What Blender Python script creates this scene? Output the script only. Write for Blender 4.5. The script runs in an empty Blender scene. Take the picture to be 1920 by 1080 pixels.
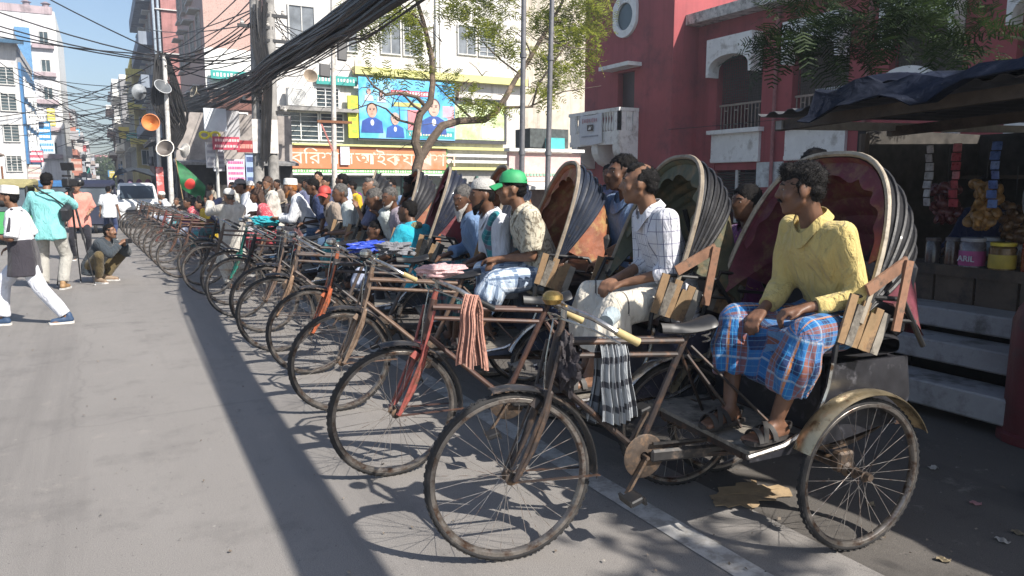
import bpy, bmesh, math, random
import numpy as np
from mathutils import Vector, Matrix, Quaternion, Euler
PI = math.pi
R = math.radians
scene = bpy.context.scene
col = scene.collection

# ------------------------------------------------------------------ camera, sky, sun, exposure
cam_data = bpy.data.cameras.new('camera')
cam = bpy.data.objects.new('camera', cam_data)
col.objects.link(cam)
cam.location = (0, 0, 1.54)
cam.rotation_euler = (R(90 - 8.003), 0, R(-28.8))
cam_data.sensor_width = 36
cam_data.lens = 36 * 1387 / 1920
cam_data.clip_start = 0.05
cam_data.clip_end = 2000
scene.camera = cam

SUN = Vector((0.45, -1.0, 1.0)).normalized()
SUN_EL = math.asin(SUN.z)
SUN_AZ = math.atan2(SUN.x, SUN.y)
world = bpy.data.worlds.new('World')
scene.world = world
world.use_nodes = True
wn, wl = world.node_tree.nodes, world.node_tree.links
wn.clear()
sky = wn.new('ShaderNodeTexSky')
sky.sky_type = 'NISHITA'
sky.sun_disc = False
sky.sun_elevation = SUN_EL
sky.sun_rotation = SUN_AZ
sky.air_density = 1.0
sky.dust_density = 1.4
sky.ozone_density = 1.6
bg = wn.new('ShaderNodeBackground')
bg.inputs['Strength'].default_value = 0.085
wo = wn.new('ShaderNodeOutputWorld')
wl.new(sky.outputs[0], bg.inputs[0])
wl.new(bg.outputs[0], wo.inputs[0])

sl = bpy.data.lights.new('sun', 'SUN')
sl.energy = 4.7
sl.angle = R(0.5)
sl.color = (1.0, 0.94, 0.86)
sun = bpy.data.objects.new('sun', sl)
col.objects.link(sun)
sun.rotation_euler = SUN.to_track_quat('Z', 'Y').to_euler()
sun.location = (20, -25, 30)

scene.view_settings.view_transform = 'Standard'
scene.view_settings.look = 'None'
scene.view_settings.gamma = 1
scene.view_settings.exposure = 0.95
scene.view_settings.use_curve_mapping = False
scene.render.engine = 'CYCLES'
scene.cycles.max_bounces = 6
scene.cycles.transparent_max_bounces = 8
scene.cycles.use_denoising = True

rng = random.Random(11)

# ------------------------------------------------------------------ materials
MATS = {}
def nodes_of(name):
    m = bpy.data.materials.new(name)
    m.use_nodes = True
    nt = m.node_tree
    b = nt.nodes['Principled BSDF']
    return m, nt, b

def N(nt, typ, **kw):
    n = nt.nodes.new(typ)
    for k, v in kw.items():
        if k in n.inputs:
            n.inputs[k].default_value = v
        else:
            setattr(n, k, v)
    return n

def ramp(nt, fac, stops):
    r = nt.nodes.new('ShaderNodeValToRGB')
    cr = r.color_ramp
    while len(cr.elements) < len(stops):
        cr.elements.new(0.5)
    for e, (p, c) in zip(cr.elements, stops):
        e.position = p
        e.color = (*c, 1) if len(c) == 3 else c
    nt.links.new(fac, r.inputs[0])
    return r.outputs[0]

def mixc(nt, fac, a, b, mode='MIX'):
    m = nt.nodes.new('ShaderNodeMix')
    m.data_type = 'RGBA'
    m.blend_type = mode
    for s, v in ((m.inputs[0], fac), (m.inputs[6], a), (m.inputs[7], b)):
        if hasattr(v, 'is_linked') or hasattr(v, 'node'):
            nt.links.new(v, s)
        elif isinstance(v, (int, float)):
            s.default_value = v
        else:
            s.default_value = (*v, 1)
    return m.outputs[2]

def M(color, rough=0.6, metal=0.0, vary=0.25, scale=9.0, bump=0.0, bscale=60.0, dirt=None, dirt_amt=0.5,
      dscale=3.0, coat=0.0, spec=None, key=None, coords='Object', streak=0.0):
    """general procedural surface: base colour with grain, optional second colour in worn patches, fine relief"""
    k = key or (tuple(color), rough, metal, vary, scale, bump, bscale, dirt, dirt_amt, dscale, coat, coords, spec, streak)
    if k in MATS:
        return MATS[k]
    m, nt, b = nodes_of('surface_%d' % len(MATS))
    tc = N(nt, 'ShaderNodeTexCoord')
    co = tc.outputs[coords]
    n1 = N(nt, 'ShaderNodeTexNoise', Scale=scale, Detail=6.0, Roughness=0.6)
    nt.links.new(co, n1.inputs['Vector'])
    lo = tuple(c * (1 - vary) for c in color)
    hi = tuple(min(1, c * (1 + vary)) for c in color)
    c = ramp(nt, n1.outputs[0], [(0.3, lo), (0.7, hi)])
    if dirt:
        n2 = N(nt, 'ShaderNodeTexNoise', Scale=dscale, Detail=8.0, Roughness=0.7)
        nt.links.new(co, n2.inputs['Vector'])
        f = ramp(nt, n2.outputs[0], [(0.62 - 0.25 * dirt_amt, (0, 0, 0)), (0.72 - 0.15 * dirt_amt, (1, 1, 1))])
        c = mixc(nt, f, c, dirt)
    if streak:
        mp = N(nt, 'ShaderNodeMapping')
        mp.inputs['Scale'].default_value = (2.6, 2.6, 0.16)
        nt.links.new(co, mp.inputs[0])
        n5 = N(nt, 'ShaderNodeTexNoise', Scale=1.0, Detail=9.0, Roughness=0.72)
        nt.links.new(mp.outputs[0], n5.inputs['Vector'])
        c = mixc(nt, ramp(nt, n5.outputs[0], [(0.5, (0, 0, 0)), (0.75, (streak, streak, streak))]), c, tuple(x * 0.32 for x in color))
    nt.links.new(c, b.inputs['Base Color'])
    rr = N(nt, 'ShaderNodeMapRange')
    rr.inputs['To Min'].default_value = max(0.02, rough - 0.12)
    rr.inputs['To Max'].default_value = min(1, rough + 0.12)
    nt.links.new(n1.outputs[0], rr.inputs['Value'])
    nt.links.new(rr.outputs[0], b.inputs['Roughness'])
    b.inputs['Metallic'].default_value = metal
    b.inputs['Coat Weight'].default_value = coat
    if spec is not None:
        b.inputs['Specular IOR Level'].default_value = spec
    if bump:
        n3 = N(nt, 'ShaderNodeTexNoise', Scale=bscale, Detail=4.0)
        nt.links.new(co, n3.inputs['Vector'])
        bp = N(nt, 'ShaderNodeBump', Strength=min(1, bump), Distance=0.02)
        nt.links.new(n3.outputs[0], bp.inputs['Height'])
        nt.links.new(bp.outputs[0], b.inputs['Normal'])
    MATS[k] = m
    return m

def cloth_mat(base, stripes=(), weave=0.0, rough=0.85, wrinkle=0.35, blotch=None, wear=0.12, key=None):
    """woven cloth on the 'cloth_uv' attribute (u around, v along, metres).
    stripes: (axis 'u'/'v', period, width fraction, offset, colour, strength)"""
    k = ('cloth', tuple(base), tuple(stripes), blotch, wrinkle, rough)
    if k in MATS:
        return MATS[k]
    m, nt, b = nodes_of('cloth_%d' % len(MATS))
    at = N(nt, 'ShaderNodeAttribute')
    at.attribute_name = 'cloth_uv'
    sep = N(nt, 'ShaderNodeSeparateXYZ')
    nt.links.new(at.outputs['Vector'], sep.inputs[0])
    tc = N(nt, 'ShaderNodeTexCoord')
    n1 = N(nt, 'ShaderNodeTexNoise', Scale=7.0, Detail=5.0)
    nt.links.new(tc.outputs['Object'], n1.inputs['Vector'])
    c = ramp(nt, n1.outputs[0], [(0.3, tuple(x * (1 - wear) for x in base)), (0.7, tuple(min(1, x * (1 + wear)) for x in base))])
    if blotch:
        bc, bs, bt = blotch
        n2 = N(nt, 'ShaderNodeTexNoise', Scale=bs, Detail=3.0, Distortion=1.5)
        nt.links.new(tc.outputs['Object'], n2.inputs['Vector'])
        c = mixc(nt, ramp(nt, n2.outputs[0], [(bt, (0, 0, 0)), (bt + 0.06, (1, 1, 1))]), c, bc)
    for ax, per, wid, off, sc, st in stripes:
        a = N(nt, 'ShaderNodeMath', operation='ADD')
        nt.links.new(sep.outputs[0 if ax == 'u' else 1], a.inputs[0])
        a.inputs[1].default_value = off + 50 * per
        d = N(nt, 'ShaderNodeMath', operation='MODULO')
        nt.links.new(a.outputs[0], d.inputs[0])
        d.inputs[1].default_value = per
        l = N(nt, 'ShaderNodeMath', operation='LESS_THAN')
        nt.links.new(d.outputs[0], l.inputs[0])
        l.inputs[1].default_value = per * wid
        s = N(nt, 'ShaderNodeMath', operation='MULTIPLY')
        nt.links.new(l.outputs[0], s.inputs[0])
        s.inputs[1].default_value = st
        c = mixc(nt, s.outputs[0], c, sc)
    nt.links.new(c, b.inputs['Base Color'])
    b.inputs['Roughness'].default_value = rough
    b.inputs['Specular IOR Level'].default_value = 0.2
    b.inputs['Sheen Weight'].default_value = 0.15
    if wrinkle:
        n3 = N(nt, 'ShaderNodeTexNoise', Scale=11.0, Detail=5.0, Distortion=2.0)
        mp = N(nt, 'ShaderNodeMapping')
        mp.inputs['Scale'].default_value = (1.3, 1.3, 0.6)
        nt.links.new(tc.outputs['Object'], mp.inputs[0])
        nt.links.new(mp.outputs[0], n3.inputs['Vector'])
        bp = N(nt, 'ShaderNodeBump', Strength=min(1, wrinkle * 1.6), Distance=0.03)
        nt.links.new(n3.outputs[0], bp.inputs['Height'])
        nt.links.new(bp.outputs[0], b.inputs['Normal'])
    MATS[k] = m
    return m

def glass_mat(tint=(0.03, 0.045, 0.05), rough=0.08):
    k = ('glass', tint, rough)
    if k not in MATS:
        m, nt, b = nodes_of('window_glass')
        tc = N(nt, 'ShaderNodeTexCoord')
        n = N(nt, 'ShaderNodeTexNoise', Scale=1.5, Detail=3.0)
        nt.links.new(tc.outputs['Object'], n.inputs['Vector'])
        c = ramp(nt, n.outputs[0], [(0.35, tint), (0.7, tuple(t * 2.2 for t in tint))])
        nt.links.new(c, b.inputs['Base Color'])
        b.inputs['Roughness'].default_value = rough
        MATS[k] = m
    return MATS[k]

def skin_mat(tone):
    k = ('skin', tone)
    if k not in MATS:
        m, nt, b = nodes_of('skin')
        tc = N(nt, 'ShaderNodeTexCoord')
        n = N(nt, 'ShaderNodeTexNoise', Scale=24.0, Detail=6.0)
        nt.links.new(tc.outputs['Object'], n.inputs['Vector'])
        c = ramp(nt, n.outputs[0], [(0.3, tuple(t * 0.78 for t in tone)), (0.7, tuple(t * 1.2 for t in tone))])
        nt.links.new(c, b.inputs['Base Color'])
        b.inputs['Roughness'].default_value = 0.48
        b.inputs['Specular IOR Level'].default_value = 0.4
        b.inputs['Subsurface Weight'].default_value = 0.06
        b.inputs['Subsurface Radius'].default_value = (0.02, 0.008, 0.004)
        bp = N(nt, 'ShaderNodeBump', Strength=0.12, Distance=0.004)
        n4 = N(nt, 'ShaderNodeTexNoise', Scale=160.0, Detail=2.0)
        nt.links.new(tc.outputs['Object'], n4.inputs['Vector'])
        nt.links.new(n4.outputs[0], bp.inputs['Height'])
        nt.links.new(bp.outputs[0], b.inputs['Normal'])
        MATS[k] = m
    return MATS[k]

def leaf_mat(c1, c2, trans=0.35):
    k = ('leaf', c1, c2)
    if k not in MATS:
        m, nt, b = nodes_of('leaf')
        oi = N(nt, 'ShaderNodeNewGeometry')
        c = ramp(nt, oi.outputs['Random Per Island'], [(0.1, c1), (0.9, c2)])
        nt.links.new(c, b.inputs['Base Color'])
        b.inputs['Roughness'].default_value = 0.65
        b.inputs['Specular IOR Level'].default_value = 0.2
        tr = N(nt, 'ShaderNodeBsdfTranslucent')
        c3 = mixc(nt, 0.5, c, tuple(x * 1.5 for x in c2))
        nt.links.new(c3, tr.inputs[0])
        mx = N(nt, 'ShaderNodeMixShader')
        mx.inputs[0].default_value = trans
        nt.links.new(b.outputs[0], mx.inputs[1])
        nt.links.new(tr.outputs[0], mx.inputs[2])
        nt.links.new(mx.outputs[0], nt.nodes['Material Output'].inputs[0])
        MATS[k] = m
    return MATS[k]

# ------------------------------------------------------------------ mesh building
class MB:
    def __init__(s):
        s.v, s.f = [], []
    def add(s, vs, fs):
        o = len(s.v)
        s.v.extend([tuple(p) for p in vs])
        s.f.extend([tuple(i + o for i in f) for f in fs])
        return s
    def box(s, c, size, rot=None, bevel=0.0):
        x, y, z = (d / 2 for d in size)
        if bevel:
            b = min(bevel, x * .9, y * .9, z * .9)
            pts = []
            for sx in (-1, 1):
                for sy in (-1, 1):
                    for sz in (-1, 1):
                        pts += [Vector((sx * x, sy * (y - b), sz * (z - b))), Vector((sx * (x - b), sy * y, sz * (z - b))), Vector((sx * (x - b), sy * (y - b), sz * z))]
            fs = []
            def I(sx, sy, sz, k): return (((sx > 0) * 2 + (sy > 0)) * 2 + (sz > 0)) * 3 + k
            for sg in (-1, 1):
                q = [(-1, -1), (1, -1), (1, 1), (-1, 1)]
                if sg < 0: q = q[::-1]
                fs.append([I(sg, a, c2, 0) for a, c2 in q]); fs.append([I(c2, sg, a, 1) for a, c2 in q]); fs.append([I(a, c2, sg, 2) for a, c2 in q])
            for a in (-1, 1):
                for c2 in (-1, 1):
                    for (k1, k2, mk) in ((0, 1, lambda t: (a, c2, t)), (1, 2, lambda t: (t, a, c2)), (0, 2, lambda t: (a, t, c2))):
                        f = [I(*mk(-1), k1), I(*mk(1), k1), I(*mk(1), k2), I(*mk(-1), k2)]
                        sgn = a * c2 * (-1 if k1 == 0 and k2 == 2 else 1)
                        fs.append(f if sgn > 0 else f[::-1])
            for sx in (-1, 1):
                for sy in (-1, 1):
                    for sz in (-1, 1):
                        f = [I(sx, sy, sz, 0), I(sx, sy, sz, 1), I(sx, sy, sz, 2)]
                        fs.append(f if sx * sy * sz > 0 else f[::-1])
        else:
            pts = [Vector((a * x, b * y, c2 * z)) for a in (-1, 1) for b in (-1, 1) for c2 in (-1, 1)]
            fs = [(0, 1, 3, 2), (4, 6, 7, 5), (0, 4, 5, 1), (2, 3, 7, 6), (0, 2, 6, 4), (1, 5, 7, 3)]
        if rot is not None:
            rm = rot if isinstance(rot, Matrix) else Euler(rot).to_matrix()
            pts = [rm @ p for p in pts]
        c = Vector(c)
        return s.add([p + c for p in pts], fs)
    def beam(s, p1, p2, w, h, up=(0, 0, 1)):
        p1, p2 = Vector(p1), Vector(p2)
        d = p2 - p1
        x = d.normalized()
        u = Vector(up)
        y = u.cross(x)
        if y.length < 1e-4: y = Vector((0, 1, 0)).cross(x)
        y.normalize(); z = x.cross(y)
        rm = Matrix((x, y, z)).transposed()
        return s.box((p1 + p2) / 2, (d.length, w, h), rm)
    def tube(s, pts, r, seg=8, caps=True, closed=False):
        pts = [Vector(p) for p in pts]
        n = len(pts)
        rs = list(r) if hasattr(r, '__len__') else [r] * n
        base = len(s.v)
        prev = None
        for i, p in enumerate(pts):
            if closed: t = pts[(i + 1) % n] - pts[i - 1]
            elif i == 0: t = pts[1] - p
            elif i == n - 1: t = p - pts[i - 1]
            else: t = (pts[i + 1] - p).normalized() + (p - pts[i - 1]).normalized()
            if t.length < 1e-9: t = Vector((0, 0, 1))
            t.normalize()
            if prev is None:
                a = t.cross(Vector((0, 0, 1)))
                if a.length < 0.05: a = t.cross(Vector((0, 1, 0)))
            else:
                a = prev - t * prev.dot(t)
                if a.length < 1e-6: a = t.orthogonal()
            a.normalize(); prev = a
            b = t.cross(a)
            for k in range(seg):
                an = 2 * PI * k / seg
                s.v.append(tuple(p + (a * math.cos(an) + b * math.sin(an)) * rs[i]))
        m = n if closed else n - 1
        for i in range(m):
            j = (i + 1) % n
            for k in range(seg):
                k2 = (k + 1) % seg
                s.f.append((base + i * seg + k, base + i * seg + k2, base + j * seg + k2, base + j * seg + k))
        if caps and not closed:
            s.f.append(tuple(base + k for k in range(seg))[::-1])
            s.f.append(tuple(base + (n - 1) * seg + k for k in range(seg)))
        return s
    def cap(s, p1, p2, r1, r2=None, seg=12):
        """capsule with two radii"""
        r2 = r1 if r2 is None else r2
        p1, p2 = Vector(p1), Vector(p2)
        d = p2 - p1
        t = d.normalized() if d.length > 1e-6 else Vector((0, 0, 1))
        pts, rs = [], []
        for a in (-80, -50, -22):
            pts.append(p1 + t * r1 * math.sin(R(a))); rs.append(r1 * math.cos(R(a)))
        pts += [p1, p2 if d.length > 1e-6 else p1 + t * 1e-4]; rs += [r1, r2]
        for a in (22, 50, 80):
            pts.append(p2 + t * r2 * math.sin(R(a))); rs.append(r2 * math.cos(R(a)))
        return s.tube(pts, rs, seg)
    def ball(s, c, r, rot=None, seg=14, rings=9):
        rr = r if hasattr(r, '__len__') else (r, r, r)
        vs, fs = [], []
        for i in range(1, rings):
            th = PI * i / rings
            for k in range(seg):
                ph = 2 * PI * k / seg
                vs.append(Vector((rr[0] * math.sin(th) * math.cos(ph), rr[1] * math.sin(th) * math.sin(ph), rr[2] * math.cos(th))))
        for i in range(rings - 2):
            for k in range(seg):
                k2 = (k + 1) % seg
                fs.append((i * seg + k, (i + 1) * seg + k, (i + 1) * seg + k2, i * seg + k2))
        vs += [Vector((0, 0, rr[2])), Vector((0, 0, -rr[2]))]
        T, B = len(vs) - 2, len(vs) - 1
        for k in range(seg):
            k2 = (k + 1) % seg
            fs.append((T, k, k2)); fs.append((B, (rings - 2) * seg + k2, (rings - 2) * seg + k))
        if rot is not None:
            vs = [rot @ v for v in vs]
        c = Vector(c)
        return s.add([v + c for v in vs], fs)
    def lathe(s, prof, seg=16, mat=None, close=False):
        """profile (r,z) about z; mat places it"""
        vs, fs = [], []
        n = len(prof)
        for r_, z_ in prof:
            for k in range(seg):
                a = 2 * PI * k / seg
                vs.append(Vector((r_ * math.cos(a), r_ * math.sin(a), z_)))
        m = n if close else n - 1
        for i in range(m):
            j = (i + 1) % n
            for k in range(seg):
                k2 = (k + 1) % seg
                fs.append((i * seg + k, i * seg + k2, j * seg + k2, j * seg + k))
        if mat is not None:
            vs = [mat @ v for v in vs]
        return s.add(vs, fs)
    def prism(s, poly, depth, mat=None):
        """poly (x,y) counterclockwise extruded along z"""
        n = len(poly)
        vs = [Vector((x, y, 0)) for x, y in poly] + [Vector((x, y, depth)) for x, y in poly]
        fs = [tuple(range(n))[::-1], tuple(range(n, 2 * n))] + [(i, (i + 1) % n, n + (i + 1) % n, n + i) for i in range(n)]
        if mat is not None:
            vs = [mat @ v for v in vs]
        return s.add(vs, fs)
    def grid(s, fn, nu, nv, thick=0.0, closed_u=False):
        """sheet fn(u,v)->point, u,v in 0..1, with thickness along its normal"""
        P = [[Vector(fn(i / nu, j / nv)) for j in range(nv + 1)] for i in range(nu + 1)]
        vs, fs = [], []
        W = nv + 1
        for i in range(nu + 1):
            for j in range(nv + 1):
                vs.append(P[i][j])
        for i in range(nu):
            for j in range(nv):
                fs.append((i * W + j, (i + 1) * W + j, (i + 1) * W + j + 1, i * W + j + 1))
        if thick:
            o = len(vs)
            for i in range(nu + 1):
                for j in range(nv + 1):
                    a = P[min(i + 1, nu)][j] - P[max(i - 1, 0)][j]
                    b = P[i][min(j + 1, nv)] - P[i][max(j - 1, 0)]
                    nn = a.cross(b)
                    if nn.length > 1e-9: nn.normalize()
                    vs.append(P[i][j] - nn * thick)
            fs += [tuple(o + k for k in f[::-1]) for f in list(fs)]
            for i in range(nu):
                for j in (0, nv):
                    a, b = i * W + j, (i + 1) * W + j
                    fs.append((a, o + a, o + b, b) if j == 0 else (a, b, o + b, o + a))
            for j in range(nv):
                for i in (0, nu):
                    a, b = i * W + j, i * W + j + 1
                    fs.append((a, b, o + b, o + a) if i == 0 else (a, o + a, o + b, b))
        return s.add(vs, fs)
    def xf(s, mat):
        s.v = [tuple(mat @ Vector(p)) for p in s.v]
        return s
    def mesh(s, name, smooth=True):
        me = bpy.data.meshes.new(name)
        me.from_pydata(s.v, [], s.f)
        me.update()
        if smooth:
            me.polygons.foreach_set('use_smooth', [True] * len(me.polygons))
            try:
                me.set_sharp_from_angle(angle=R(38))
            except Exception:
                pass
        return me
    def build(s, name, m, parent=None, smooth=True, loc=None, rot=None):
        return put(name, s.mesh(name, smooth), m, parent, loc, rot)

def put(name, me, m, parent=None, loc=None, rot=None):
    o = bpy.data.objects.new(name, me)
    col.objects.link(o)
    if m is not None:
        if not me.materials:
            me.materials.append(None)
        o.material_slots[0].link = 'OBJECT'
        o.material_slots[0].material = m
    if parent: o.parent = parent
    if loc: o.location = loc
    if rot: o.rotation_euler = rot
    return o

def tag(o, label=None, cat=None, group=None, kind=None):
    if label: o['label'] = label
    if cat: o['category'] = cat
    if group: o['group'] = group
    if kind: o['kind'] = kind
    return o

def empty(name, loc=(0, 0, 0), rz=0.0, label=None, cat=None, group=None):
    o = bpy.data.objects.new(name, None)
    col.objects.link(o)
    o.empty_display_size = 0.2
    o.location = loc
    o.rotation_euler = (0, 0, rz)
    return tag(o, label, cat, group)

def kids(o):
    return [c for c in bpy.data.objects if c.parent == o]

def text_obj(name, body, size, m, parent, loc, rot, ext=0.004, align='LEFT', sx=1.0):
    cu = bpy.data.curves.new(name, 'FONT')
    cu.body = body
    cu.size = size
    cu.extrude = ext
    cu.align_x = align
    t = bpy.data.objects.new('text', cu)
    col.objects.link(t)
    bpy.context.view_layer.update()
    me = bpy.data.meshes.new_from_object(t.evaluated_get(bpy.context.evaluated_depsgraph_get()))
    bpy.data.objects.remove(t)
    bpy.data.curves.remove(cu)
    me.name = name
    me.materials.clear()
    o = put(name, me, m, parent)
    o.location = loc
    o.rotation_euler = rot
    o.scale = (sx, 1, 1)
    return o

# rotation that stands a flat XY drawing upright facing -Y (towards the camera) / facing -X (towards the street)
FACE_S = (PI / 2, 0, 0)
FACE_W = (PI / 2, 0, -PI / 2)
# ------------------------------------------------------------------ ground
def asphalt(name, base, patch, stain):
    m, nt, b = nodes_of(name)
    tc = N(nt, 'ShaderNodeTexCoord')
    def noise(sc, det, rough=0.6, stretch=None):
        n = N(nt, 'ShaderNodeTexNoise', Scale=sc, Detail=det, Roughness=rough)
        if stretch:
            mp = N(nt, 'ShaderNodeMapping')
            mp.inputs['Scale'].default_value = stretch
            nt.links.new(tc.outputs['Object'], mp.inputs[0])
            nt.links.new(mp.outputs[0], n.inputs['Vector'])
        else:
            nt.links.new(tc.outputs['Object'], n.inputs['Vector'])
        return n.outputs[0]
    c = ramp(nt, noise(0.55, 8, 0.62, (1, 0.35, 1)), [(0.3, base), (0.7, patch)])
    c = mixc(nt, ramp(nt, noise(1.7, 9, 0.75), [(0.52, (0, 0, 0)), (0.72, (0.8, 0.8, 0.8))]), c, stain)
    g = noise(230, 3)
    tr_ = noise(1.0, 7, 0.7, (1.5, 0.05, 1))
    c = mixc(nt, ramp(nt, tr_, [(0.5, (0, 0, 0)), (0.7, (0.55, 0.55, 0.55))]), c, tuple(x * .8 for x in stain))
    oil = noise(0.9, 4, 0.6)
    c = mixc(nt, ramp(nt, oil, [(0.66, (0, 0, 0)), (0.74, (0.6, 0.6, 0.6))]), c, (0.075, 0.07, 0.066))
    du = noise(3.1, 8, 0.8)
    c = mixc(nt, ramp(nt, du, [(0.58, (0, 0, 0)), (0.72, (0.5, 0.5, 0.5))]), c, (0.33, 0.30, 0.265))
    c = mixc(nt, 0.45, c, ramp(nt, g, [(0.36, (0.25, 0.25, 0.25)), (0.5, (0.9, 0.9, 0.9)), (0.66, (1.7, 1.68, 1.6))]), 'MULTIPLY')
    sp = noise(42, 2)
    c = mixc(nt, ramp(nt, sp, [(0.685, (0, 0, 0)), (0.70, (0.55, 0.55, 0.55))]), c, (0.04, 0.037, 0.035))
    sp2 = noise(19, 2)
    c = mixc(nt, ramp(nt, sp2, [(0.735, (0, 0, 0)), (0.75, (0.5, 0.5, 0.5))]), c, (0.34, 0.32, 0.29))
    vo = N(nt, 'ShaderNodeTexVoronoi', Scale=0.42)
    vo.feature = 'DISTANCE_TO_EDGE'
    wm = N(nt, 'ShaderNodeMix'); wm.data_type = 'RGBA'
    wn2 = N(nt, 'ShaderNodeTexNoise', Scale=2.2, Detail=6.0)
    nt.links.new(tc.outputs['Object'], wn2.inputs['Vector'])
    wm.inputs[0].default_value = 0.25
    nt.links.new(tc.outputs['Object'], wm.inputs[6]); nt.links.new(wn2.outputs['Color'], wm.inputs[7])
    nt.links.new(wm.outputs[2], vo.inputs['Vector'])
    c = mixc(nt, ramp(nt, vo.outputs['Distance'], [(0.0, (0.22, 0.22, 0.22)), (0.005, (0, 0, 0))]), c, (0.07, 0.066, 0.063))
    nt.links.new(c, b.inputs['Base Color'])
    b.inputs['Roughness'].default_value = 0.82
    bp = N(nt, 'ShaderNodeBump', Strength=0.35, Distance=0.006)
    nt.links.new(noise(160, 4), bp.inputs['Height'])
    nt.links.new(bp.outputs[0], b.inputs['Normal'])
    return m

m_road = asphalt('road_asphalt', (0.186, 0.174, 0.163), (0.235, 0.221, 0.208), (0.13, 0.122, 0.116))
m_yard = asphalt('yard_concrete', (0.075, 0.068, 0.062), (0.11, 0.10, 0.09), (0.04, 0.037, 0.034))  # dark dirty ground, with the stall roof's shade deepened in its colour

def sheet(name, x0, x1, y0, y1, z, m, kind='structure', nx=1, ny=1):
    mb = MB()
    mb.grid(lambda u, v: (x0 + (x1 - x0) * u, y0 + (y1 - y0) * v, z), nx, ny)
    return tag(mb.build(name, m, smooth=False), kind=kind)

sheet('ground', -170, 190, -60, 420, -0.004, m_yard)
sheet('road', -6.5, 2.62, -40, 330, 0.0, m_road)

def line_mat():
    m, nt, b = nodes_of('worn_road_paint')
    tc = N(nt, 'ShaderNodeTexCoord')
    n = N(nt, 'ShaderNodeTexNoise', Scale=9.0, Detail=9.0, Roughness=0.75)
    nt.links.new(tc.outputs['Object'], n.inputs['Vector'])
    c = ramp(nt, n.outputs[0], [(0.40, (0.27, 0.255, 0.235)), (0.56, (0.46, 0.45, 0.43))])
    nt.links.new(c, b.inputs['Base Color'])
    b.inputs['Roughness'].default_value = 0.8
    return m
sheet('road_edge_line', 2.09, 2.23, -6, 40, 0.004, line_mat())

# ------------------------------------------------------------------ buildings
def rot_of(face):
    return {'S': 0.0, 'W': -PI / 2, 'E': PI / 2, 'N': PI}[face]

WIN = {}
def window_meshes(w, h, bars, sill):
    k = (round(w, 2), round(h, 2), bars, sill)
    if k not in WIN:
        f = MB()
        t = 0.07
        for sx in (-1, 1): f.box((sx * (w / 2 - t / 2), -0.03, 0), (t, 0.10, h))
        for sz in (-1, 1): f.box((0, -0.03, sz * (h / 2 - t / 2)), (w - 2 * t, 0.10, t))
        nb, kind = bars
        for i in range(nb):
            x = -w / 2 + w * (i + 1) / (nb + 1)
            f.box((x, -0.02, 0), (0.05, 0.07, h - 2 * t))
        if kind == 'grille':
            for i in range(5):
                f.box((0, -0.05, -h / 2 + h * (i + 1) / 6), (w - 2 * t, 0.02, 0.025))
        if kind == 'louvre':
            for i in range(9):
                f.box((0, -0.03, -h / 2 + h * (i + 0.8) / 10), (w - 2 * t, 0.06, 0.05), (R(30), 0, 0))
        if sill:
            f.box((0, -0.12, -h / 2 - 0.05), (w + 0.2, 0.26, 0.08))
            f.box((0, -0.25, h / 2 + 0.09), (w + 0.3, 0.52, 0.07))
        p = MB().box((0, 0.0, 0), (w - 2 * t, 0.03, h - 2 * t))
        WIN[k] = (f.mesh('window_frame', False), p.mesh('window_pane', False))
    return WIN[k]

def window(parent, face, at, along, z, w, h, frame_m, pane_m=None, bars=(1, ''), sill=False):
    """a window part with its pane; at = plane of the wall, along = position on the wall (world)"""
    fm, pm = window_meshes(w, h, bars, sill)
    off = 0.016
    loc = {'S': (along, at - off, z), 'W': (at - off, along, z), 'E': (at + off, along, z), 'N': (along, at + off, z)}[face]
    o = put('window', fm, frame_m, parent, loc, (0, 0, rot_of(face)))
    put('pane', pm, pane_m or glass_mat(), o)
    return o

def wall_box(name, x0, x1, y0, y1, z0, z1, m, parent):
    return MB().box(((x0 + x1) / 2, (y0 + y1) / 2, (z0 + z1) / 2), (x1 - x0, y1 - y0, z1 - z0)).build(name, m, parent, smooth=False)

def plaster(c, dirt=None, amt=0.45):
    return M(c, rough=0.85, vary=0.12, scale=1.4, bump=0.15, bscale=40, dirt=dirt or tuple(x * 0.55 for x in c), dirt_amt=amt, dscale=0.8, streak=0.75)

white_paint = M((0.74, 0.74, 0.72), rough=0.6, vary=0.08, scale=4, dirt=(0.42, 0.40, 0.37), dirt_amt=0.35, dscale=2.5)
dark_frame = M((0.05, 0.05, 0.055), rough=0.5, vary=0.3)
pale_frame = M((0.5, 0.5, 0.48), rough=0.6, vary=0.15)
conc = M((0.30, 0.29, 0.275), rough=0.9, vary=0.2, scale=3, bump=0.3, bscale=50, dirt=(0.13, 0.125, 0.12), dirt_amt=0.5, dscale=1.6)
black_metal = M((0.018, 0.018, 0.02), rough=0.45, vary=0.4, scale=20)
steel = M((0.42, 0.42, 0.42), rough=0.32, metal=0.9, vary=0.2, scale=18, dirt=(0.16, 0.1, 0.06), dirt_amt=0.4, dscale=14)
rust = M((0.20, 0.085, 0.04), rough=0.75, metal=0.2, vary=0.4, scale=22)

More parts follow.
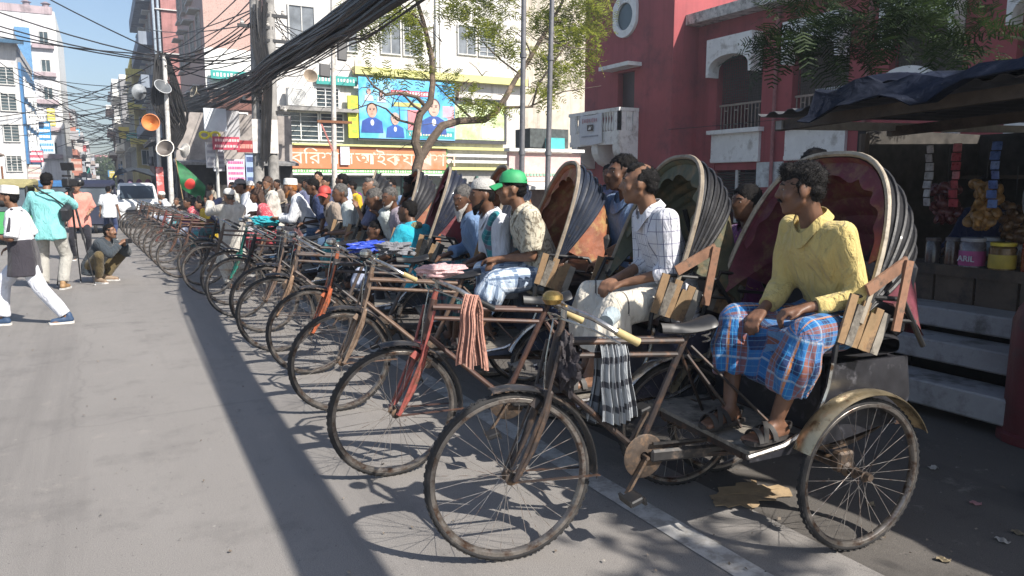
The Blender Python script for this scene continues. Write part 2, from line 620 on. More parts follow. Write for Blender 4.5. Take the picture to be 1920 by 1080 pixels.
def block_building(name, label, x0, x1, y0, y1, h, m, wins=(), frame=None, parapet=0.5, slabs=(), slab_m=None, group=None, floor_h=3.0):
    """wins: (face, first, last, n, w, h, z list, bars, sill)"""
    cx, cy = (x0 + x1) / 2, (y0 + y1) / 2
    b = empty(name, (cx, cy, 0), 0, label, 'building', group)
    off = Vector((cx, cy, 0))
    def P(o):
        o.location = Vector(o.location) - off
        return o
    P(wall_box('wall', x0, x1, y0, y1, 0, h, m, b))
    if parapet:
        mb = MB()
        t = 0.18
        mb.box((cx, y0 + t / 2 - 0.06, h + parapet / 2), (x1 - x0 + 0.12, t, parapet))
        mb.box((x0 + t / 2 - 0.06, cy + .06, h + parapet / 2), (t, y1 - y0 - 0.24, parapet))
        mb.box((x1 - t / 2 + 0.06, cy + .06, h + parapet / 2), (t, y1 - y0 - 0.24, parapet))
        P(mb.build('parapet', slab_m or m, b, smooth=False))
    for face, a, c, n, w, hh, zs, bars, sill in wins:
        at = {'S': y0, 'W': x0, 'E': x1, 'N': y1}[face]
        for z in zs:
            for i in range(n):
                s = a + (c - a) * (i / (n - 1) if n > 1 else 0.5)
                P(window(b, face, at, s, z, w, hh, frame or pale_frame, None, bars, sill))
    for face, a, c, z, depth, th in slabs:
        if face == 'S': o = wall_box('ledge', a, c, y0 - depth, y0, z, z + th, slab_m or m, b)
        elif face == 'W': o = wall_box('ledge', x0 - depth, x0, a, c, z, z + th, slab_m or m, b)
        else: o = wall_box('ledge', x1, x1 + depth, a, c, z, z + th, slab_m or m, b)
        P(o)
    return b, P

# --- red college-like building on the right: projecting block and long set-back wing
m_red = M((0.32, 0.072, 0.078), rough=0.9, vary=0.14, scale=1.2, bump=0.15, bscale=60, dirt=(0.20, 0.055, 0.062), dirt_amt=0.4, dscale=0.7, streak=0.5)
m_redin = M((0.22, 0.2, 0.19), rough=0.9, vary=0.1, scale=2)
red = empty('red_building', (18, 12, 0), 0, 'crimson two storey building with white trimmed arched verandas and corner balcony', 'building')
def RP(o):
    o.location = Vector(o.location) - Vector((18, 12, 0)); return o
# block (street face x=15.4, south face y=17.91) with door opening
bw = MB()
def wallrect(mb, x0, x1, y0, y1, z0, z1): mb.box(((x0 + x1) / 2, (y0 + y1) / 2, (z0 + z1) / 2), (x1 - x0, y1 - y0, z1 - z0))
wallrect(bw, 15.4, 15.7, 17.91, 19.75, 0, 10)
wallrect(bw, 15.4, 15.7, 20.65, 22.6, 0, 10)
wallrect(bw, 15.4, 15.7, 19.75, 20.65, 0, 2.9)
wallrect(bw, 15.4, 15.7, 19.75, 20.65, 5.2, 10)
wallrect(bw, 15.7, 22, 17.91, 18.2, 0, 10)
wallrect(bw, 15.7, 22, 22.3, 22.6, 0, 10)
wallrect(bw, 21.7, 22, 18.2, 22.3, 0, 10)
wallrect(bw, 15.7, 21.7, 18.2, 22.3, 9.8, 10)
wallrect(bw, 15.7, 21.7, 18.2, 22.3, 2.7, 2.88)
RP(bw.build('wall', m_red, red, smooth=False))
RP(wall_box('door', 15.62, 15.68, 19.75, 20.65, 2.9, 5.2, M((0.045, 0.02, 0.02), rough=0.5), red))
RP(wall_box('door_canopy', 14.85, 15.4, 19.4, 21.0, 5.28, 5.40, white_paint, red))
# round window with white surround
rw = MB()
mt = Matrix.Translation((15.4, 20.25, 6.95)) @ Matrix.Rotation(-PI / 2, 4, 'Z') @ Matrix.Rotation(PI / 2, 4, 'X')
outer, inner = [], []
for k in range(32):
    a = 2 * PI * k / 32
    c, s = math.cos(a), math.sin(a)
    sq = 0.62 / max(abs(c), abs(s))
    ro = min(sq, 0.72) if s > -0.2 else 0.66
    outer.append((ro * c, ro * s)); inner.append((0.43 * c, 0.43 * s))
vs = [mt @ Vector((x, y, 0.0)) for x, y in outer] + [mt @ Vector((x, y, 0.10)) for x, y in outer] + [mt @ Vector((x, y, 0.10)) for x, y in inner] + [mt @ Vector((x, y, -0.02)) for x, y in inner]
fs = []
for k in range(32):
    j = (k + 1) % 32
    for r_ in range(3):
        fs.append((r_ * 32 + k, r_ * 32 + j, (r_ + 1) * 32 + j, (r_ + 1) * 32 + k))
rwo = RP(rw.add(vs, fs).build('round_window', white_paint, red))
g = MB().lathe([(0.001, 0.02), (0.43, 0.02)], 32, mt)
g.build('pane', glass_mat(), rwo)
# balcony
bal = RP(wall_box('balcony', 14.62, 15.4, 19.5, 22.35, 2.82, 2.98, white_paint, red))
def bchild(o):
    return o
bt = MB()
wallrect(bt, 14.6, 15.4, 19.48, 19.62, 3.86, 3.97); wallrect(bt, 14.6, 14.74, 19.62, 22.3, 3.86, 3.97); wallrect(bt, 14.6, 15.4, 22.3, 22.42, 3.86, 3.97)
wallrect(bt, 14.62, 15.4, 19.5, 19.6, 2.98, 3.25); wallrect(bt, 14.62, 14.72, 19.6, 22.3, 2.98, 3.25)
wallrect(bt, 14.62, 14.72, 19.5, 19.78, 3.25, 3.86); wallrect(bt, 14.62, 14.9, 19.5, 19.6, 3.25, 3.86); wallrect(bt, 15.2, 15.4, 19.5, 19.6, 3.25, 3.86)
wallrect(bt, 14.62, 14.72, 22.0, 22.35, 3.25, 3.86)
RP(bt.build('railing', white_paint, red, smooth=False))
prof = [(0.03, 0), (0.055, 0.06), (0.06, 0.16), (0.035, 0.3), (0.025, 0.42), (0.045, 0.52), (0.05, 0.61)]
bm_ = MB().lathe(prof, 10).mesh('baluster')
for x, y in [(14.97, 19.55), (15.05, 19.55), (15.13, 19.55), ] + [(14.67, 19.88 + .15 * k) for k in range(15)]:
    RP(put('baluster', bm_, white_paint, red, (x, y, 3.25)))
brp = [(0, 0), (0, -0.75), (-0.08, -0.75)] + [(-0.08 - 0.68 * math.sin(R(a)), -0.72 + 0.6 * (1 - math.cos(R(a)))) for a in (15, 35, 55, 75, 90)] + [(-0.76, 0)]
for y in (19.5, 20.7, 21.9):
    mtx = Matrix.Translation((15.4, y + 0.35, 2.82)) @ Matrix.Rotation(PI / 2, 4, 'X')
    RP(MB().prism(brp, 0.35, mtx).build('bracket', white_paint, red, smooth=False))
# banner on the balcony
ban = empty('balcony_banner', (14.56, 21.0, 3.35), 0, 'white cloth banner with a small black emblem hung on the white balcony', 'banner')
MB().grid(lambda u, v: (-0.02 * math.sin(u * 7 + v * 3), 0.62 - 1.28 * u, 0.52 - 0.98 * v - 0.05 * math.sin(u * 3.1)), 16, 8, 0.006).build('cloth', M((0.62, 0.64, 0.68), rough=0.8, vary=0.06), ban)
MB().box((-0.035, -0.02, 0.06), (0.006, 0.34, 0.2)).build('emblem', black_metal, ban, smooth=False)
e2 = MB()
e2.prism([(-.1, -.06), (-.02, .06), (.0, 0), (.1, .06), (.05, -.06)], 0.004, Matrix.Translation((-0.042, -0.02, 0.06)) @ Matrix.Rotation(-PI / 2, 4, 'Z') @ Matrix.Rotation(PI / 2, 4, 'X'))
e2.build('emblem_mark', white_paint, ban, smooth=False)
lt = MB()
for i in range(9): lt.box((-0.034, 0.42 - i * 0.1, 0.3), (0.005, 0.055, 0.11 if i % 3 else 0.15))
lt.build('faded_lettering', M((0.5, 0.3, 0.32), rough=0.8), ban, smooth=False)
lt = MB()
for i in range(14): lt.box((-0.034, 0.45 - i * 0.07, -0.22), (0.005, 0.045, 0.05))
lt.build('small_lettering', M((0.3, 0.31, 0.36), rough=0.8), ban, smooth=False)

# wing
WX = 16.4
bays = [(17.05, 15.3), (14.25, 12.52), (11.45, 9.72), (8.65, 6.92), (5.85, 4.1)]
ww = MB()
piers = [17.91] + [v for b_ in bays for v in b_] + [1.0]
for i in range(0, len(piers), 2):
    wallrect(ww, WX, WX + 0.35, piers[i + 1], piers[i], 0, 6.3)
for y1, y0 in bays:
    wallrect(ww, WX, WX + 0.35, y0, y1, 5.72, 6.3)
    wallrect(ww, WX + .04, WX + 0.3, y0, y1, 1.95, 3.05)
RP(ww.build('wing_wall', m_red, red, smooth=False))
RP(wall_box('veranda_back_wall', 18.6, 18.8, 1, 17.9, 0, 6.3, m_redin, red))
RP(wall_box('veranda_floor', WX + 0.35, 18.6, 1, 17.9, 2.75, 2.95, conc, red))
ev = MB()
wallrect(ev, WX - 0.55, 22, 0.5, 17.9, 6.3, 6.46)
wallrect(ev, WX - 0.55, WX - 0.42, 0.5, 17.9, 6.46, 6.6)
RP(ev.build('eave_slab', M((0.5, 0.48, 0.45), rough=0.85, dirt=(0.12, 0.11, 0.1), dirt_amt=0.6, dscale=4), red, smooth=False))
grille_m = M((0.10, 0.085, 0.075), rough=0.6, vary=0.3)
rail_m = M((0.28, 0.22, 0.18), rough=0.6, vary=0.2)
hb = bays[0][0] - bays[0][1]
arch = [(-hb / 2, 0.95), (-hb / 2, -0.12), (-hb / 2 + 0.1, -0.12)] 
arch += [(-(hb / 2 - 0.1) * math.cos(R(a)), 0.02 + 0.42 * math.sin(R(a)) ** 0.8) for a in range(8, 175, 8)]
arch += [(hb / 2 - 0.1, -0.12), (hb / 2, -0.12), (hb / 2, 0.95)]
arch = arch[::-1]
arch_me = MB().prism(arch[::-1], 0.42).mesh('arch', False)
gr = MB()
for i in range(24): gr.box((-hb / 2 + hb * (i + .5) / 24, 0, 0), (0.012, 0.012, 1.5))
for i in range(20): gr.box((0, 0.013, -0.75 + 1.5 * (i + .5) / 20), (hb, 0.012, 0.012))
gr_me = gr.mesh('grille', False)
ra = MB()
ra.box((0, 0, 0.36), (hb, 0.05, 0.06)); ra.box((0, 0, -0.36), (hb, 0.04, 0.04))
for i in range(13):
    x = -hb / 2 + hb * (i + .5) / 13
    ra.box((x, 0, 0), (0.025, 0.025, 0.68))
    if i % 3 == 1:
        ra.box((x + 0.07, 0.0, 0.2), (0.1, 0.03, 0.03)); ra.box((x + 0.07, 0.0, -0.2), (0.1, 0.03, 0.03))
ra_me = ra.mesh('railing', False)
pan_me = MB().box((0, 0, 0), (hb + 0.12, 0.1, 0.86)).box((0, -0.05, 0.47), (hb + 0.3, 0.26, 0.12)).box((0, -0.015, -0.36), (hb + 0.14, 0.1, 0.1)).mesh('panel', False)
lou = MB()
for i in range(14): lou.box((0, 0, -0.55 + i * 0.085), (hb * 0.46, 0.05, 0.05), (R(30), 0, 0))
lou_me = lou.mesh('louvre', False)
for y1, y0 in bays:
    yc = (y1 + y0) / 2
    RP(put('arch_header', arch_me, white_paint, red, (WX - 0.05, yc, 4.78), FACE_W))
    RP(put('upper_grille', gr_me, grille_m, red, (WX + 0.22, yc, 4.6), (0, 0, -PI / 2)))
    RP(put('railing', ra_me, rail_m, red, (WX + 0.15, yc, 3.5), (0, 0, -PI / 2)))
    RP(put('sill_panel', pan_me, white_paint, red, (WX - 0.05, yc, 2.6), (0, 0, -PI / 2)))
    for s in (-1, 1):
        RP(put('louvre_shutter', lou_me, M((0.05, 0.04, 0.035), rough=0.6), red, (WX + 0.12, yc + s * hb * 0.25, 1.3), (0, 0, -PI / 2)))
    RP(wall_box('shutter_post', WX + 0.06, WX + 0.16, yc - 0.05, yc + 0.05, 0.4, 1.95, pale_frame, red))
for y in (14.9, 11.9):
    RP(wall_box('pale_plaster_patch', WX - 0.02, WX, y - 0.5, y + 0.45, 1.45, 2.15, M((0.55, 0.58, 0.58), rough=0.9, vary=.2, scale=5, dirt=(.3, .3, .3)), red))
for y in (14.75, 11.95):
    RP(MB().tube([(WX - 0.09, y, 0.5), (WX - 0.09, y, 6.25)], 0.05, 8).build('drain_pipe', M((.30, .12, .12), rough=.7, vary=.3, streak=.5), red))
# bright end window seen through the second bay
RP(wall_box('glass_block_screen', WX + 0.5, WX + 0.56, 12.85, 13.9, 3.2, 4.05, M((0.75, 0.8, 0.85), rough=0.3, vary=0.1), red))
# white arched name gable by the veranda
gab = empty('arched_gable', (15.9, 10.6, 0), 0, 'white arched gable with pale name panel behind the blue tarpaulin', 'gable')
gp = [(-0.9, 0), (0.9, 0), (0.9, 0.42), (0.62, 0.46)] + [(0.62 * math.cos(R(a)), 0.46 + 0.32 * math.sin(R(a))) for a in range(20, 170, 15)] + [(-0.62, 0.46), (-0.9, 0.42)]
MB().prism(gp, 0.16, Matrix.Translation((0, 0, 3.35)) @ Matrix.Rotation(-PI / 2, 4, 'Z') @ Matrix.Rotation(PI / 2, 4, 'X')).build('gable', white_paint, gab, smooth=False)
MB().box((0, 0, 1.67), (0.12, 1.6, 3.35)).build('gable_wall', m_red, gab, smooth=False)
MB().box((-0.175, 0, 3.62), (0.02, 0.7, 0.4)).build('name_panel', M((0.55, 0.58, 0.5), rough=0.7), gab, smooth=False)
text_obj('letter', 'C', 0.3, M((0.08, 0.2, 0.1), rough=0.6), gab, (-0.195, 0.09, 3.52), FACE_W)

# --- white building facing the camera at the corner, with shop signs and the big banner
m_white = plaster((0.62, 0.60, 0.57), (0.42, 0.39, 0.35), 0.35)
m_cream = plaster((0.52, 0.47, 0.39), (0.40, 0.34, 0.27), 0.35)
m_yel = M((0.62, 0.60, 0.24), rough=0.8, vary=0.12, scale=3, dirt=(0.36, 0.34, 0.18), dirt_amt=0.35)
wb, WP = block_building('white_building', 'white corner building with yellow ledge, orange shop sign and large banner', 8.2, 22.8, 40, 52, 14.5, m_white,
    wins=(), parapet=0.6)
for x, z, w, h, bars in [(12.0, 9.6, 1.1, 2.2, (1, 'grille')), (14.4, 9.6, 1.2, 2.1, (1, '')), (15.7, 9.6, 1.2, 2.1, (2, 'grille')), (19.0, 9.75, 1.2, 1.7, (1, '')), (20.3, 9.75, 1.1, 1.7, (1, 'grille')),
                         (9.6, 9.7, 1.4, 1.9, (1, '')), (10.6, 12.9, 1.4, 1.8, (1, 'grille')), (14.6, 12.9, 1.6, 1.8, (1, '')), (19.4, 12.9, 1.8, 1.7, (2, ''))]:
    WP(window(wb, 'S', 40, x, z, w, h, pale_frame, glass_mat((0.10, 0.11, 0.12), 0.2), bars, False))
WP(wall_box('yellow_ledge', 12.2, 22.85, 39.5, 40, 7.35, 7.75, m_yel, wb))
WP(wall_box('drain_pipe', 17.05, 17.2, 39.85, 40, 7.75, 14, white_paint, wb))
WP(wall_box('drain_pipe', 17.3, 17.42, 39.85, 40, 7.75, 14, white_paint, wb))
for x, z, w, h in [(9.35, 4.55, 1.9, 1.5), (11.0, 4.55, 1.3, 1.5), (10.7, 6.0, 1.5, 1.2)]:
    WP(window(wb, 'S', 40, x, z, w, h, white_paint, glass_mat((0.03, 0.04, 0.045)), (1, 'grille'), False))
WP(wall_box('first_floor_ledge', 8.2, 12.3, 39.3, 40, 5.3, 5.48, conc, wb))
for x in (18.3, 20.5):
    WP(window(wb, 'S', 40, x, 5.3, 2.0, 2.4, dark_frame, glass_mat((0.05, 0.06, 0.06)), (1, ''), False))
for z in (2.35, 2.75, 3.1, 3.5):
    WP(wall_box('shop_ledge', 17.5, 22.6, 39.55, 40, z, z + 0.16, m_yel if z in (2.35, 3.5) else white_paint, wb))
WP(wall_box('shop_front_glass', 8.4, 17.3, 39.9, 40, 0.4, 1.9, glass_mat((0.05, 0.065, 0.06), 0.15), wb))
for x in (8.3, 9.9, 11.6, 13.2, 14.9, 16.4, 17.6, 19.5, 21.3):
    WP(wall_box('shop_front_post', x - 0.07, x + 0.07, 39.7, 39.9, 0, 2.0, M((0.05, 0.13, 0.11), rough=0.5), wb))
WP(wall_box('roller_shutter', 17.8, 22.4, 39.9, 40, 0.1, 2.3, M((0.35, 0.34, 0.32), rough=0.6, metal=0.3), wb))

# shop sign with lettering
sg = empty('shop_sign', (12.8, 39.4, 2.0), 0, 'long orange shop sign with white Bengali lettering and green border', 'shop sign')
MB().box((0, 0.1, 0.78), (9.3, 0.2, 1.56)).build('sign_border', M((0.10, 0.32, 0.10), rough=0.6, vary=0.15), sg, smooth=False)
MB().box((0.1, -0.02, 0.92), (8.9, 0.06, 1.15)).build('sign_face', M((0.58, 0.20, 0.085), rough=0.6, vary=0.06, dirt=(0.60, 0.33, 0.23), dirt_amt=0.4, dscale=.5), sg, smooth=False)
MB().box((0, -0.06, 0.06), (9.3, 0.1, 0.10)).build('sign_rail', white_paint, sg, smooth=False)
MB().box((0, -0.06, 1.58), (9.5, 0.3, 0.10)).build('sign_top_rail', m_yel, sg, smooth=False)
lw = M((0.74, 0.62, 0.50), rough=0.6, vary=0.04)
text_obj('lettering', '\u09ac\u09bf\u09b0\u09b6\u09be\u09b2', 0.92, lw, sg, (-4.15, -0.055, 0.6), FACE_S, sx=1.15)
text_obj('lettering', '\u0986\u0987', 0.92, lw, sg, (-0.75, -0.055, 0.6), FACE_S, sx=1.1)
text_obj('lettering', '\u0995\u09af\u09be\u09aa\u09b6\u09a8', 1.0, M((0.80, 0.55, 0.42), rough=0.6), sg, (0.95, -0.055, 0.55), FACE_S, sx=1.15)
sl_ = MB()
for i in range(60):
    w = rng.uniform(0.05, 0.13)
    sl_.box((-4.2 + i * 0.143, -0.005, 0.22), (w, 0.012, rng.uniform(0.07, 0.12)))
tag(sl_.build('small_lettering', M((0.8, 0.78, 0.6), rough=0.6), sg, smooth=False), kind='stuff')
MB().box((-1.35, -0.16, 1.05), (0.5, 0.02, 1.0)).build('stuck_notice', M((0.6, 0.6, 0.68), rough=0.8, vary=.2), sg, smooth=False)

# big printed banner (portraits as plain generic figures)
bn = empty('printed_banner', (14.9, 39.45, 4.0), 0, 'big blue printed banner with portraits on the white corner building', 'banner')
def banner_mat():
    m, nt, b = nodes_of('banner_print')
    tc = N(nt, 'ShaderNodeTexCoord')
    n = N(nt, 'ShaderNodeTexNoise', Scale=0.7, Detail=5.0, Distortion=0.8)
    nt.links.new(tc.outputs['Object'], n.inputs['Vector'])
    c = ramp(nt, n.outputs[0], [(0.3, (0.03, 0.27, 0.60)), (0.5, (0.10, 0.45, 0.78)), (0.7, (0.35, 0.60, 0.80))])
    nt.links.new(c, b.inputs['Base Color'])
    b.inputs['Roughness'].default_value = 0.45
    return m
MB().grid(lambda u, v: (-2.55 + 5.6 * u, -0.02 * math.sin(u * 9) * math.sin(v * 5), 3.2 * v), 20, 8, -0.02).build('print_sheet', banner_mat(), bn)
MB().box((0.25, 0.12, -0.06), (5.8, 0.16, 0.12)).build('frame_rail', dark_frame, bn, smooth=False)
def flat_fig(x, z, s, skin, coat, hair):
    def disc(cx, cz, rx, rz, d, col_, nm):
        vs = [(cx, -0.05 - d, cz)] + [(cx + rx * math.cos(2 * PI * k / 20), -0.05 - d, cz + rz * math.sin(2 * PI * k / 20)) for k in range(20)]
        MB().add(vs, [(0, 1 + k, 1 + (k + 1) % 20) for k in range(20)]).build(nm, M(col_, rough=0.5, vary=0.15, scale=3), bn, smooth=False)
    pts = [(x - s * 0.62, z - s * 1.15), (x + s * 0.62, z - s * 1.15), (x + s * 0.55, z - s * 0.55), (x + s * 0.2, z - s * 0.36), (x - s * 0.2, z - s * 0.36), (x - s * 0.55, z - s * 0.55)]
    MB().add([(a, -0.05, c) for a, c in pts], [tuple(range(6))]).build('printed_coat', M(coat, rough=0.5, vary=0.2, scale=2), bn, smooth=False)
    disc(x, z + s * 0.08, s * 0.31, s * 0.36, 0.002, hair, 'printed_hair')
    disc(x, z, s * 0.26, s * 0.36, 0.006, skin, 'printed_face')
    dk = tuple(c * .35 for c in skin)
    for sx in (-1, 1):
        disc(x + sx * s * .1, z + s * .06, s * .055, s * .03, 0.010, (.03, .02, .02), 'printed_eye')
        disc(x + sx * s * .1, z + s * .13, s * .08, s * .018, 0.010, hair, 'printed_brow')
    disc(x + s * .01, z - s * .03, s * .035, s * .08, 0.010, tuple(c * .75 for c in skin), 'printed_nose')
    disc(x, z - s * .17, s * .09, s * .022, 0.010, dk, 'printed_mouth')
    disc(x, z - s * .62, s * .10, s * .16, 0.003, (.6, .62, .65), 'printed_collar')
flat_fig(-1.85, 1.45, 1.0, (0.55, 0.33, 0.25), (0.02, 0.07, 0.32), (0.02, 0.02, 0.02))
flat_fig(-0.55, 1.05, 0.85, (0.5, 0.33, 0.27), (0.02, 0.09, 0.36), (0.35, 0.33, 0.33))
flat_fig(1.75, 1.75, 1.25, (0.58, 0.38, 0.30), (0.03, 0.08, 0.30), (0.10, 0.08, 0.08))
flat_fig(-2.0, 2.45, 0.42, (0.55, 0.35, 0.30), (0.5, 0.55, 0.6), (0.2, 0.2, 0.2))
flat_fig(-1.3, 2.4, 0.42, (0.55, 0.35, 0.30), (0.45, 0.5, 0.6), (0.1, 0.1, 0.1))
def bar(nm, x0, x1, z0, z1, c, d=0.03):
    MB().box(((x0 + x1) / 2, -d, (z0 + z1) / 2), (x1 - x0, 0.01, z1 - z0)).build(nm, M(c, rough=0.5, vary=0.15, scale=4), bn, smooth=False)
bar('printed_heading', -0.75, 1.5, 2.35, 2.62, (0.55, 0.06, 0.10))
bar('printed_strip', -0.6, 1.0, 1.75, 1.98, (0.45, 0.45, 0.16))
bar('printed_rose_field', 0.2, 0.95, 0.5, 1.6, (0.62, 0.22, 0.24), 0.032)
bar('printed_rose_field', 2.3, 3.0, 0.7, 1.9, (0.62, 0.35, 0.42), 0.032)
bar('printed_footer', 0.1, 3.0, 0.06, 0.5, (0.04, 0.34, 0.36), 0.03)
lt = MB()
for i in range(16): lt.box((0.3 + i * 0.165, -0.04, 0.3), (rng.uniform(.07, .13), 0.006, rng.uniform(.1, .2)))
tag(lt.build('printed_lettering', lw, bn, smooth=False), kind='stuff')
lt = MB()
for i in range(13): lt.box((-0.62 + i * 0.165, -0.04, 2.48), (rng.uniform(.07, .14), 0.006, rng.uniform(.1, .17)))
tag(lt.build('printed_lettering', M((.8, .6, .6)), bn, smooth=False), kind='stuff')
# green window posters right of the banner, yellow vertical sign left, teal strip signs
po = empty('window_poster', (19.6, 39.75, 4.1), 0, 'green and white printed poster panel right of the blue banner', 'poster')
MB().box((0, 0, 1.0), (3.4, 0.06, 2.0)).build('poster_sheet', M((0.50, 0.62, 0.30), rough=0.5, vary=0.5, scale=1.6, dirt=(0.75, 0.78, 0.6), dirt_amt=0.6, dscale=1.2), po, smooth=False)
MB().box((0, 0.03, -0.12), (3.7, 0.12, 0.2)).box((1.8, 0.03, 1.2), (0.14, 0.12, 2.5)).build('poster_frame', dark_frame, po, smooth=False)
MB().box((0.9, -0.04, 0.4), (1.4, 0.02, 0.6)).build('poster_white_field', white_paint, po, smooth=False)
ys = empty('vertical_sign', (12.05, 39.6, 4.05), 0, 'yellow vertical shop sign left of the blue banner', 'shop sign')
MB().box((0, 0, 1.05), (0.55, 0.16, 2.2)).build('sign_panel', M((0.70, 0.72, 0.05), rough=0.5, vary=0.1), ys, smooth=False)
lt = MB()
for i in range(6): lt.box((rng.uniform(-.06, .06), -0.085, 0.3 + i * 0.31), (0.28, 0.012, 0.17))
lt.build('sign_marks', M((0.35, 0.45, 0.05), rough=0.6), ys, smooth=False)
for x0, x1, z, y, lab in ((10.2, 12.35, 6.75, 39.75, 'teal strip sign under the yellow ledge left of the banner'), (5.15, 7.2, 6.75, 40.6, 'teal strip sign on the tiled building left of the cable bundle')):
    t = empty('strip_sign', ((x0 + x1) / 2, y, z), 0, lab, 'shop sign')
    MB().box((0, 0, 0.2), (x1 - x0, 0.14, 0.46)).build('sign_panel', M((0.03, 0.30, 0.27), rough=0.5, vary=0.1), t, smooth=False)
    lt = MB()
    n = int((x1 - x0) / 0.17)
    for i in range(n): lt.box((-(x1 - x0) / 2 + 0.15 + i * 0.165, -0.075, 0.22), (rng.uniform(.06, .12), 0.012, rng.uniform(.12, .2)))
    tag(lt.build('lettering', white_paint, t, smooth=False), kind='stuff')

# air conditioner on the first floor ledge
def ac_unit(x, y, z, w, lab):
    a = empty('air_conditioner', (x, y, z), 0, lab, 'air conditioner')
    MB().box((0, 0, 0.62 * w / 2), (w, 0.4, w * 0.62), bevel=0.03).build('casing', M((0.6, 0.6, 0.58), rough=0.5, vary=.08, dirt=(.4, .38, .34), dirt_amt=.3), a, smooth=False)
    mb = MB()
    mt = Matrix.Translation((-w * 0.12, -0.21, 0.31 * w)) @ Matrix.Rotation(PI / 2, 4, 'X')
    for r_ in (0.08, 0.14, 0.2, 0.26): mb.lathe([(r_ * w, 0), (r_ * w + 0.012, 0), (r_ * w + 0.012, 0.02), (r_ * w, 0.02)], 20, mt, close=True)
    mb.build('fan_grille', pale_frame, a)
    return a
ac_unit(9.35, 39.55, 5.5, 1.5, 'large pale outdoor air conditioner on the ledge beside the leaning poles')

# --- beige building behind, right of the white one
block_building('beige_building', 'plain sunlit beige building wall behind the steel poles', 24.5, 36, 48, 60, 19, m_cream, parapet=0.4)
# low booth with pale pink roof board under the balcony
bo = empty('kiosk', (10.2, 17, 0), 0, 'low pink fronted kiosk in front of the red balcony', 'kiosk')
MB().box((0, 1.0, 0.8), (2.3, 2.0, 1.6)).build('kiosk_body', M((0.16, 0.12, 0.11), rough=.8, vary=.3), bo, smooth=False)
MB().box((0.1, -0.05, 1.98), (2.2, 0.12, 0.74)).build('fascia', M((0.62, 0.42, 0.40), rough=.7, vary=.08, dirt=(.6, .55, .5), dirt_amt=.3), bo, smooth=False)
MB().box((0.1, -0.08, 2.41), (2.3, 0.3, 0.08)).build('fascia_cap', white_paint, bo, smooth=False)
mb = MB()
for i in range(22): mb.box((-0.95 + i * 0.1, -0.12, 1.78), (0.07, 0.02, 0.07))
tag(mb.build('fascia_trim', M((0.25, 0.42, 0.32), rough=.7), bo, smooth=False), kind='stuff')
MB().box((0.1, -0.3, 1.5), (2.3, 0.6, 0.08), (R(12), 0, 0)).build('awning_board', white_paint, bo, smooth=False)
MB().box((0.4, 0.6, 2.75), (1.2, 0.8, 0.5)).build('roof_clutter', M((0.06, 0.07, 0.07), rough=.7, vary=.5), bo, smooth=False)
MB().box((0.5, 0.1, 2.6), (0.45, 0.3, 0.3)).build('teal_bundle', M((0.08, 0.45, 0.45), rough=.8), bo, smooth=False)

# --- tiled building left of the corner building
m_tile = M((0.46, 0.31, 0.27), rough=0.6, vary=0.45, scale=9, dirt=(0.22, 0.12, 0.10), dirt_amt=0.5, dscale=9)
tb, TP = block_building('tiled_building', 'building clad in pink speckled tile beside the leaning concrete poles', 5.0, 7.9, 41, 54, 14, m_tile, parapet=0,
    wins=[('W', 43, 52, 4, 1.2, 1.8, (5.6, 9.4, 12.4), (1, 'grille'), True)])
TP(wall_box('white_floor_band', 4.94, 7.9, 40.9, 41.0, 6.3, 8.3, white_paint, tb))
TP(wall_box('brick_band', 5.3, 7.6, 40.82, 40.9, 5.3, 6.2, M((0.16, 0.075, 0.06), rough=.8, vary=.3, scale=7), tb))
TP(MB().box((5.5, 45, 12.4), (3.4, 9, 0.3), (0, R(38), 0)).build('sloping_roof', M((0.16, 0.17, 0.19), rough=.7, vary=.3), tb, smooth=False))
for z, c in ((2.6, (0.5, 0.5, 0.5)), (4.0, (0.62, 0.62, 0.6))):
    TP(window(tb, 'S', 41, 6.1, z + 0.6, 1.6, 1.2, white_paint, None, (1, 'grille'), False))

# --- row of street-side buildings on the right going away
m_mauve = plaster((0.24, 0.16, 0.15), (0.12, 0.09, 0.09), 0.5)
m_grey = plaster((0.27, 0.27, 0.28), (0.14, 0.14, 0.15), 0.5)
m_ochre = plaster((0.42, 0.36, 0.16), (0.22, 0.19, 0.12), 0.5)
m_blueish = plaster((0.23, 0.27, 0.33), (0.13, 0.15, 0.19), 0.4)
block_building('mauve_building', 'tall narrow mauve building with blue pipes and small balconies', 3.9, 8, 60, 74, 22, m_mauve,
    wins=[('S', 4.6, 5.6, 2, 0.7, 1.3, (4, 7, 10, 13, 16, 19), (1, 'grille'), True), ('W', 62, 72, 4, 1.3, 1.6, (4, 7, 10, 13, 16, 19), (1, ''), True)],
    slabs=[('W', 60.5, 73.5, z, 0.9, 0.9) for z in (5.4, 8.4, 11.4, 14.4, 17.4)], slab_m=m_blueish)
mp = empty('mauve_pilaster', (4.75, 59.75, 0), 0, 'dusty pink panel strip with grey drain pipes on the mauve building', 'wall panel')
MB().box((0.25, 0, 12), (1.0, 0.24, 16)).build('panel', plaster((0.36, 0.17, 0.16)), mp, smooth=False)
for x in (-0.75, -0.45, 0.95): MB().tube([(x, -0.1, 2), (x, -0.1, 20)], 0.09, 8).build('pipe', M((0.3, 0.36, 0.42), rough=.5), mp)
block_building('ochre_building', 'ochre building with yellow banded balconies down the street', 3.1, 7.5, 78, 92, 12.4, m_ochre,
    wins=[('S', 3.9, 5.4, 2, 0.9, 1.4, (4, 7, 10), (1, ''), False), ('W', 80, 90, 4, 1.4, 1.7, (4, 7, 10), (1, ''), True)],
    slabs=[('S', 2.6, 6, z, 0.7, 0.5) for z in (5.2, 8.4, 11.4)], slab_m=M((0.6, 0.52, 0.15), rough=.8, vary=.2))
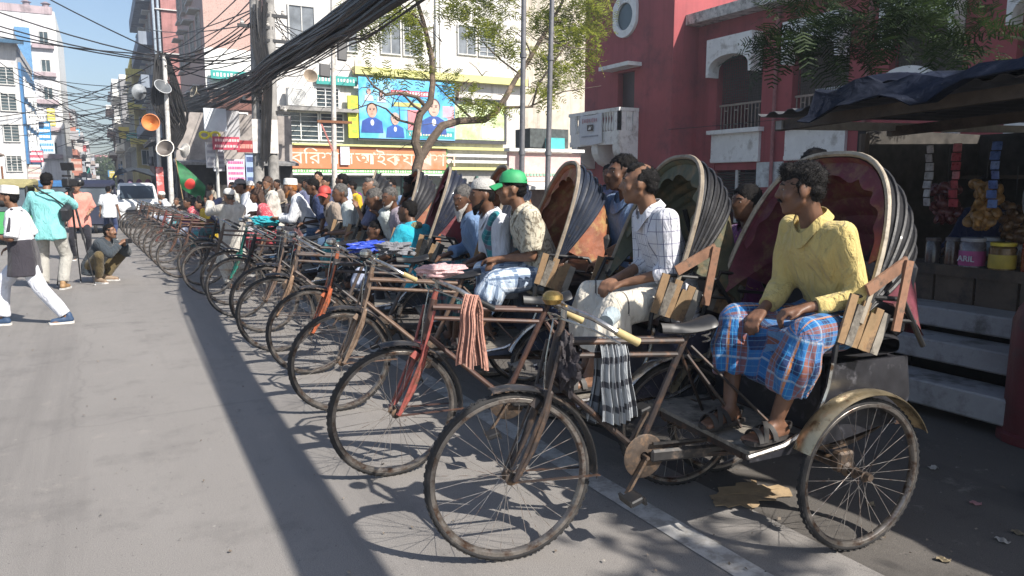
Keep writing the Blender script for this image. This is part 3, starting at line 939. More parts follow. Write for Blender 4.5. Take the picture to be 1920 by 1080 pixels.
block_building('grey_shophouse', 'grey shophouse with stacked pale balconies far down the street', 2.6, 7, 96, 108, 13.2, m_grey,
    wins=[('W', 98, 106, 3, 1.4, 1.6, (4, 7, 10), (1, ''), True)], slabs=[('W', 96.5, 107.5, z, 0.8, 0.8) for z in (5.3, 8.3, 11.3)], slab_m=white_paint)
block_building('pale_far_block', 'pale weathered block at the far right of the street', 2.1, 7, 112, 128, 14.6, plaster((0.42, 0.42, 0.42)),
    wins=[('S', 2.7, 4.6, 3, 0.7, 1.2, (4, 7, 10, 12.6), (1, ''), False), ('W', 114, 126, 4, 1.5, 1.7, (4, 7, 10, 12.6), (1, ''), True)], slabs=[('W', 112.5, 127, z, 0.9, 0.5) for z in (5.3, 8.3, 11.3)], slab_m=white_paint)
block_building('blue_far_block', 'narrow bluish block beyond the pale one at the street end', 2.6, 8, 134, 150, 13, m_blueish,
    wins=[('W', 136, 148, 4, 1.5, 1.7, (4, 7, 10), (1, ''), True)])
# dark recess of shops under the mauve building (shop awning)
aw = empty('shop_awning', (3.6, 50, 0), 0, 'dark shop canopy hung with clutter behind the horn loudspeakers', 'awning')
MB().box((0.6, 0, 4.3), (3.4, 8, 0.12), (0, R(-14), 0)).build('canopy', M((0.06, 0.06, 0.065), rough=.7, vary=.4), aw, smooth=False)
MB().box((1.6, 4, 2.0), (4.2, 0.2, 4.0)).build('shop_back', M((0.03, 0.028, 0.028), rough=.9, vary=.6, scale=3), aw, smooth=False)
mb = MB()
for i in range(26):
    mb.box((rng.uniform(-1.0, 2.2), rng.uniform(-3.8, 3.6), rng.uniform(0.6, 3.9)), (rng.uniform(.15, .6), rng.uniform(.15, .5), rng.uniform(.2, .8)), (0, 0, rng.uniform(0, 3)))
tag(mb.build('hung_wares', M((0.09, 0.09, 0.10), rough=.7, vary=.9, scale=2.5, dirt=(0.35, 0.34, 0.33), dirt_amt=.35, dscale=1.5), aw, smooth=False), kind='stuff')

# --- left side of the street
m_lwhite = plaster((0.60, 0.60, 0.60), (0.42, 0.42, 0.42), 0.3)
lb, LP = block_building('blue_trim_building', 'white four storey building with a blue glazed street face on the left', -12, -4.35, 60, 73, 10.3, m_lwhite, frame=pale_frame,
    wins=[('S', -5.0, -9.5, 3, 0.95, 1.2, (4.9, 6.9, 8.6), (1, 'grille'), False), ('S', -5.0, -9.5, 3, 0.95, 1.1, (2.9,), (2, 'grille'), False)], parapet=0.4)
m_blue = M((0.05, 0.17, 0.36), rough=0.45, vary=0.2, scale=1)
LP(wall_box('blue_facade', -4.35, -4.2, 60.6, 73, 2.9, 9.6, m_blue, lb))
for i in range(4):
    for z in (4.2, 6.0, 7.8):
        LP(window(lb, 'E', -4.2, 62.3 + i * 2.9, z + 0.3, 1.1, 1.4, white_paint, glass_mat((0.2, 0.25, 0.3), 0.2), (1, ''), False))
LP(MB().box((-5.2, 60.5, 10.9), (2.4, 3, 0.25), (R(8), 0, 0)).build('blue_roof', M((0.05, 0.12, 0.2), rough=.5), lb, smooth=False))
LP(wall_box('stair_head', -6.6, -4.5, 61, 64, 10.3, 11.6, m_lwhite, lb))
tw, TWP = block_building('white_tower', 'tall white apartment tower with blue corner strip behind the blue trimmed building', -14, -3.1, 86, 106, 17.6, plaster((0.63, 0.63, 0.65), (0.48, 0.46, 0.47), .3), parapet=0.7,
    wins=[('S', -3.9, -3.9, 1, 0.8, 1.2, (5, 7.6, 10.2, 12.8, 15.4), (1, ''), False), ('E', 88, 104, 5, 1.2, 1.5, (5, 7.6, 10.2, 12.8, 15.4), (1, ''), False)],
    slabs=[('S', -4.9, -3.1, z, 0.35, 0.4) for z in (4, 6.6, 9.2, 11.8, 14.4)], slab_m=plaster((.42, .34, .36)))
TWP(wall_box('blue_strip', -6.2, -5.0, 85.8, 86, 3, 16.2, M((0.10, 0.25, 0.45), rough=.5), tw))
TWP(wall_box('edge_pier', -3.1, -2.85, 86, 106, 0, 17.9, white_paint, tw))
for x in (-5.2, -3.6):
    TWP(MB().lathe([(0.3, 0), (0.3, 0.7), (0.45, 0.75), (0.1, 0.95)], 14, Matrix.Translation((x, 88, 18.2))).build('water_tank', M((.25, .2, .22)), tw))
for args in (('cream_walkup', 'cream walk up with terracotta lower floors beyond the tower', -10, -3.2, 110, 124, 10.6, plaster((.5, .47, .42)), (.46, .2, .15)),
             ('balcony_block', 'pale block with shaded balconies two doors beyond the tower', -9, -2.7, 127, 140, 11.8, plaster((.5, .5, .5)), (.3, .3, .32)),
             ('slate_block', 'slate grey block with white balcony bands down the left side', -9, -2.2, 144, 158, 9.6, plaster((.33, .36, .4)), (.6, .6, .6)),
             ('low_far_house', 'low whitish house near the far trees on the left', -8, -1.6, 164, 178, 8.2, plaster((.52, .52, .53)), (.4, .33, .3)),
             ('farthest_house', 'small grey house at the end of the left row', -8, -1.0, 184, 200, 7.4, plaster((.42, .43, .46)), (.5, .5, .5))):
    nm, lab, x0, x1, y0, y1, h, mm, sc_ = args
    block_building(nm, lab, x0, x1, y0, y1, h, mm,
        wins=[('S', x1 - 2.6, x1 - 0.8, 2, 0.9, 1.3, tuple(z for z in (3.6, 6.4, 9.2) if z < h - 1), (1, ''), False), ('E', y0 + 2, y1 - 2, 3, 1.6, 1.6, tuple(z for z in (3.6, 6.4, 9.2) if z < h - 1), (1, ''), True)],
        slabs=[('E', y0 + .4, y1 - .4, z, 0.8, 0.7) for z in (2.6, 5.2, 8.0) if z < h - 1.5], slab_m=plaster(sc_))

def sign_board(x, y, z, w, h, c, lab, face='S', text=None, tc=(0.02, 0.02, 0.05), bars=0, bc=(.8, .8, .8), ts=None, d=0.15):
    s = empty('sign_board', (x, y, z), rot_of(face), lab, 'sign')
    MB().box((0, 0, 0), (w, d, h)).build('panel', M(c, rough=.5, vary=.12, scale=2), s, smooth=False)
    if text:
        text_obj('lettering', text, ts or h * 0.7, M(tc, rough=.5), s, (0, -d / 2 - 0.006, -h * 0.25), FACE_S, align='CENTER')
    if bars:
        mb = MB()
        for r_ in range(bars):
            xx = -w / 2 + 0.08 * w
            while xx < w * 0.42:
                q = rng.uniform(.03, .09) * w
                mb.box((xx + q / 2, -d / 2 - 0.006, h / 2 - h * (r_ + .6) / (bars + .2)), (q, 0.012, h * .5 / (bars + .4)))
                xx += q * 1.35
        tag(mb.build('lettering', M(bc, rough=.6), s, smooth=False), kind='stuff')
    return s
sign_board(-4.0, 72, 6.95, 0.75, 0.85, (.75, .75, .75), 'white sign with dark capital letters on the blue trimmed building', text='ALI', ts=0.42)
sign_board(-3.25, 73, 7.0, 0.55, 1.4, (.62, .52, .08), 'yellow vertical sign beside the white lettered one', bars=5, bc=(.8, .75, .5))
sign_board(-3.9, 72.5, 5.85, 1.1, 1.5, (.03, .25, .52), 'blue sign below the white lettered one', bars=3)
sign_board(-3.75, 71, 4.45, 1.3, 0.95, (.6, .66, .7), 'pale blue and white sign low on the left row', bars=2, bc=(.05, .3, .55))
sign_board(-3.9, 62, 3.45, 0.9, 0.8, (.55, .10, .14), 'red sign over the left shop fronts', bars=2)
sign_board(-4.0, 61, 2.3, 0.8, 1.1, (.62, .58, .5), 'cream hanging sign under the red one on the left', bars=3, bc=(.4, .3, .3))
sign_board(-2.5, 112, 8.1, 1.0, 0.9, (.05, .33, .52), 'turquoise hanging sign further down the left side', bars=2)
srng = random.Random(9)
for i in range(16):
    left = i % 2
    y = 78 + i * 8.5
    c = srng.choice(((.5, .5, .5), (.06, .2, .4), (.45, .1, .1), (.05, .3, .25), (.5, .42, .1), (.3, .3, .32)))
    o = sign_board((-2.9 + (y - 78) * .012) if left else (2.75 - (y - 78) * .006), y, srng.uniform(3.2, 7.5), srng.uniform(.7, 1.3), srng.uniform(.6, 1.5), c, 'small faded shop sign sticking out far down the street', bars=srng.choice((0, 2, 3)), bc=(.6, .6, .58))
    o['group'] = 'faded signs far down the street'
sign_board(-2.4, 100, 3.6, 1.2, 1.6, (.35, .14, .10), 'terracotta wall panel sign far down the left side', bars=2, bc=(.5, .4, .35))
la = empty('street_awning', (-6, 46, 0), 0, 'patched brown awning over stalls on the far left kerb', 'awning')
MB().box((0.2, 0, 2.75), (2.6, 7, 0.1), (0, R(-16), R(0))).build('awning_sheet', M((.30, .24, .19), rough=.85, vary=.3, scale=2, dirt=(.45, .4, .35), dirt_amt=.4), la, smooth=False)
for y in (-3.2, 0, 3.2): MB().tube([(1.3, y, 0), (1.3, y, 2.5)], 0.05, 8).build('awning_post', rust, la)
MB().box((-0.8, 0, 1.0), (1.6, 6.5, 2.0)).build('stall_clutter', M((.12, .11, .12), rough=.8, vary=.8, scale=1.4, dirt=(.4, .2, .15), dirt_amt=.4), la, smooth=False)

# far end of the street: trees and a pinkish roof
def leaf_cloud(name, m, blobs, n, size, seed=1, kind=None, parent=None, flat=0.5):
    """many small leaf faces through the volume of several ellipsoids, clumped"""
    r = np.random.default_rng(seed)
    V, F = [], []
    cs = []
    for (c, rad, wgt) in blobs:
        k = max(3, int(n * wgt / 14))
        for _ in range(k):
            d = r.normal(size=3); d /= np.linalg.norm(d)
            cs.append((np.array(c) + d * np.array(rad) * r.uniform(0.35, 1.0) , size * r.uniform(1.5, 4.0)))
    per = max(4, n // max(1, len(cs)))
    vi = 0
    for c, s in cs:
        p = c + r.normal(size=(per, 3)) * s * np.array([1, 1, flat])
        a = r.normal(size=(per, 3)); a /= np.linalg.norm(a, axis=1)[:, None]
        b = r.normal(size=(per, 3)); b -= a * (a * b).sum(1)[:, None]; b /= np.linalg.norm(b, axis=1)[:, None]
        L = size * r.uniform(0.6, 1.4, (per, 1)); W = L * 0.42
        q = np.stack([p - a * L, p + b * W, p + a * L, p - b * W], 1).reshape(-1, 3)
        V.append(q)
    V = np.concatenate(V)
    nq = len(V) // 4
    me = bpy.data.meshes.new(name)
    me.vertices.add(len(V)); me.vertices.foreach_set('co', V.ravel())
    me.loops.add(nq * 4); me.loops.foreach_set('vertex_index', np.arange(nq * 4))
    me.polygons.add(nq); me.polygons.foreach_set('loop_start', np.arange(nq) * 4); me.polygons.foreach_set('loop_total', np.full(nq, 4))
    me.update(calc_edges=True)
    o = put(name, me, m, parent)
    if kind: o['kind'] = kind
    return o
m_farleaf = leaf_mat((0.05, 0.075, 0.03), (0.10, 0.13, 0.05), 0.2)
for i, (x, y, h, lab) in enumerate(((-0.5, 225, 8.5, 'dull green broad tree closing the far street, left one'), (2.2, 232, 9.5, 'tallest dull green tree closing the far street'), (4.6, 222, 7.0, 'lower dusty tree by the far right houses'))):
    t = empty('far_tree', (x, y, 0), 0, lab, 'tree', 'trees at the end of the street')
    MB().tube([(0, 0, 0), (0.1, 0, h * .4), (0.3, 0.2, h * .7)], [0.35, 0.25, 0.1], 7).build('trunk', M((.1, .08, .06)), t)
    leaf_cloud('crown', m_farleaf, [((0, 0, h * .62), (2.6, 2.4, h * .38), 1), ((1, 0, h * .4), (2.2, 2, h * .3), .7), ((-1, -1, h * .3), (2.0, 2, h * .28), .6)], 3500, 0.32, 20 + i, parent=t)
fr = empty('far_roof_house', (2.5, 245, 0), 0, 'faraway house with a pinkish roof above the far trees', 'building')
MB().box((0, 0, 4.5), (9, 8, 9)).build('wall', plaster((.55, .5, .5)), fr, smooth=False)
MB().box((0, -0.4, 9.3), (9.6, 9, .6)).build('roof', M((.5, .28, .28), rough=.8), fr, smooth=False)
# ------------------------------------------------------------------ poles, cables, horns
def pole(name, label, base, top, r0, r1, m, group=None, seg=12):
    o = empty(name, base, 0, label, 'pole', group)
    d = Vector(top) - Vector(base)
    MB().tube([(0, 0, 0), d * 0.5, d], [r0, (r0 + r1) / 2, r1], seg).build('shaft', m, o)
    return o, d
pA, dA = pole('utility_pole', 'thick grey concrete utility pole, left of the leaning pair by the orange sign', (4.6, 26, 0), (4.76, 26, 8.6), 0.19, 0.14, conc)
pB, dB = pole('utility_pole', 'thick grey concrete utility pole, right of the pair and wrapped in cables', (5.08, 26, 0), (5.25, 26, 8.6), 0.19, 0.15, conc)
for p, d, zz in ((pA, dA, (4.2, 6.6)), (pB, dB, (3.9, 6.2, 7.0))):
    for z in zz:
        q = d * (z / d.z)
        MB().box((q.x, -0.1, z), (1.1, 0.1, 0.1)).build('cross_arm', black_metal, p, smooth=False)
        for i in range(3):
            MB().lathe([(0.0, 0), (0.05, 0), (0.07, 0.05), (0.04, 0.09), (0.06, 0.13), (0.0, 0.16)], 8, Matrix.Translation((q.x - 0.4 + i * 0.4, -0.1, z + 0.05))).build('insulator', M((.5, .48, .45), rough=.3), p)
    MB().box((0.02, -0.2, 3.1), (0.34, 0.04, 1.1)).build('pasted_notice', M((.6, .57, .55), rough=.8, vary=.3, scale=5, dirt=(.5, .2, .15), dirt_amt=.3), p, smooth=False)
lpz, dl = pole('slim_lamp_post', 'slim whitish post carrying two black flood lights before the orange sign', (8.25, 30, 0), (8.45, 30, 9), 0.12, 0.08, M((.55, .52, .48), rough=.7, vary=.2, dirt=(.3, .27, .22)))
for (x, z, w, h) in ((8.72, 6.85, 0.36, 0.95), (8.0, 5.95, 0.42, 0.5)):
    MB().box((x - 8.25, -0.15, z), (w, 0.16, h), (R(-8), R(4), 0), bevel=0.02).build('flood_light', black_metal, lpz, smooth=False)
    MB().beam((0.15, 0, z + .1), (x - 8.25, -0.1, z + .1), 0.05, 0.05).build('arm', black_metal, lpz, smooth=False)
MB().box((0.1, -0.08, 4.0), (1.4, 0.1, 0.1)).build('cross_arm', rust, lpz, smooth=False)
MB().beam((-0.45, -0.05, 3.95), (0.1, -0.05, 2.6), 0.06, 0.06).build('brace', M((.4, .15, .13), rough=.6), lpz, smooth=False)
MB().lathe([(0.02, 0), (0.1, 0.05), (0.26, 0.3), (0.28, 0.3), (0.12, 0.0), (0.02, -0.05)], 16, Matrix.Translation((-0.85, -0.05, 5.6)) @ Matrix.Rotation(R(70), 4, 'X')).build('lamp_dish', M((.32, .26, .2), rough=.6), lpz)
galv = M((0.16, 0.16, 0.17), rough=.55, metal=.3, vary=.2)
for base, top, lab in (((9.05, 16, 0), (9.16, 16, 9.5), 'grey steel mast, left of the two standing before the tree'), ((9.78, 16, 0), (9.98, 16, 9.5), 'grey steel mast, right of the two and leaning slightly')):
    o, d = pole('steel_mast', lab, base, top, 0.07, 0.055, galv, seg=10)
    for z in (2.3, 4.6):
        MB().tube([d * ((z - .05) / d.z), d * ((z + .05) / d.z)], 0.085, 10).build('collar', galv, o)

# big sagging bundle of cables
def strands(n, pts, spread, r, seed, seg=5, twist=1.0):
    """pts: list of (point, (spread_across, spread_vertical))"""
    rr = random.Random(seed)
    mb = MB()
    for _ in range(n):
        a, q = rr.uniform(0, 2 * PI), math.sqrt(rr.random())
        ph, lag = rr.uniform(-1, 1), rr.uniform(0.6, 1.5)
        line = []
        for i, (p, (sx, sz)) in enumerate(pts):
            an = a + twist * ph * i * 0.35
            line.append((p[0] + sx * q * math.cos(an), p[1], p[2] + sz * q * math.sin(an) - (rr.uniform(0, 0.12) * spread)))
        sm = []
        for i in range(len(line) - 1):
            p0 = Vector(line[max(0, i - 1)]); p1 = Vector(line[i]); p2 = Vector(line[i + 1]); p3 = Vector(line[min(len(line) - 1, i + 2)])
            for t in (0, .33, .66):
                sm.append(0.5 * ((2 * p1) + (p2 - p0) * t + (2 * p0 - 5 * p1 + 4 * p2 - p3) * t * t + (3 * p1 - p0 - 3 * p2 + p3) * t ** 3))
        sm.append(Vector(line[-1]))
        mb.tube(sm, rr.choice((r * .7, r, r, r * 1.3)), seg, caps=False)
    return mb
cable_m = M((0.014, 0.013, 0.013), rough=.55, vary=.5, scale=3)
bp = [((2.2, -9, 4.1), (.15, .18)), ((2.25, -3, 3.55), (.15, .17)), ((2.33, 3, 3.36), (.14, .17)), ((2.51, 7.5, 3.38), (.15, .18)), ((2.76, 9.44, 3.56), (.17, .2)), ((3.22, 13.7, 3.92), (.21, .25)), ((3.85, 19, 4.4), (.26, .33)), ((4.45, 24.6, 4.78), (.3, .42)),
      ((4.55, 29, 5.0), (.34, .62)), ((4.4, 35, 5.15), (.4, .8)), ((4.0, 42, 5.4), (.5, .95)), ((3.8, 50, 5.9), (.5, .7))]
bp = [(p, (a * .84, b * .84)) for p, (a, b) in bp]
cbm = strands(64, bp, 0.6, 0.017, 5)
loose = strands(20, [(p, (a * 1.7, b * 1.3)) for p, (a, b) in bp], 1.4, 0.011, 6, seg=4)
cbm.add(loose.v, loose.f)
cbm.v = [v for v in cbm.v]
co = tag(cbm.build('cable_bundle', cable_m), 'massive sagging bundle of black cables strung between the street poles', 'cable bundle')
# loops of loose cable at the poles
lo = strands(26, [((4.9, 25.7, 7.2), (.3, .4)), ((4.8, 25.6, 6.2), (.25, .4)), ((4.95, 25.6, 5.0), (.2, .3)), ((4.9, 25.6, 3.8), (.16, .3)), ((4.8, 25.65, 2.5), (.15, .2))], 1.0, 0.03, 9)
tag(lo.build('cable_bundle', cable_m), 'tangle of black cables hanging down the concrete pole pair', 'cable bundle')
lo = strands(40, [((2.0, 27.4, 5.6), (.2, .35)), ((2.05, 27.4, 4.9), (.38, .5)), ((2.1, 27.4, 4.2), (.5, .5)), ((2.3, 27.5, 3.6), (.4, .4)), ((2.1, 27.5, 2.9), (.15, .3))], 1.0, 0.03, 10)
tag(lo.build('cable_bundle', cable_m), 'knot of cables around the horn loudspeaker post', 'cable bundle')
# single wires
WIRES = []
WLAB = ('thin black wire crossing the sky over the far street', 'wires over the far street')
def wire(a, b, sag, r=0.014, n=10):
    a, b = Vector(a), Vector(b)
    pts = [a.lerp(b, i / n) - Vector((0, 0, sag * 4 * (i / n) * (1 - i / n))) for i in range(n + 1)]
    o = MB().tube(pts, r, 5, caps=False).build('overhead_wire', cable_m)
    tag(o, WLAB[0], 'wire', WLAB[1])
    WIRES.append(o)
wr = random.Random(3)
for i in range(46):
    y = wr.uniform(40, 135)
    k = (y / 60)
    wire((-4.4 + wr.uniform(-.3, .3), y, 2.5 + wr.uniform(1.5, 7.0) * min(1.2, k)), (3.0, y + wr.uniform(-14, 14), 2.5 + wr.uniform(2, 6.4) * min(1.2, k)), wr.uniform(.2, .9), 0.011 + 0.00022 * y)
tp = Vector((2.07, 27.4, 5.55))
WLAB = ('long black cable from the upper left down to the loudspeaker post', 'cables from the upper left')
for z0, x0, y0 in ((8.6, -6.5, 30), (8.0, -6.5, 30), (8.2, -6.5, 34), (7.3, -6.5, 32), (11.5, -6.5, 34)):
    wire((x0, y0, z0), tp + Vector((wr.uniform(-.2, .2), 0, wr.uniform(-.25, .2))), wr.uniform(.2, .5), 0.022)
WLAB = ('slack wire between the loudspeaker post and the concrete pole pair', 'wires between the posts')
for i in range(14):
    wire(tp + Vector((wr.uniform(-.2, .3), wr.uniform(-.1, .1), wr.uniform(-.6, .25))), Vector((4.7 + wr.uniform(-.2, .5), 26, 5.2 + wr.uniform(0, 2.0))), wr.uniform(.05, .5), 0.018)
WLAB = ('wire running from the right concrete pole to the white corner building', 'wires to the corner building')
for i in range(9):
    wire(Vector((5.15, 26, wr.uniform(5.2, 7.6))), Vector((wr.uniform(7.5, 13), 39.6, wr.uniform(6, 10))), wr.uniform(.2, .8), 0.018)
WLAB = ('wire running from the left concrete pole to the mauve building', 'wires to the mauve building')
for i in range(5):
    wire(Vector((4.8, 26, wr.uniform(6.6, 8.3))), Vector((wr.uniform(2.5, 4.5), 58, wr.uniform(8, 13))), wr.uniform(.2, .8), 0.022)
WLAB = ('single thin cord stretched along the red wall', None)
wire((15.38, 18, 3.2), (16.2, 7, 3.55), 0.12, 0.008)

# horn loudspeakers on two posts
h1, d1 = pole('horn_post', 'grey post carrying the orange mouthed loudspeaker near the van', (1.67, 27.5, 0), (1.8, 27.5, 4.9), 0.07, 0.06, M((.4, .4, .4), rough=.7))
MB().box((0.05, -0.09, 1.6), (0.22, 0.03, 1.0)).build('red_sticker', M((.5, .1, .09), rough=.7, vary=.3, dirt=(.7, .6, .6), dirt_amt=.5), h1, smooth=False)
h2, d2 = pole('horn_post', 'white post beside the green flag carrying the white loudspeaker', (2.02, 27.4, 0), (2.08, 27.4, 5.7), 0.085, 0.07, M((.55, .54, .52), rough=.7, dirt=(.3, .28, .26)))
def horn(loc, size, az, el, c_in, c_out, lab):
    """az: degrees clockwise from straight towards the camera side (-Y)"""
    o = empty('horn_loudspeaker', loc, 0, lab, 'loudspeaker')
    q = Vector((math.sin(R(az)) * math.cos(R(el)), -math.cos(R(az)) * math.cos(R(el)), math.sin(R(el)))).to_track_quat('Z', 'Y').to_matrix().to_4x4()
    s = size
    MB().lathe([(0.06 * s, -0.9 * s), (0.1 * s, -0.7 * s), (0.2 * s, -0.45 * s), (0.45 * s, -0.15 * s), (0.9 * s, 0.1 * s), (1.0 * s, 0.14 * s), (1.0 * s, 0.2 * s)], 28, q).build('horn_bell', M(c_out, rough=.6, vary=.15, dirt=tuple(x * .5 for x in c_out)), o)
    MB().lathe([(0.97 * s, 0.19 * s), (0.86 * s, 0.1 * s), (0.43 * s, -0.14 * s), (0.18 * s, -0.44 * s), (0.02 * s, -0.5 * s)], 28, q).build('horn_mouth', M(c_in, rough=.6, vary=.25, scale=6), o)
    MB().lathe([(0.93 * s, 0.2 * s), (1.02 * s, 0.17 * s), (1.03 * s, 0.22 * s), (0.95 * s, 0.24 * s)], 28, q, close=True).build('rim', M(tuple(min(1, x * 1.3) for x in c_out), rough=.5), o)
    MB().tube([q @ Vector((0, 0, -0.9 * s)), q @ Vector((0, 0, -1.3 * s))], 0.14 * s, 12).build('driver', black_metal, o)
    return o
horn((1.55, 27.2, 3.52), 0.27, -12, 4, (.50, .16, .035), (.42, .15, .05), 'horn loudspeaker with a rusty orange mouth above the van')
horn((1.92, 27.0, 2.68), 0.28, -24, 22, (.10, .085, .075), (.62, .58, .52), 'white horn loudspeaker with dark throat on the white post')
horn((2.5, 27.4, 2.66), 0.24, 120, -10, (.2, .2, .2), (.5, .48, .45), 'pale horn loudspeaker turned to the side beside the flag top')
horn((1.3, 27.5, 4.5), 0.25, -150, 10, (.2, .2, .22), (.24, .26, .28), 'pale grey horn loudspeaker high left, turned away')
horn((1.95, 27.2, 4.65), 0.27, 25, 35, (.10, .11, .12), (.26, .27, .28), 'large grey horn loudspeaker tilted up on the post top')
horn((2.95, 27.5, 4.6), 0.2, -70, 20, (.2, .18, .15), (.38, .34, .25), 'small dusty horn loudspeaker under the cable tangle')

# green flag on a leaning staff
fl = empty('flag', (2.12, 24, 0.8), 0, 'dark green flag with a red disc drooping from a leaning staff', 'flag')
MB().tube([(0, 0, 0), (-0.17, 0, 1.5)], 0.012, 6).build('staff', M((.3, .2, .1)), fl)
def fl_fn(u, v):
    p = Vector((-0.17, 0, 1.46)).lerp(Vector((-0.06, 0, 0.62)), v)
    d = Vector((0.78, 0.05, -0.78)).lerp(Vector((0.62, 0.1, -0.45)), v)
    return p + d * u + Vector((0, 0.07 * math.sin(7 * v + 3 * u), 0.05 * math.sin(3 * u) * (1 - v)))
def flag_mat():
    m, nt, b = nodes_of('flag_cloth')
    tc = N(nt, 'ShaderNodeTexCoord')
    d = N(nt, 'ShaderNodeVectorMath', operation='DISTANCE')
    nt.links.new(tc.outputs['Object'], d.inputs[0])
    d.inputs[1].default_value = (0.18, 0.05, 0.75)
    n = N(nt, 'ShaderNodeTexNoise', Scale=6.0)
    nt.links.new(tc.outputs['Object'], n.inputs['Vector'])
    g = ramp(nt, n.outputs[0], [(.3, (0.006, 0.075, 0.025)), (.7, (0.012, 0.16, 0.05))])
    c = mixc(nt, ramp(nt, d.outputs['Value'], [(0.155, (1, 1, 1)), (0.17, (0, 0, 0))]), g, (0.5, 0.03, 0.02))
    nt.links.new(c, b.inputs['Base Color'])
    b.inputs['Roughness'].default_value = .7
    return m
MB().grid(fl_fn, 18, 14, 0.004).build('cloth', flag_mat(), fl)

# --- signs and posters round the shops behind the crowd
sp = empty('spectacles_sign', (3.66, 30, 3.35), 0, 'yellow spectacles shaped shop sign on a white post', 'sign')
for s in (-1, 1):
    pts = [(s * 0.19 + 0.155 * math.cos(2 * PI * k / 20), 0, 0.13 * math.sin(2 * PI * k / 20) * (1.0 if math.sin(2 * PI * k / 20) < 0 else .8)) for k in range(20)]
    MB().tube(pts, 0.042, 6, closed=True).build('lens_rim', M((.75, .66, .03), rough=.5), sp)
MB().box((0, 0, 0.06), (0.12, .06, .06)).build('bridge', M((.75, .66, .03), rough=.5), sp, smooth=False)
pole('sign_post', 'thin grey sign post under the spectacles sign', (3.86, 30.1, 0), (3.88, 30.1, 3.5), 0.06, 0.05, pale_frame)
sign_board(4.2, 29.9, 3.05, 0.95, 0.48, (.42, .05, .09), 'crimson sign with pale lettering beside the spectacles sign', bars=2, bc=(.75, .5, .5))
sign_board(5.05, 30.5, 2.98, 0.75, 0.45, (.26, .02, .025), 'dark red sign behind the left concrete pole', bars=1, bc=(.7, .3, .25))
sign_board(3.72, 30.2, 2.62, 0.42, 0.95, (.62, .62, .64), 'white hanging sheet below the spectacles sign', bars=4, bc=(.4, .4, .45))
sign_board(4.0, 30.6, 2.45, 0.4, 0.85, (.50, .52, .56), 'greyish notice sheet right of the white hanging sheet', bars=4, bc=(.3, .3, .35))
sign_board(4.55, 30.3, 1.95, 0.65, 1.05, (.62, .56, .62), 'white poster with pink print on the shop wall', bars=5, bc=(.6, .12, .3))
sign_board(5.2, 30.6, 2.1, 0.45, 1.25, (.30, .40, .58), 'pale blue poster with a dark figure print left of the pole', bars=3, bc=(.04, .07, .2))
sign_board(3.95, 30.6, 3.95, 0.8, 0.85, (.62, .66, .7), 'big white and blue board under the cable bundle', bars=0)
sign_board(4.6, 31, 3.75, 0.55, 1.2, (.40, .40, .41), 'plain grey board between the white board and the poles')
# a dark shop row under them
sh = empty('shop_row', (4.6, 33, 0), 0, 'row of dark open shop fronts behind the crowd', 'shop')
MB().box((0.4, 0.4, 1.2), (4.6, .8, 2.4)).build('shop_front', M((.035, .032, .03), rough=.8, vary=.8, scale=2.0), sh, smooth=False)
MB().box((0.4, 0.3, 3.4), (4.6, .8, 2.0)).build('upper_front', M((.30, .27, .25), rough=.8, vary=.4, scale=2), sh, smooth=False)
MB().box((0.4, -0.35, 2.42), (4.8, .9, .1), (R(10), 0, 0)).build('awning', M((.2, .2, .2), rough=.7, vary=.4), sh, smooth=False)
for x in (-1.6, -.4, .9, 2.1): MB().box((x, -0.06, 1.2), (.1, .12, 2.4)).build('post', M((.16, .15, .15)), sh, smooth=False)

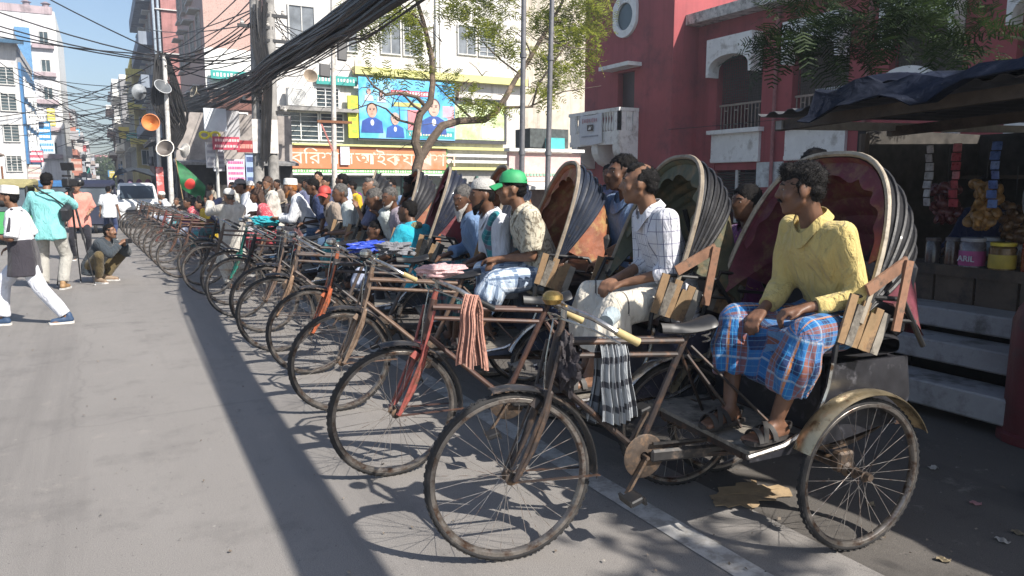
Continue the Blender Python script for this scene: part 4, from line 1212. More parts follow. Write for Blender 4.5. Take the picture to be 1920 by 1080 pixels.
# ------------------------------------------------------------------ trees
S_ = 0.692
def tz(p, dy=0.0): return Vector((p[0] * S_, 18 + dy, 1.54 + (p[1] - 1.54) * S_))
bark = M((0.10, 0.075, 0.055), rough=.9, vary=.35, scale=14, bump=.6, bscale=40, dirt=(.28, .2, .14), dirt_amt=.35, dscale=3)
tree = empty('feathery_tree', (7.05, 18, 0), 0, 'forked street tree with sparse feathery yellow green leaves before the banner', 'tree')
T0 = Vector((7.05, 18, 0))
BR = {
 'left': ([(10.42, 2.5), (10.23, 3.05), (10.34, 3.72), (10.44, 4.08), (10.85, 4.52), (10.96, 5.19), (10.94, 6.09), (10.76, 6.85), (10.63, 7.36), (10.39, 8.09), (10.27, 8.9)], .15, .05, 0),
 'right': ([(10.42, 2.5), (10.9, 3.19), (11.31, 3.69), (12.0, 3.9), (13.07, 3.98), (13.58, 4.28), (14.02, 4.88), (14.47, 5.61), (15.0, 6.28), (15.53, 7.09), (15.99, 7.77), (16.53, 8.6), (16.9, 9.6)], .15, .045, 0),
 'r2': ([(13.98, 4.49), (15.0, 4.54), (15.04, 5.32), (15.61, 6.26), (16.0, 6.94)], .055, .02, -.5), 'l1': ([(10.51, 4.21), (9.99, 4.3), (9.36, 4.62), (8.95, 4.6)], .05, .02, -.6),
 'l1b': ([(10.58, 4.45), (10.26, 4.67), (9.55, 4.75), (8.98, 4.63), (8.43, 4.92), (8.02, 5.35)], .07, .018, -.3), 'l2': ([(10.24, 3.71), (9.66, 3.87), (9.35, 4.27), (8.91, 4.48), (8.23, 4.22)], .045, .014, .4),
 'r3': ([(12.49, 4.05), (12.01, 4.65), (11.6, 5.23), (11.07, 5.8)], .04, .014, .5), 'r4': ([(11.94, 4.7), (12.15, 4.96), (12.43, 5.29), (13.0, 5.63)], .055, .02, .4),
 'r5': ([(14.62, 5.81), (14.1, 6.34), (13.66, 6.93), (13.48, 7.53)], .035, .014, .5), 'r6': ([(15.15, 6.61), (14.54, 7.0), (13.59, 7.23)], .03, .012, -.4),
 't1': ([(10.94, 6.09), (11.35, 6.72), (11.63, 7.64)], .04, .015, .5), 't2': ([(10.7, 7.08), (10.05, 7.36), (9.12, 7.61)], .04, .014, -.5),
 't3': ([(15.68, 7.3), (16.47, 6.85), (17.28, 6.72)], .035, .012, -.5), 't4': ([(16.03, 7.84), (17.1, 8.21), (17.66, 8.53)], .035, .012, .3), 't5': ([(15.0, 4.54), (16.09, 5.12), (17.3, 5.32)], .03, .01, -.6)}
tr = MB().tube([T0 - T0, Vector((0.05, 0, 0.9)), tz((10.28, 2.13)) - T0, tz((10.42, 2.55)) - T0], [.21, .155, .135, .125], 12)
tr.build('trunk', bark, tree)
for k, (pts, r0, r1, dy) in BR.items():
    n = len(pts)
    line = [tz(p, dy * i / max(1, n - 1) * 2) - T0 for i, p in enumerate(pts)]
    MB().tube(line, [(r0 + (r1 - r0) * i / (n - 1)) * .78 for i in range(n)], 9).build('limb', bark, tree)
tw_ = MB()
rt = random.Random(8)
for k, (pts, r0, r1, dy) in BR.items():
    for p in pts[1:]:
        for _ in range(2):
            a = tz(p) - T0
            d = Vector((rt.uniform(-1, 1), rt.uniform(-.6, .6), rt.uniform(-.5, .9))) * rt.uniform(.3, .8)
            tw_.tube([a, a + d * .5 + Vector((0, 0, .05)), a + d], [.014, .009, .004], 4, caps=False)
tag(tw_.build('twigs', bark, tree), kind='stuff')

LEAFR = random.Random(2)
def feather_fronds(name, m, spots, seed, leaflets=9, L=0.34, parent=None, off=None, droop=0.25):
    """fronds of paired leaflets: each spot (point, (rx,ry,rz), count)"""
    r = np.random.default_rng(seed)
    Vs = []
    for c, rad, n in spots:
        base = np.array(c) + r.normal(size=(n, 3)) * np.array(rad) * 0.55
        for bp_ in base:
            d = r.normal(size=3); d[2] -= droop * 2; d /= np.linalg.norm(d)
            up = np.array([0, 0, 1.0]); side = np.cross(d, up); side /= (np.linalg.norm(side) + 1e-6)
            nrm = np.cross(side, d)
            side = side * math.cos(r.uniform(-.8, .8)) + nrm * math.sin(r.uniform(-.8, .8))
            fl_ = L * r.uniform(.6, 1.25)
            for i in range(leaflets):
                if r.random() < .12: continue
                t = (i + 1 + r.uniform(-.25, .25)) / leaflets
                p = bp_ + d * fl_ * t + np.array([0, 0, -droop * fl_ * t * t])
                w = 0.28 * fl_ * (1 - (2 * t - 0.9) ** 2 * .6) * r.uniform(.75, 1.15)
                h = fl_ / leaflets * 0.36
                for s in (-1, 1):
                    e = p + side * s * w + d * w * r.uniform(.15, .55) + nrm * w * r.uniform(-.3, .15)
                    Vs.append((p - d * h, p + d * h * .2, e + d * h * .5, e - d * h * .5))
    V = np.array(Vs).reshape(-1, 3)
    if off is not None: V = V - np.array(off)
    nq = len(V) // 4
    me = bpy.data.meshes.new(name)
    me.vertices.add(len(V)); me.vertices.foreach_set('co', V.ravel())
    me.loops.add(nq * 4); me.loops.foreach_set('vertex_index', np.arange(nq * 4))
    me.polygons.add(nq); me.polygons.foreach_set('loop_start', np.arange(nq) * 4); me.polygons.foreach_set('loop_total', np.full(nq, 4))
    me.update(calc_edges=True)
    return tag(put(name, me, m, parent), kind='stuff')
m_feather = leaf_mat((0.09, 0.13, 0.018), (0.28, 0.30, 0.045), 0.5)
blA = [(8.73, 6.95, .36, .37), (8.56, 7.32, .42, .24), (9.43, 7.64, .56, .23), (10.17, 6.91, .38, .43), (10.58, 7.77, .38, .31), (11.7, 7.89, .62, .24), (12.8, 7.28, .57, .32), (13.3, 8.24, .72, .16), (12.46, 8.09, .42, .2), (14.24, 7.48, .3, .54), (14.17, 6.78, .37, .22), (9.0, 8.4, .9, .4), (11.5, 8.7, 1.2, .3), (13.8, 8.9, 1.2, .3)]
blB = [(16.69, 8.42, .9, .36), (17.67, 7.94, .68, .47), (16.78, 7.53, .74, .39), (16.32, 5.73, .49, .37), (15.69, 6.59, .47, .35), (17.77, 6.76, .51, .43), (17.27, 7.18, .58, .28), (17.95, 6.04, .35, .25), (15.31, 5.08, .39, .18), (11.95, 5.5, .34, .22), (9.38, 5.56, .51, .14), (10.54, 5.76, .4, .12), (12.43, 4.67, .35, .36), (13.21, 4.46, .44, .3), (16.48, 6.33, .57, .36), (15.6, 7.93, .47, .34), (18.0, 8.9, 1.3, .5), (16.2, 9.3, 1.2, .3), (18.9, 8.3, .5, .3)]
spots = []
for x, z, w, h in blA + blB:
    c = tz((x, z), rt.uniform(-.7, .7)) - T0
    dens = 70 if (x, z, w, h) in blA else 62
    spots.append((tuple(c), (w * S_, .45, h * S_), int(15 + dens * w * h * 4)))
feather_fronds('foliage', m_feather, spots, 4, leaflets=7, L=0.42, parent=tree)

# shady tree on the far right whose dark fronds hang into view
dt = empty('overhanging_tree', (11.5, 3.2, 0), 0, 'dark feathery fronds of a big tree hanging in from the upper right', 'tree')
D0 = Vector((11.5, 3.2, 0))
MB().tube([(0, 0, 0), (-.1, .1, 2.5), (-.3, .3, 5.0), (-.2, .2, 7.5)], [.32, .25, .2, .1], 10).build('trunk', bark, dt)
for a in ([(-.2, .2, 4.0), (-1.8, 1.2, 4.6), (-3.2, 1.9, 4.2), (-4.0, 2.4, 3.9)], [(-.3, .3, 4.6), (-1.6, .3, 5.2), (-3.0, -.2, 4.9)], [(-.3, .3, 5.0), (.8, -1, 6), (2, -2, 6.4)], [(-.3, .3, 4.8), (-1, 2.2, 5.2), (-2.6, 4.2, 4.6)]):
    MB().tube(a, [.11, .07, .045, .02][:len(a)], 8).build('limb', bark, dt)
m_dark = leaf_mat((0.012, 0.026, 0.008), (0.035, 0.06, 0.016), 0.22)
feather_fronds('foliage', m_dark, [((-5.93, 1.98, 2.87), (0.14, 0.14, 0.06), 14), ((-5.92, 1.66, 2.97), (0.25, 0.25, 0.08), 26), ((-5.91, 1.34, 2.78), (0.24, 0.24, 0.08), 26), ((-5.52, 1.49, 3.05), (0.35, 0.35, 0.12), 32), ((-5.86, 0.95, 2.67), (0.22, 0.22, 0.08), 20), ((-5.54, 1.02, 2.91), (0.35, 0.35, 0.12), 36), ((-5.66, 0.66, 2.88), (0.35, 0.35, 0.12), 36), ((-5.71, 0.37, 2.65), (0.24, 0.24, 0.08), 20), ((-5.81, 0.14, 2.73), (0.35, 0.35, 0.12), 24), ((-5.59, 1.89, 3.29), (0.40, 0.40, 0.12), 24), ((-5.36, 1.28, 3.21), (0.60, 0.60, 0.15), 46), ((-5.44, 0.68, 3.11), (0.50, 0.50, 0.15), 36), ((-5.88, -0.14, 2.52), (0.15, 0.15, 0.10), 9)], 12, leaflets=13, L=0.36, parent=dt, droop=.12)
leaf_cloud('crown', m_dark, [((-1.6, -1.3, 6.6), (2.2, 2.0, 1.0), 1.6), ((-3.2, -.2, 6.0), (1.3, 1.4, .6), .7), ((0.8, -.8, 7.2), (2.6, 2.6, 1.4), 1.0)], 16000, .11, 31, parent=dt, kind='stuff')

# street tree just behind the viewer on the right: its branches dapple the road
nt_ = empty('roadside_tree', (6.6, -3.8, 0), 0, 'roadside tree behind the viewer whose sparse crown dapples the road', 'tree')
MB().tube([(0, 0, 0), (-.2, .1, 2), (-.5, .3, 4.2), (-.9, .7, 5.5)], [.22, .17, .13, .07], 10).build('trunk', bark, nt_)
for a in ([(-.5, .3, 4.0), (-1.0, 1.0, 4.8), (-1.7, 1.7, 5.2)], [(-.4, .2, 3.8), (-1.4, -.2, 4.6), (-2.6, -.3, 5.1)]):
    MB().tube(a, [.1, .06, .03], 8).build('limb', bark, nt_)
leaf_cloud('crown', m_feather, [((-2.15, .72, 5.1), (.3, .14, .15), .16), ((-.75, 2.5, 5.2), (1.0, .8, .4), 1.0), ((.4, 1.6, 5.6), (.9, .8, .4), .8)], 4600, .07, 33, parent=nt_, kind='stuff')  # two larger unseen clumps added to shade the stall tarpaulin and steps

# ------------------------------------------------------------------ steps, bollard and stall at the right edge
m_step = M((0.36, 0.36, 0.37), rough=.8, vary=.2, scale=3, bump=.2, bscale=50, dirt=(.16, .155, .15), dirt_amt=.5, dscale=3)
stp = empty('stall_steps', (4.9, 2.4, 0), 0, 'three open concrete slab steps leading up to the stall', 'steps')
for x0, x1, z0, z1 in ((4.72, 5.05, 0.07, 0.24), (4.95, 5.28, 0.33, 0.475), (5.2, 5.75, 0.52, 0.66)):
    MB().box(((x0 + x1) / 2 - 4.9, -0.2, (z0 + z1) / 2), (x1 - x0, 3.6, z1 - z0), bevel=.012).build('step', m_step, stp, smooth=False)
for y in (-1.7, 0.2, 1.3):
    MB().box((0.62, y, 0.26), (.45, .14, .515)).build('support', M((.05, .05, .05), rough=.9), stp, smooth=False)
MB().box((0.95, -.2, .25), (.1, 3.4, .5)).build('riser_back', M((.03, .03, .03), rough=.9), stp, smooth=False)
bl = empty('bollard', (4.86, 2.235, 0), 0, 'round topped maroon painted post at the right edge by the steps', 'bollard')
MB().lathe([(0.22, 0), (0.22, .05), (0.195, .06), (0.187, .74), (0.165, .80), (0.13, .86), (0.07, .885), (0.0, .89)], 24).build('post', M((0.11, 0.016, 0.022), rough=.55, vary=.3, scale=5, dirt=(.05, .04, .04), dirt_amt=.4, bump=.15), bl)
pv = empty('paper_litter', (3.95, 1.72, 0.0), 0.5, 'crumpled printed paper litter on the ground near the maroon post', 'litter')
MB().grid(lambda u, v: (.34 * (u - .5), .2 * (v - .5), .02 + .02 * math.sin(9 * u + 3 * v) + .015 * math.sin(14 * v)), 10, 8, .002).build('sheet', M((.5, .5, .46), rough=.8, vary=.3, scale=8, dirt=(.2, .35, .25), dirt_amt=.4, dscale=9), pv)

st = empty('stall', (5.6, 2.4, 0), 0, 'dark roadside snack stall under a blue and red tarpaulin roof', 'stall')
ST = Vector((5.6, 2.4, 0))
m_wood = M((0.10, 0.075, 0.055), rough=.8, vary=.4, scale=4, bump=.3, dirt=(.05, .04, .035), dirt_amt=.5)
def stp_(o): return o
MB().box((0.35, -0.55, 0.90), (0.9, 3.6, 0.08)).build('counter_top', m_wood, st, smooth=False)
for i in range(12):
    MB().box((-0.07, -2.2 + i * 0.3, 0.70), (0.03, 0.28, 0.33)).build('counter_board', m_wood, st, smooth=False)
MB().box((1.75, -.4, 1.0), (.08, 4.3, 2.0)).build('back_wall', M((.05, .045, .04), rough=.9, vary=.5), st, smooth=False)
MB().box((.9, 1.75, 1.0), (1.7, .08, 2.0)).build('side_wall', M((.05, .045, .04), rough=.9, vary=.5), st, smooth=False)
for y in (-2.5, -.2, 1.65):
    MB().tube([(-.05, y, 0), (-.05, y, 1.95)], .04, 8).build('roof_post', m_wood, st)
for z in (1.3, 1.6): MB().box((1.45, -.4, z), (.5, 4.0, .03)).build('shelf', m_wood, st, smooth=False)
MB().box((1.0, -1.1, 1.82), (.05, 2.6, .1)).build('lintel', m_wood, st, smooth=False)
# roof: corrugated sheet, frame and layered tarpaulin
def corr(u, v):
    x = -1.45 + 3.6 * u
    y = -4.6 + 6.1 * v
    return (x, y, 2.10 - 0.045 * (y + .2) + 0.10 * u + 0.018 * math.sin(v * 6.1 / .076 * 2 * PI * .5))
MB().grid(corr, 6, 160, .004).build('corrugated_sheet', M((.10, .10, .105), rough=.6, metal=.3, vary=.4, scale=3, dirt=(.2, .2, .2), dirt_amt=.3), st)
for x, y0, y1 in ((-1.35, -4.6, 1.4), (-.1, -4.6, 1.4)):
    MB().beam((x, y0, 2.02 - .045 * (y0 + .2)), (x, y1, 2.02 - .045 * (y1 + .2)), .06, .07).build('roof_beam', m_wood, st, smooth=False)
for y in (1.35, -.4, -2.2): MB().beam((-1.4, y, 2.02 - .045 * (y + .2)), (1.8, y, 2.10 - .045 * (y + .2)), .05, .06).build('rafter', M((.3, .29, .27), rough=.8), st, smooth=False)
def tarp(u, v):
    x = -1.62 + 3.9 * u
    y = -4.7 + 5.75 * v + .05 * math.sin(x * 9)
    z = 2.165 - .045 * (y + .2) + .12 * u + .035 * math.sin(x * 5 + y * 3) * math.sin(y * 4.3) + .02 * math.sin(y * 17 + x * 3)
    if u < .05: z -= .10 + .03 * math.sin(y * 9)
    if v > .93: z += .05 * math.sin(x * 8)
    return (x, y, z)
def tarp_mat():
    m, nt, b = nodes_of('tarpaulin')
    tc = N(nt, 'ShaderNodeTexCoord')
    n = N(nt, 'ShaderNodeTexNoise', Scale=1.1, Detail=4.0)
    nt.links.new(tc.outputs['Object'], n.inputs['Vector'])
    c = ramp(nt, n.outputs[0], [(.47, (.007, .010, .02)), (.60, (.012, .018, .038)), (.66, (.09, .018, .014)), (.74, (.13, .028, .02))])
    nt.links.new(c, b.inputs['Base Color'])
    b.inputs['Roughness'].default_value = .8
    b.inputs['Specular IOR Level'].default_value = .15
    n2 = N(nt, 'ShaderNodeTexNoise', Scale=6.0, Detail=6.0, Distortion=1.5)
    nt.links.new(tc.outputs['Object'], n2.inputs['Vector'])
    bp_ = N(nt, 'ShaderNodeBump', Strength=.7, Distance=.05)
    nt.links.new(n2.outputs[0], bp_.inputs['Height']); nt.links.new(bp_.outputs[0], b.inputs['Normal'])
    return m
MB().grid(tarp, 40, 60, .006).build('tarpaulin', tarp_mat(), st)
MB().grid(lambda u, v: (-1.35 + .5 * u, .45 + .5 * v + .05 * math.sin(8 * u), 2.15 + .065 * math.sin(PI * u) ** .6 * math.sin(PI * v) ** .6 + .03 * math.sin(11 * u + 9 * v) * math.sin(PI * v)), 20, 24, .006).build('tarpaulin_fold', M((.006, .009, .022), rough=.8, vary=.3, bump=.6, bscale=9, spec=.15), st)
MB().grid(lambda u, v: (-1.0 + .7 * u, -3.6 + 2.6 * v, 2.33 + .17 * math.sin(PI * v) + .05 * math.sin(PI * u) + .02 * math.sin(12 * v + 5 * u)), 12, 30, .006).build('red_sheet', M((.26, .045, .035), rough=.6, vary=.3, bump=.6, bscale=8), st)
# goods on the counter and hanging in the stall
def jar(x, y, r, h, c, lid, lab, band=None, text=None):
    j = empty('snack_jar', (5.6 + x, 2.4 + y, .94), 0, lab, 'jar')
    MB().lathe([(0, 0), (r, 0), (r, h * .8), (r * .85, h * .88), (r * .85, h * .9), (0, h * .9)], 18).build('jar_body', M(c, rough=.25, vary=.35, scale=30, coat=.5), j)
    MB().lathe([(0, h * .88), (r * .95, h * .88), (r * .95, h), (0, h)], 18).build('lid', M(lid, rough=.4), j)
    if band:
        MB().lathe([(r * 1.01, h * .05), (r * 1.02, h * .06), (r * 1.02, h * .55), (r * 1.01, h * .56)], 18).build('paper_band', M(band, rough=.6), j)
    if text:
        text_obj('lettering', text, .06, M((.7, .7, .75), rough=.5), j, (-r * 1.04, .055, h * .2), FACE_W)
    return j
jar(-.02, 1.02, .055, .19, (.06, .05, .05), (.10, .08, .08), 'dark plastic jar at the left end of the stall counter')
jar(0.0, .88, .055, .2, (.10, .06, .04), (.16, .15, .16), 'brownish jar second along the stall counter')
jar(-.04, .71, .085, .21, (.14, .13, .15), (.30, .30, .32), 'jar with a pink lettered band on the stall counter', (.42, .08, .24), 'ARIL')
jar(-.04, .50, .085, .19, (.16, .10, .04), (.62, .48, .04), 'jar with a yellow lid and yellow label on the stall counter', (.50, .38, .06))
jar(.0, .30, .09, .19, (.28, .07, .04), (.35, .05, .04), 'reddish jar at the right edge of the stall counter')
jar(.3, .75, .07, .2, (.15, .15, .16), (.4, .4, .42), 'clear jar in the second row behind the pink one')
jar(.3, .55, .07, .2, (.14, .09, .05), (.3, .05, .04), 'red lidded jar in the second row behind the yellow one')
def hang(name, lab, cat, loc, rx, rz, m, seed, n=14):
    h = empty(name, loc, 0, lab, cat)
    r_ = random.Random(seed)
    MB().tube([(0, 0, 0), (0, 0, .25)], .004, 5).build('string', black_metal, h)
    for i in range(n):
        a = r_.uniform(0, 6.28)
        mb = MB().ball((0, 0, 0), (rx * .20, .022, rz * .13), seg=8, rings=6)
        mb.xf(Matrix.Translation((math.cos(a) * rx * .4 * r_.random(), math.sin(a) * rx * .5 * r_.random(), -rz * r_.uniform(.1, 1))) @ Euler((r_.uniform(-.6, .6), r_.uniform(-.5, .5), r_.uniform(0, 3))).to_matrix().to_4x4())
        mb.build('packet', m, h)
    return h
hang('snack_packets', 'bunch of golden brown snack packets hanging from the stall roof', 'snack packets', (5.55, 3.05, 1.58), .22, .34, M((.30, .16, .05), rough=.35, vary=.5, scale=25), 1, 70)
hang('snack_packets', 'dark red snack packets hanging left of the golden ones', 'snack packets', (5.6, 3.36, 1.56), .2, .3, M((.12, .035, .035), rough=.3, vary=.5, scale=25), 2, 46)
hang('snack_packets', 'dull brown snack packets hanging low behind the golden ones', 'snack packets', (5.85, 3.0, 1.42), .2, .3, M((.13, .07, .03), rough=.3, vary=.5, scale=25), 3, 40)
hang('snack_packets', 'row of tan and yellow cards hanging at the right of the stall', 'snack packets', (5.45, 2.5, 1.45), .16, .2, M((.55, .38, .16), rough=.5, vary=.4, scale=18), 4, 9)
for y, lab in ((2.76, 'whitish plastic bag hanging between the packets and cards'), (2.42, 'clear plastic bag hanging above the tan cards')):
    b_ = empty('plastic_bag', (5.62, y, 1.32), 0, lab, 'plastic bag')
    MB().ball((0, 0, .12), (.05, .075, .16)).tube([(0, 0, .24), (0, 0, .34)], [.03, .008], 8).build('bag', M((.42, .43, .46), rough=.3, vary=.3, scale=14, bump=.6, bscale=30), b_)
for k, (y, x, c, lab) in enumerate(((3.2, 5.42, (.30, .04, .05), 'strip of red sachets hanging at the left of the stall'), (2.92, 5.4, (.07, .12, .30), 'strip of blue sachets hanging before the golden packets'), (2.62, 5.42, (.08, .25, .10), 'strip of green sachets hanging by the plastic bags'),
        (2.3, 5.42, (.40, .30, .08), 'strip of mustard sachets at the far right of the stall'), (3.45, 5.5, (.32, .30, .30), 'strip of silver sachets hanging by the stall side wall'))):
    q = empty('sachet_strip', (x, y, 1.84), 0, lab, 'sachets')
    for i in range(7):
        MB().box((.004 * math.sin(i * 2 + k), .006 * math.sin(i * 1.7), -.04 - i * .066), (.012, .062, .06), (0, .2 * math.sin(i + k), .3 * math.sin(i * 1.3 + k)), bevel=.004).build('sachet', M(c, rough=.3, vary=.4, scale=30), q, smooth=False)
bx = empty('white_box', (6.0, 2.4, .94), 0, 'pale white box on the counter at the right edge', 'box')
MB().box((0, 0, .15), (.3, .4, .3), bevel=.01).build('box_body', M((.4, .45, .5), rough=.5), bx, smooth=False)

# litter and cardboard under the nearest rickshaw
cb = empty('cardboard_sheet', (2.72, 2.5, 0.0), .3, 'torn brown cardboard lying under the nearest rickshaw', 'cardboard')
MB().grid(lambda u, v: (.36 * (u - .5) + .04 * math.sin(7 * v) + .02 * math.sin(23 * v), .22 * (v - .5) + .03 * math.sin(5 * u) + .02 * math.sin(19 * u), .007 + .004 * math.sin(6 * u + 4 * v)), 10, 8, -.003).build('sheet', M((.36, .26, .15), rough=.9, vary=.3, scale=5, dirt=(.16, .12, .08), dirt_amt=.4), cb)
lg = random.Random(14)
for i in range(9):
    o = MB().grid(lambda u, v: (.05 * (u - .5), .035 * (v - .5), .006 + .006 * math.sin(8 * u + 5 * v)), 4, 4, .002).build('litter_scrap', M(lg.choice(((.35, .33, .3), (.2, .16, .1), (.4, .2, .2))), rough=.8))
    o.location = (lg.uniform(2.9, 4.5), lg.uniform(1.3, 2.6), 0); o.rotation_euler = (0, 0, lg.uniform(0, 6))
    tag(o, 'small scrap of litter on the shaded ground by the steps', 'litter', 'litter scraps by the steps')

# ------------------------------------------------------------------ vehicles down the street
def quad_body(name, sections, m, parent):
    """sections: list of closed rings [(x,y,z)...] lofted along the list"""
    mb = MB()
    n = len(sections[0])
    vs = [p for s in sections for p in s]
    fs = []
    for i in range(len(sections) - 1):
        for k in range(n):
            k2 = (k + 1) % n
            fs.append((i * n + k, i * n + k2, (i + 1) * n + k2, (i + 1) * n + k))
    fs.append(tuple(range(n))[::-1]); fs.append(tuple((len(sections) - 1) * n + k for k in range(n)))
    return mb.add(vs, fs).build(name, m, parent, smooth=False)
def road_wheel(parent, x, y, r, w):
    mt = Matrix.Translation((x, y, r)) @ Matrix.Rotation(PI / 2, 4, 'Y')
    t = MB().lathe([(r * .6, -w / 2), (r * .93, -w / 2), (r, -w * .3), (r, w * .3), (r * .93, w / 2), (r * .6, w / 2)], 20, mt).build('wheel', M((.02, .02, .02), rough=.8), parent)
    MB().lathe([(0.01, -w * .3), (r * .6, -w * .38), (r * .6, w * .38), (.01, w * .3)], 16, mt).build('rim', steel, t)
van_w = M((0.66, 0.68, 0.68), rough=.35, vary=.06, coat=.4, dirt=(.42, .42, .4), dirt_amt=.35, dscale=3)
vn = empty('police_pickup', (1.1, 29.3, 0), 0, 'white pickup with a dark canvas canopy parked at the end of the row', 'pickup')
vn.scale = (1.0, 1.0, 1.13)
def ring(y, hw, z0, z1, c=.06): return [(-hw + c, y, z0), (hw - c, y, z0), (hw, y, z0 + c), (hw, y, z1 - c), (hw - c, y, z1), (-hw + c, y, z1), (-hw, y, z1 - c), (-hw, y, z0 + c)]
quad_body('body', [ring(-.02, .62, .24, .66), ring(.08, .68, .22, .78), ring(.35, .7, .2, .86), ring(1.6, .7, .2, .88), ring(3.4, .7, .3, .86)], van_w, vn)
quad_body('cab', [ring(.42, .66, .8, .9), ring(.85, .6, .85, 1.34), ring(1.05, .58, .85, 1.4), ring(1.7, .58, .85, 1.4)], van_w, vn)
ws = [(-.56, .415, .9), (.56, .415, .9), (.52, .79, 1.30), (-.52, .79, 1.30)]
MB().add([(x, y - .02, z + .01) for x, y, z in ws], [(0, 1, 2, 3)]).build('windshield', glass_mat((.025, .035, .045), .06), vn, smooth=False)
MB().box((0, -.05, .5), (.8, .05, .14)).build('grille', black_metal, vn, smooth=False)
MB().box((0, -.06, .30), (1.3, .12, .14), bevel=.03).build('bumper', M((.25, .25, .26), rough=.5), vn, smooth=False)
for s in (-1, 1):
    MB().ball((s * .5, -.02, .58), (.12, .05, .09)).build('headlight', M((.6, .62, .65), rough=.1, coat=1), vn)
    MB().box((s * .76, .5, 1.0), (.1, .06, .16), bevel=.02).build('mirror', black_metal, vn, smooth=False)
    road_wheel(vn, s * .6, .45, .27, .18); road_wheel(vn, s * .6, 2.6, .27, .18)
MB().box((0, -.125, .31), (.42, .01, .1)).build('number_plate', M((.5, .5, .48)), vn, smooth=False)
can = MB()
for y in (1.75, 2.6, 3.4):
    can.tube([(-.68, y, .85), (-.68, y, 1.6), (-.5, y, 1.82), (.5, y, 1.82), (.68, y, 1.6), (.68, y, .85)], .03, 6)
can.build('canopy_frame', black_metal, vn)
quad_body('canopy', [[(-.7, y, 1.35), (-.7, y, 1.62), (-.5, y, 1.85), (0, y, 1.9), (.5, y, 1.85), (.7, y, 1.62), (.7, y, 1.35), (.66, y, 1.62), (0, y, 1.82), (-.66, y, 1.62)] for y in (1.6, 3.5)], M((.02, .03, .045), rough=.7, vary=.3), vn)
for i in range(4): MB().ball((-.45 + .3 * i, 2.1, 1.38), (.11, .1, .15)).build('load_bundle', M((.10 + .08 * i, .12, .2), rough=.8, vary=.3), vn)

def auto_rickshaw(x, y, body, roof, lab, rz=0.0):
    a = empty('auto_rickshaw', (x, y, 0), rz, lab, 'auto rickshaw')
    mb_ = M(body, rough=.45, vary=.12, coat=.2)
    quad_body('body', [ring(0, .32, .3, .75, .1), ring(.35, .5, .25, .85, .08), ring(.7, .64, .25, .8, .06), ring(2.3, .66, .3, .9, .06), ring(2.5, .6, .35, .85, .06)], mb_, a)
    quad_body('roof', [ring(.3, .5, 1.45, 1.55, .04), ring(.6, .64, 1.46, 1.66, .06), ring(2.2, .66, 1.46, 1.68, .06), ring(2.45, .6, 1.3, 1.5, .06)], M(roof, rough=.7, vary=.2), a)
    MB().add([(-.46, .28, .85), (.46, .28, .85), (.46, .36, 1.45), (-.46, .36, 1.45)], [(0, 1, 2, 3)]).build('windshield', glass_mat((.05, .06, .07), .08), a, smooth=False)
    for s in (-1, 1):
        MB().tube([(s * .5, .3, .85), (s * .5, .36, 1.48)], .03, 6).build('windshield_post', black_metal, a)
        MB().box((s * .63, 1.9, 1.15), (.04, .9, .6)).build('side_curtain', M(roof, rough=.7, vary=.2), a, smooth=False)
        road_wheel(a, s * .55, 1.95, .22, .12)
        MB().ball((s * .2, .02, .68), (.08, .04, .08)).build('headlight', M((.6, .6, .6), rough=.1), a)
    road_wheel(a, 0, .25, .22, .1)
    MB().box((0, 1.9, .95), (1.1, .12, .9)).build('seat_back', M((.1, .02, .02), rough=.6), a, smooth=False)
    return a
auto_rickshaw(-0.25, 26.5, (.02, .025, .05), (.012, .016, .04), 'dark navy auto rickshaw behind the man in the pink shirt')
auto_rickshaw(-2.2, 22.5, (.05, .30, .09), (.28, .25, .12), 'green auto rickshaw with a tan hood behind the turquoise shirted man')
auto_rickshaw(-1.5, 31, (.03, .08, .12), (.03, .12, .28), 'blue roofed auto rickshaw further back on the left')
auto_rickshaw(-3.1, 33, (.08, .09, .10), (.03, .035, .04), 'black roofed auto rickshaw at the far left kerb')
auto_rickshaw(-0.7, 44, (.03, .12, .06), (.02, .03, .03), 'dark auto rickshaw far down the middle of the street')

# fine litter and grit on the road: one uncountable layer
gr_ = MB()
rl = random.Random(77)
for i in range(900):
    y = 1.4 + 24 * rl.random() ** 1.8
    x = rl.uniform(-3.2, 4.4)
    a = rl.uniform(0, 6.28); q = rl.uniform(.003, .011) * (1 if rl.random() < .95 else 1.6)
    gr_.add([(x + q * math.cos(a + k * 1.57) * (1 if k % 2 else .6), y + q * math.sin(a + k * 1.57), .004 + rl.uniform(.001, .012)) for k in range(4)], [(0, 1, 2, 3)])
tag(gr_.build('road_grit', M((.16, .13, .10), rough=.9, vary=.8, scale=3, dirt=(.4, .38, .34), dirt_amt=.4, dscale=2), smooth=False), kind='stuff')
# air
hz = MB().box((10, 180, 13.2), (384, 504, 28.5)).build('haze', None, smooth=False)
hm = bpy.data.materials.new('haze')
hm.use_nodes = True
hm.node_tree.nodes.clear()
pv_ = hm.node_tree.nodes.new('ShaderNodeVolumePrincipled')
pv_.inputs['Color'].default_value = (.80, .88, 1.0, 1)
pv_.inputs['Density'].default_value = 0.0019
pv_.inputs['Anisotropy'].default_value = 0.3
ho = hm.node_tree.nodes.new('ShaderNodeOutputMaterial')
hm.node_tree.links.new(pv_.outputs[0], ho.inputs['Volume'])
hz.data.materials.append(hm)
hz['kind'] = 'stuff'
# ------------------------------------------------------------------ cycle rickshaws
GEO = {}
def G(key, fn, smooth=True):
    if key not in GEO:
        GEO[key] = fn().mesh(key, smooth)
    return GEO[key]

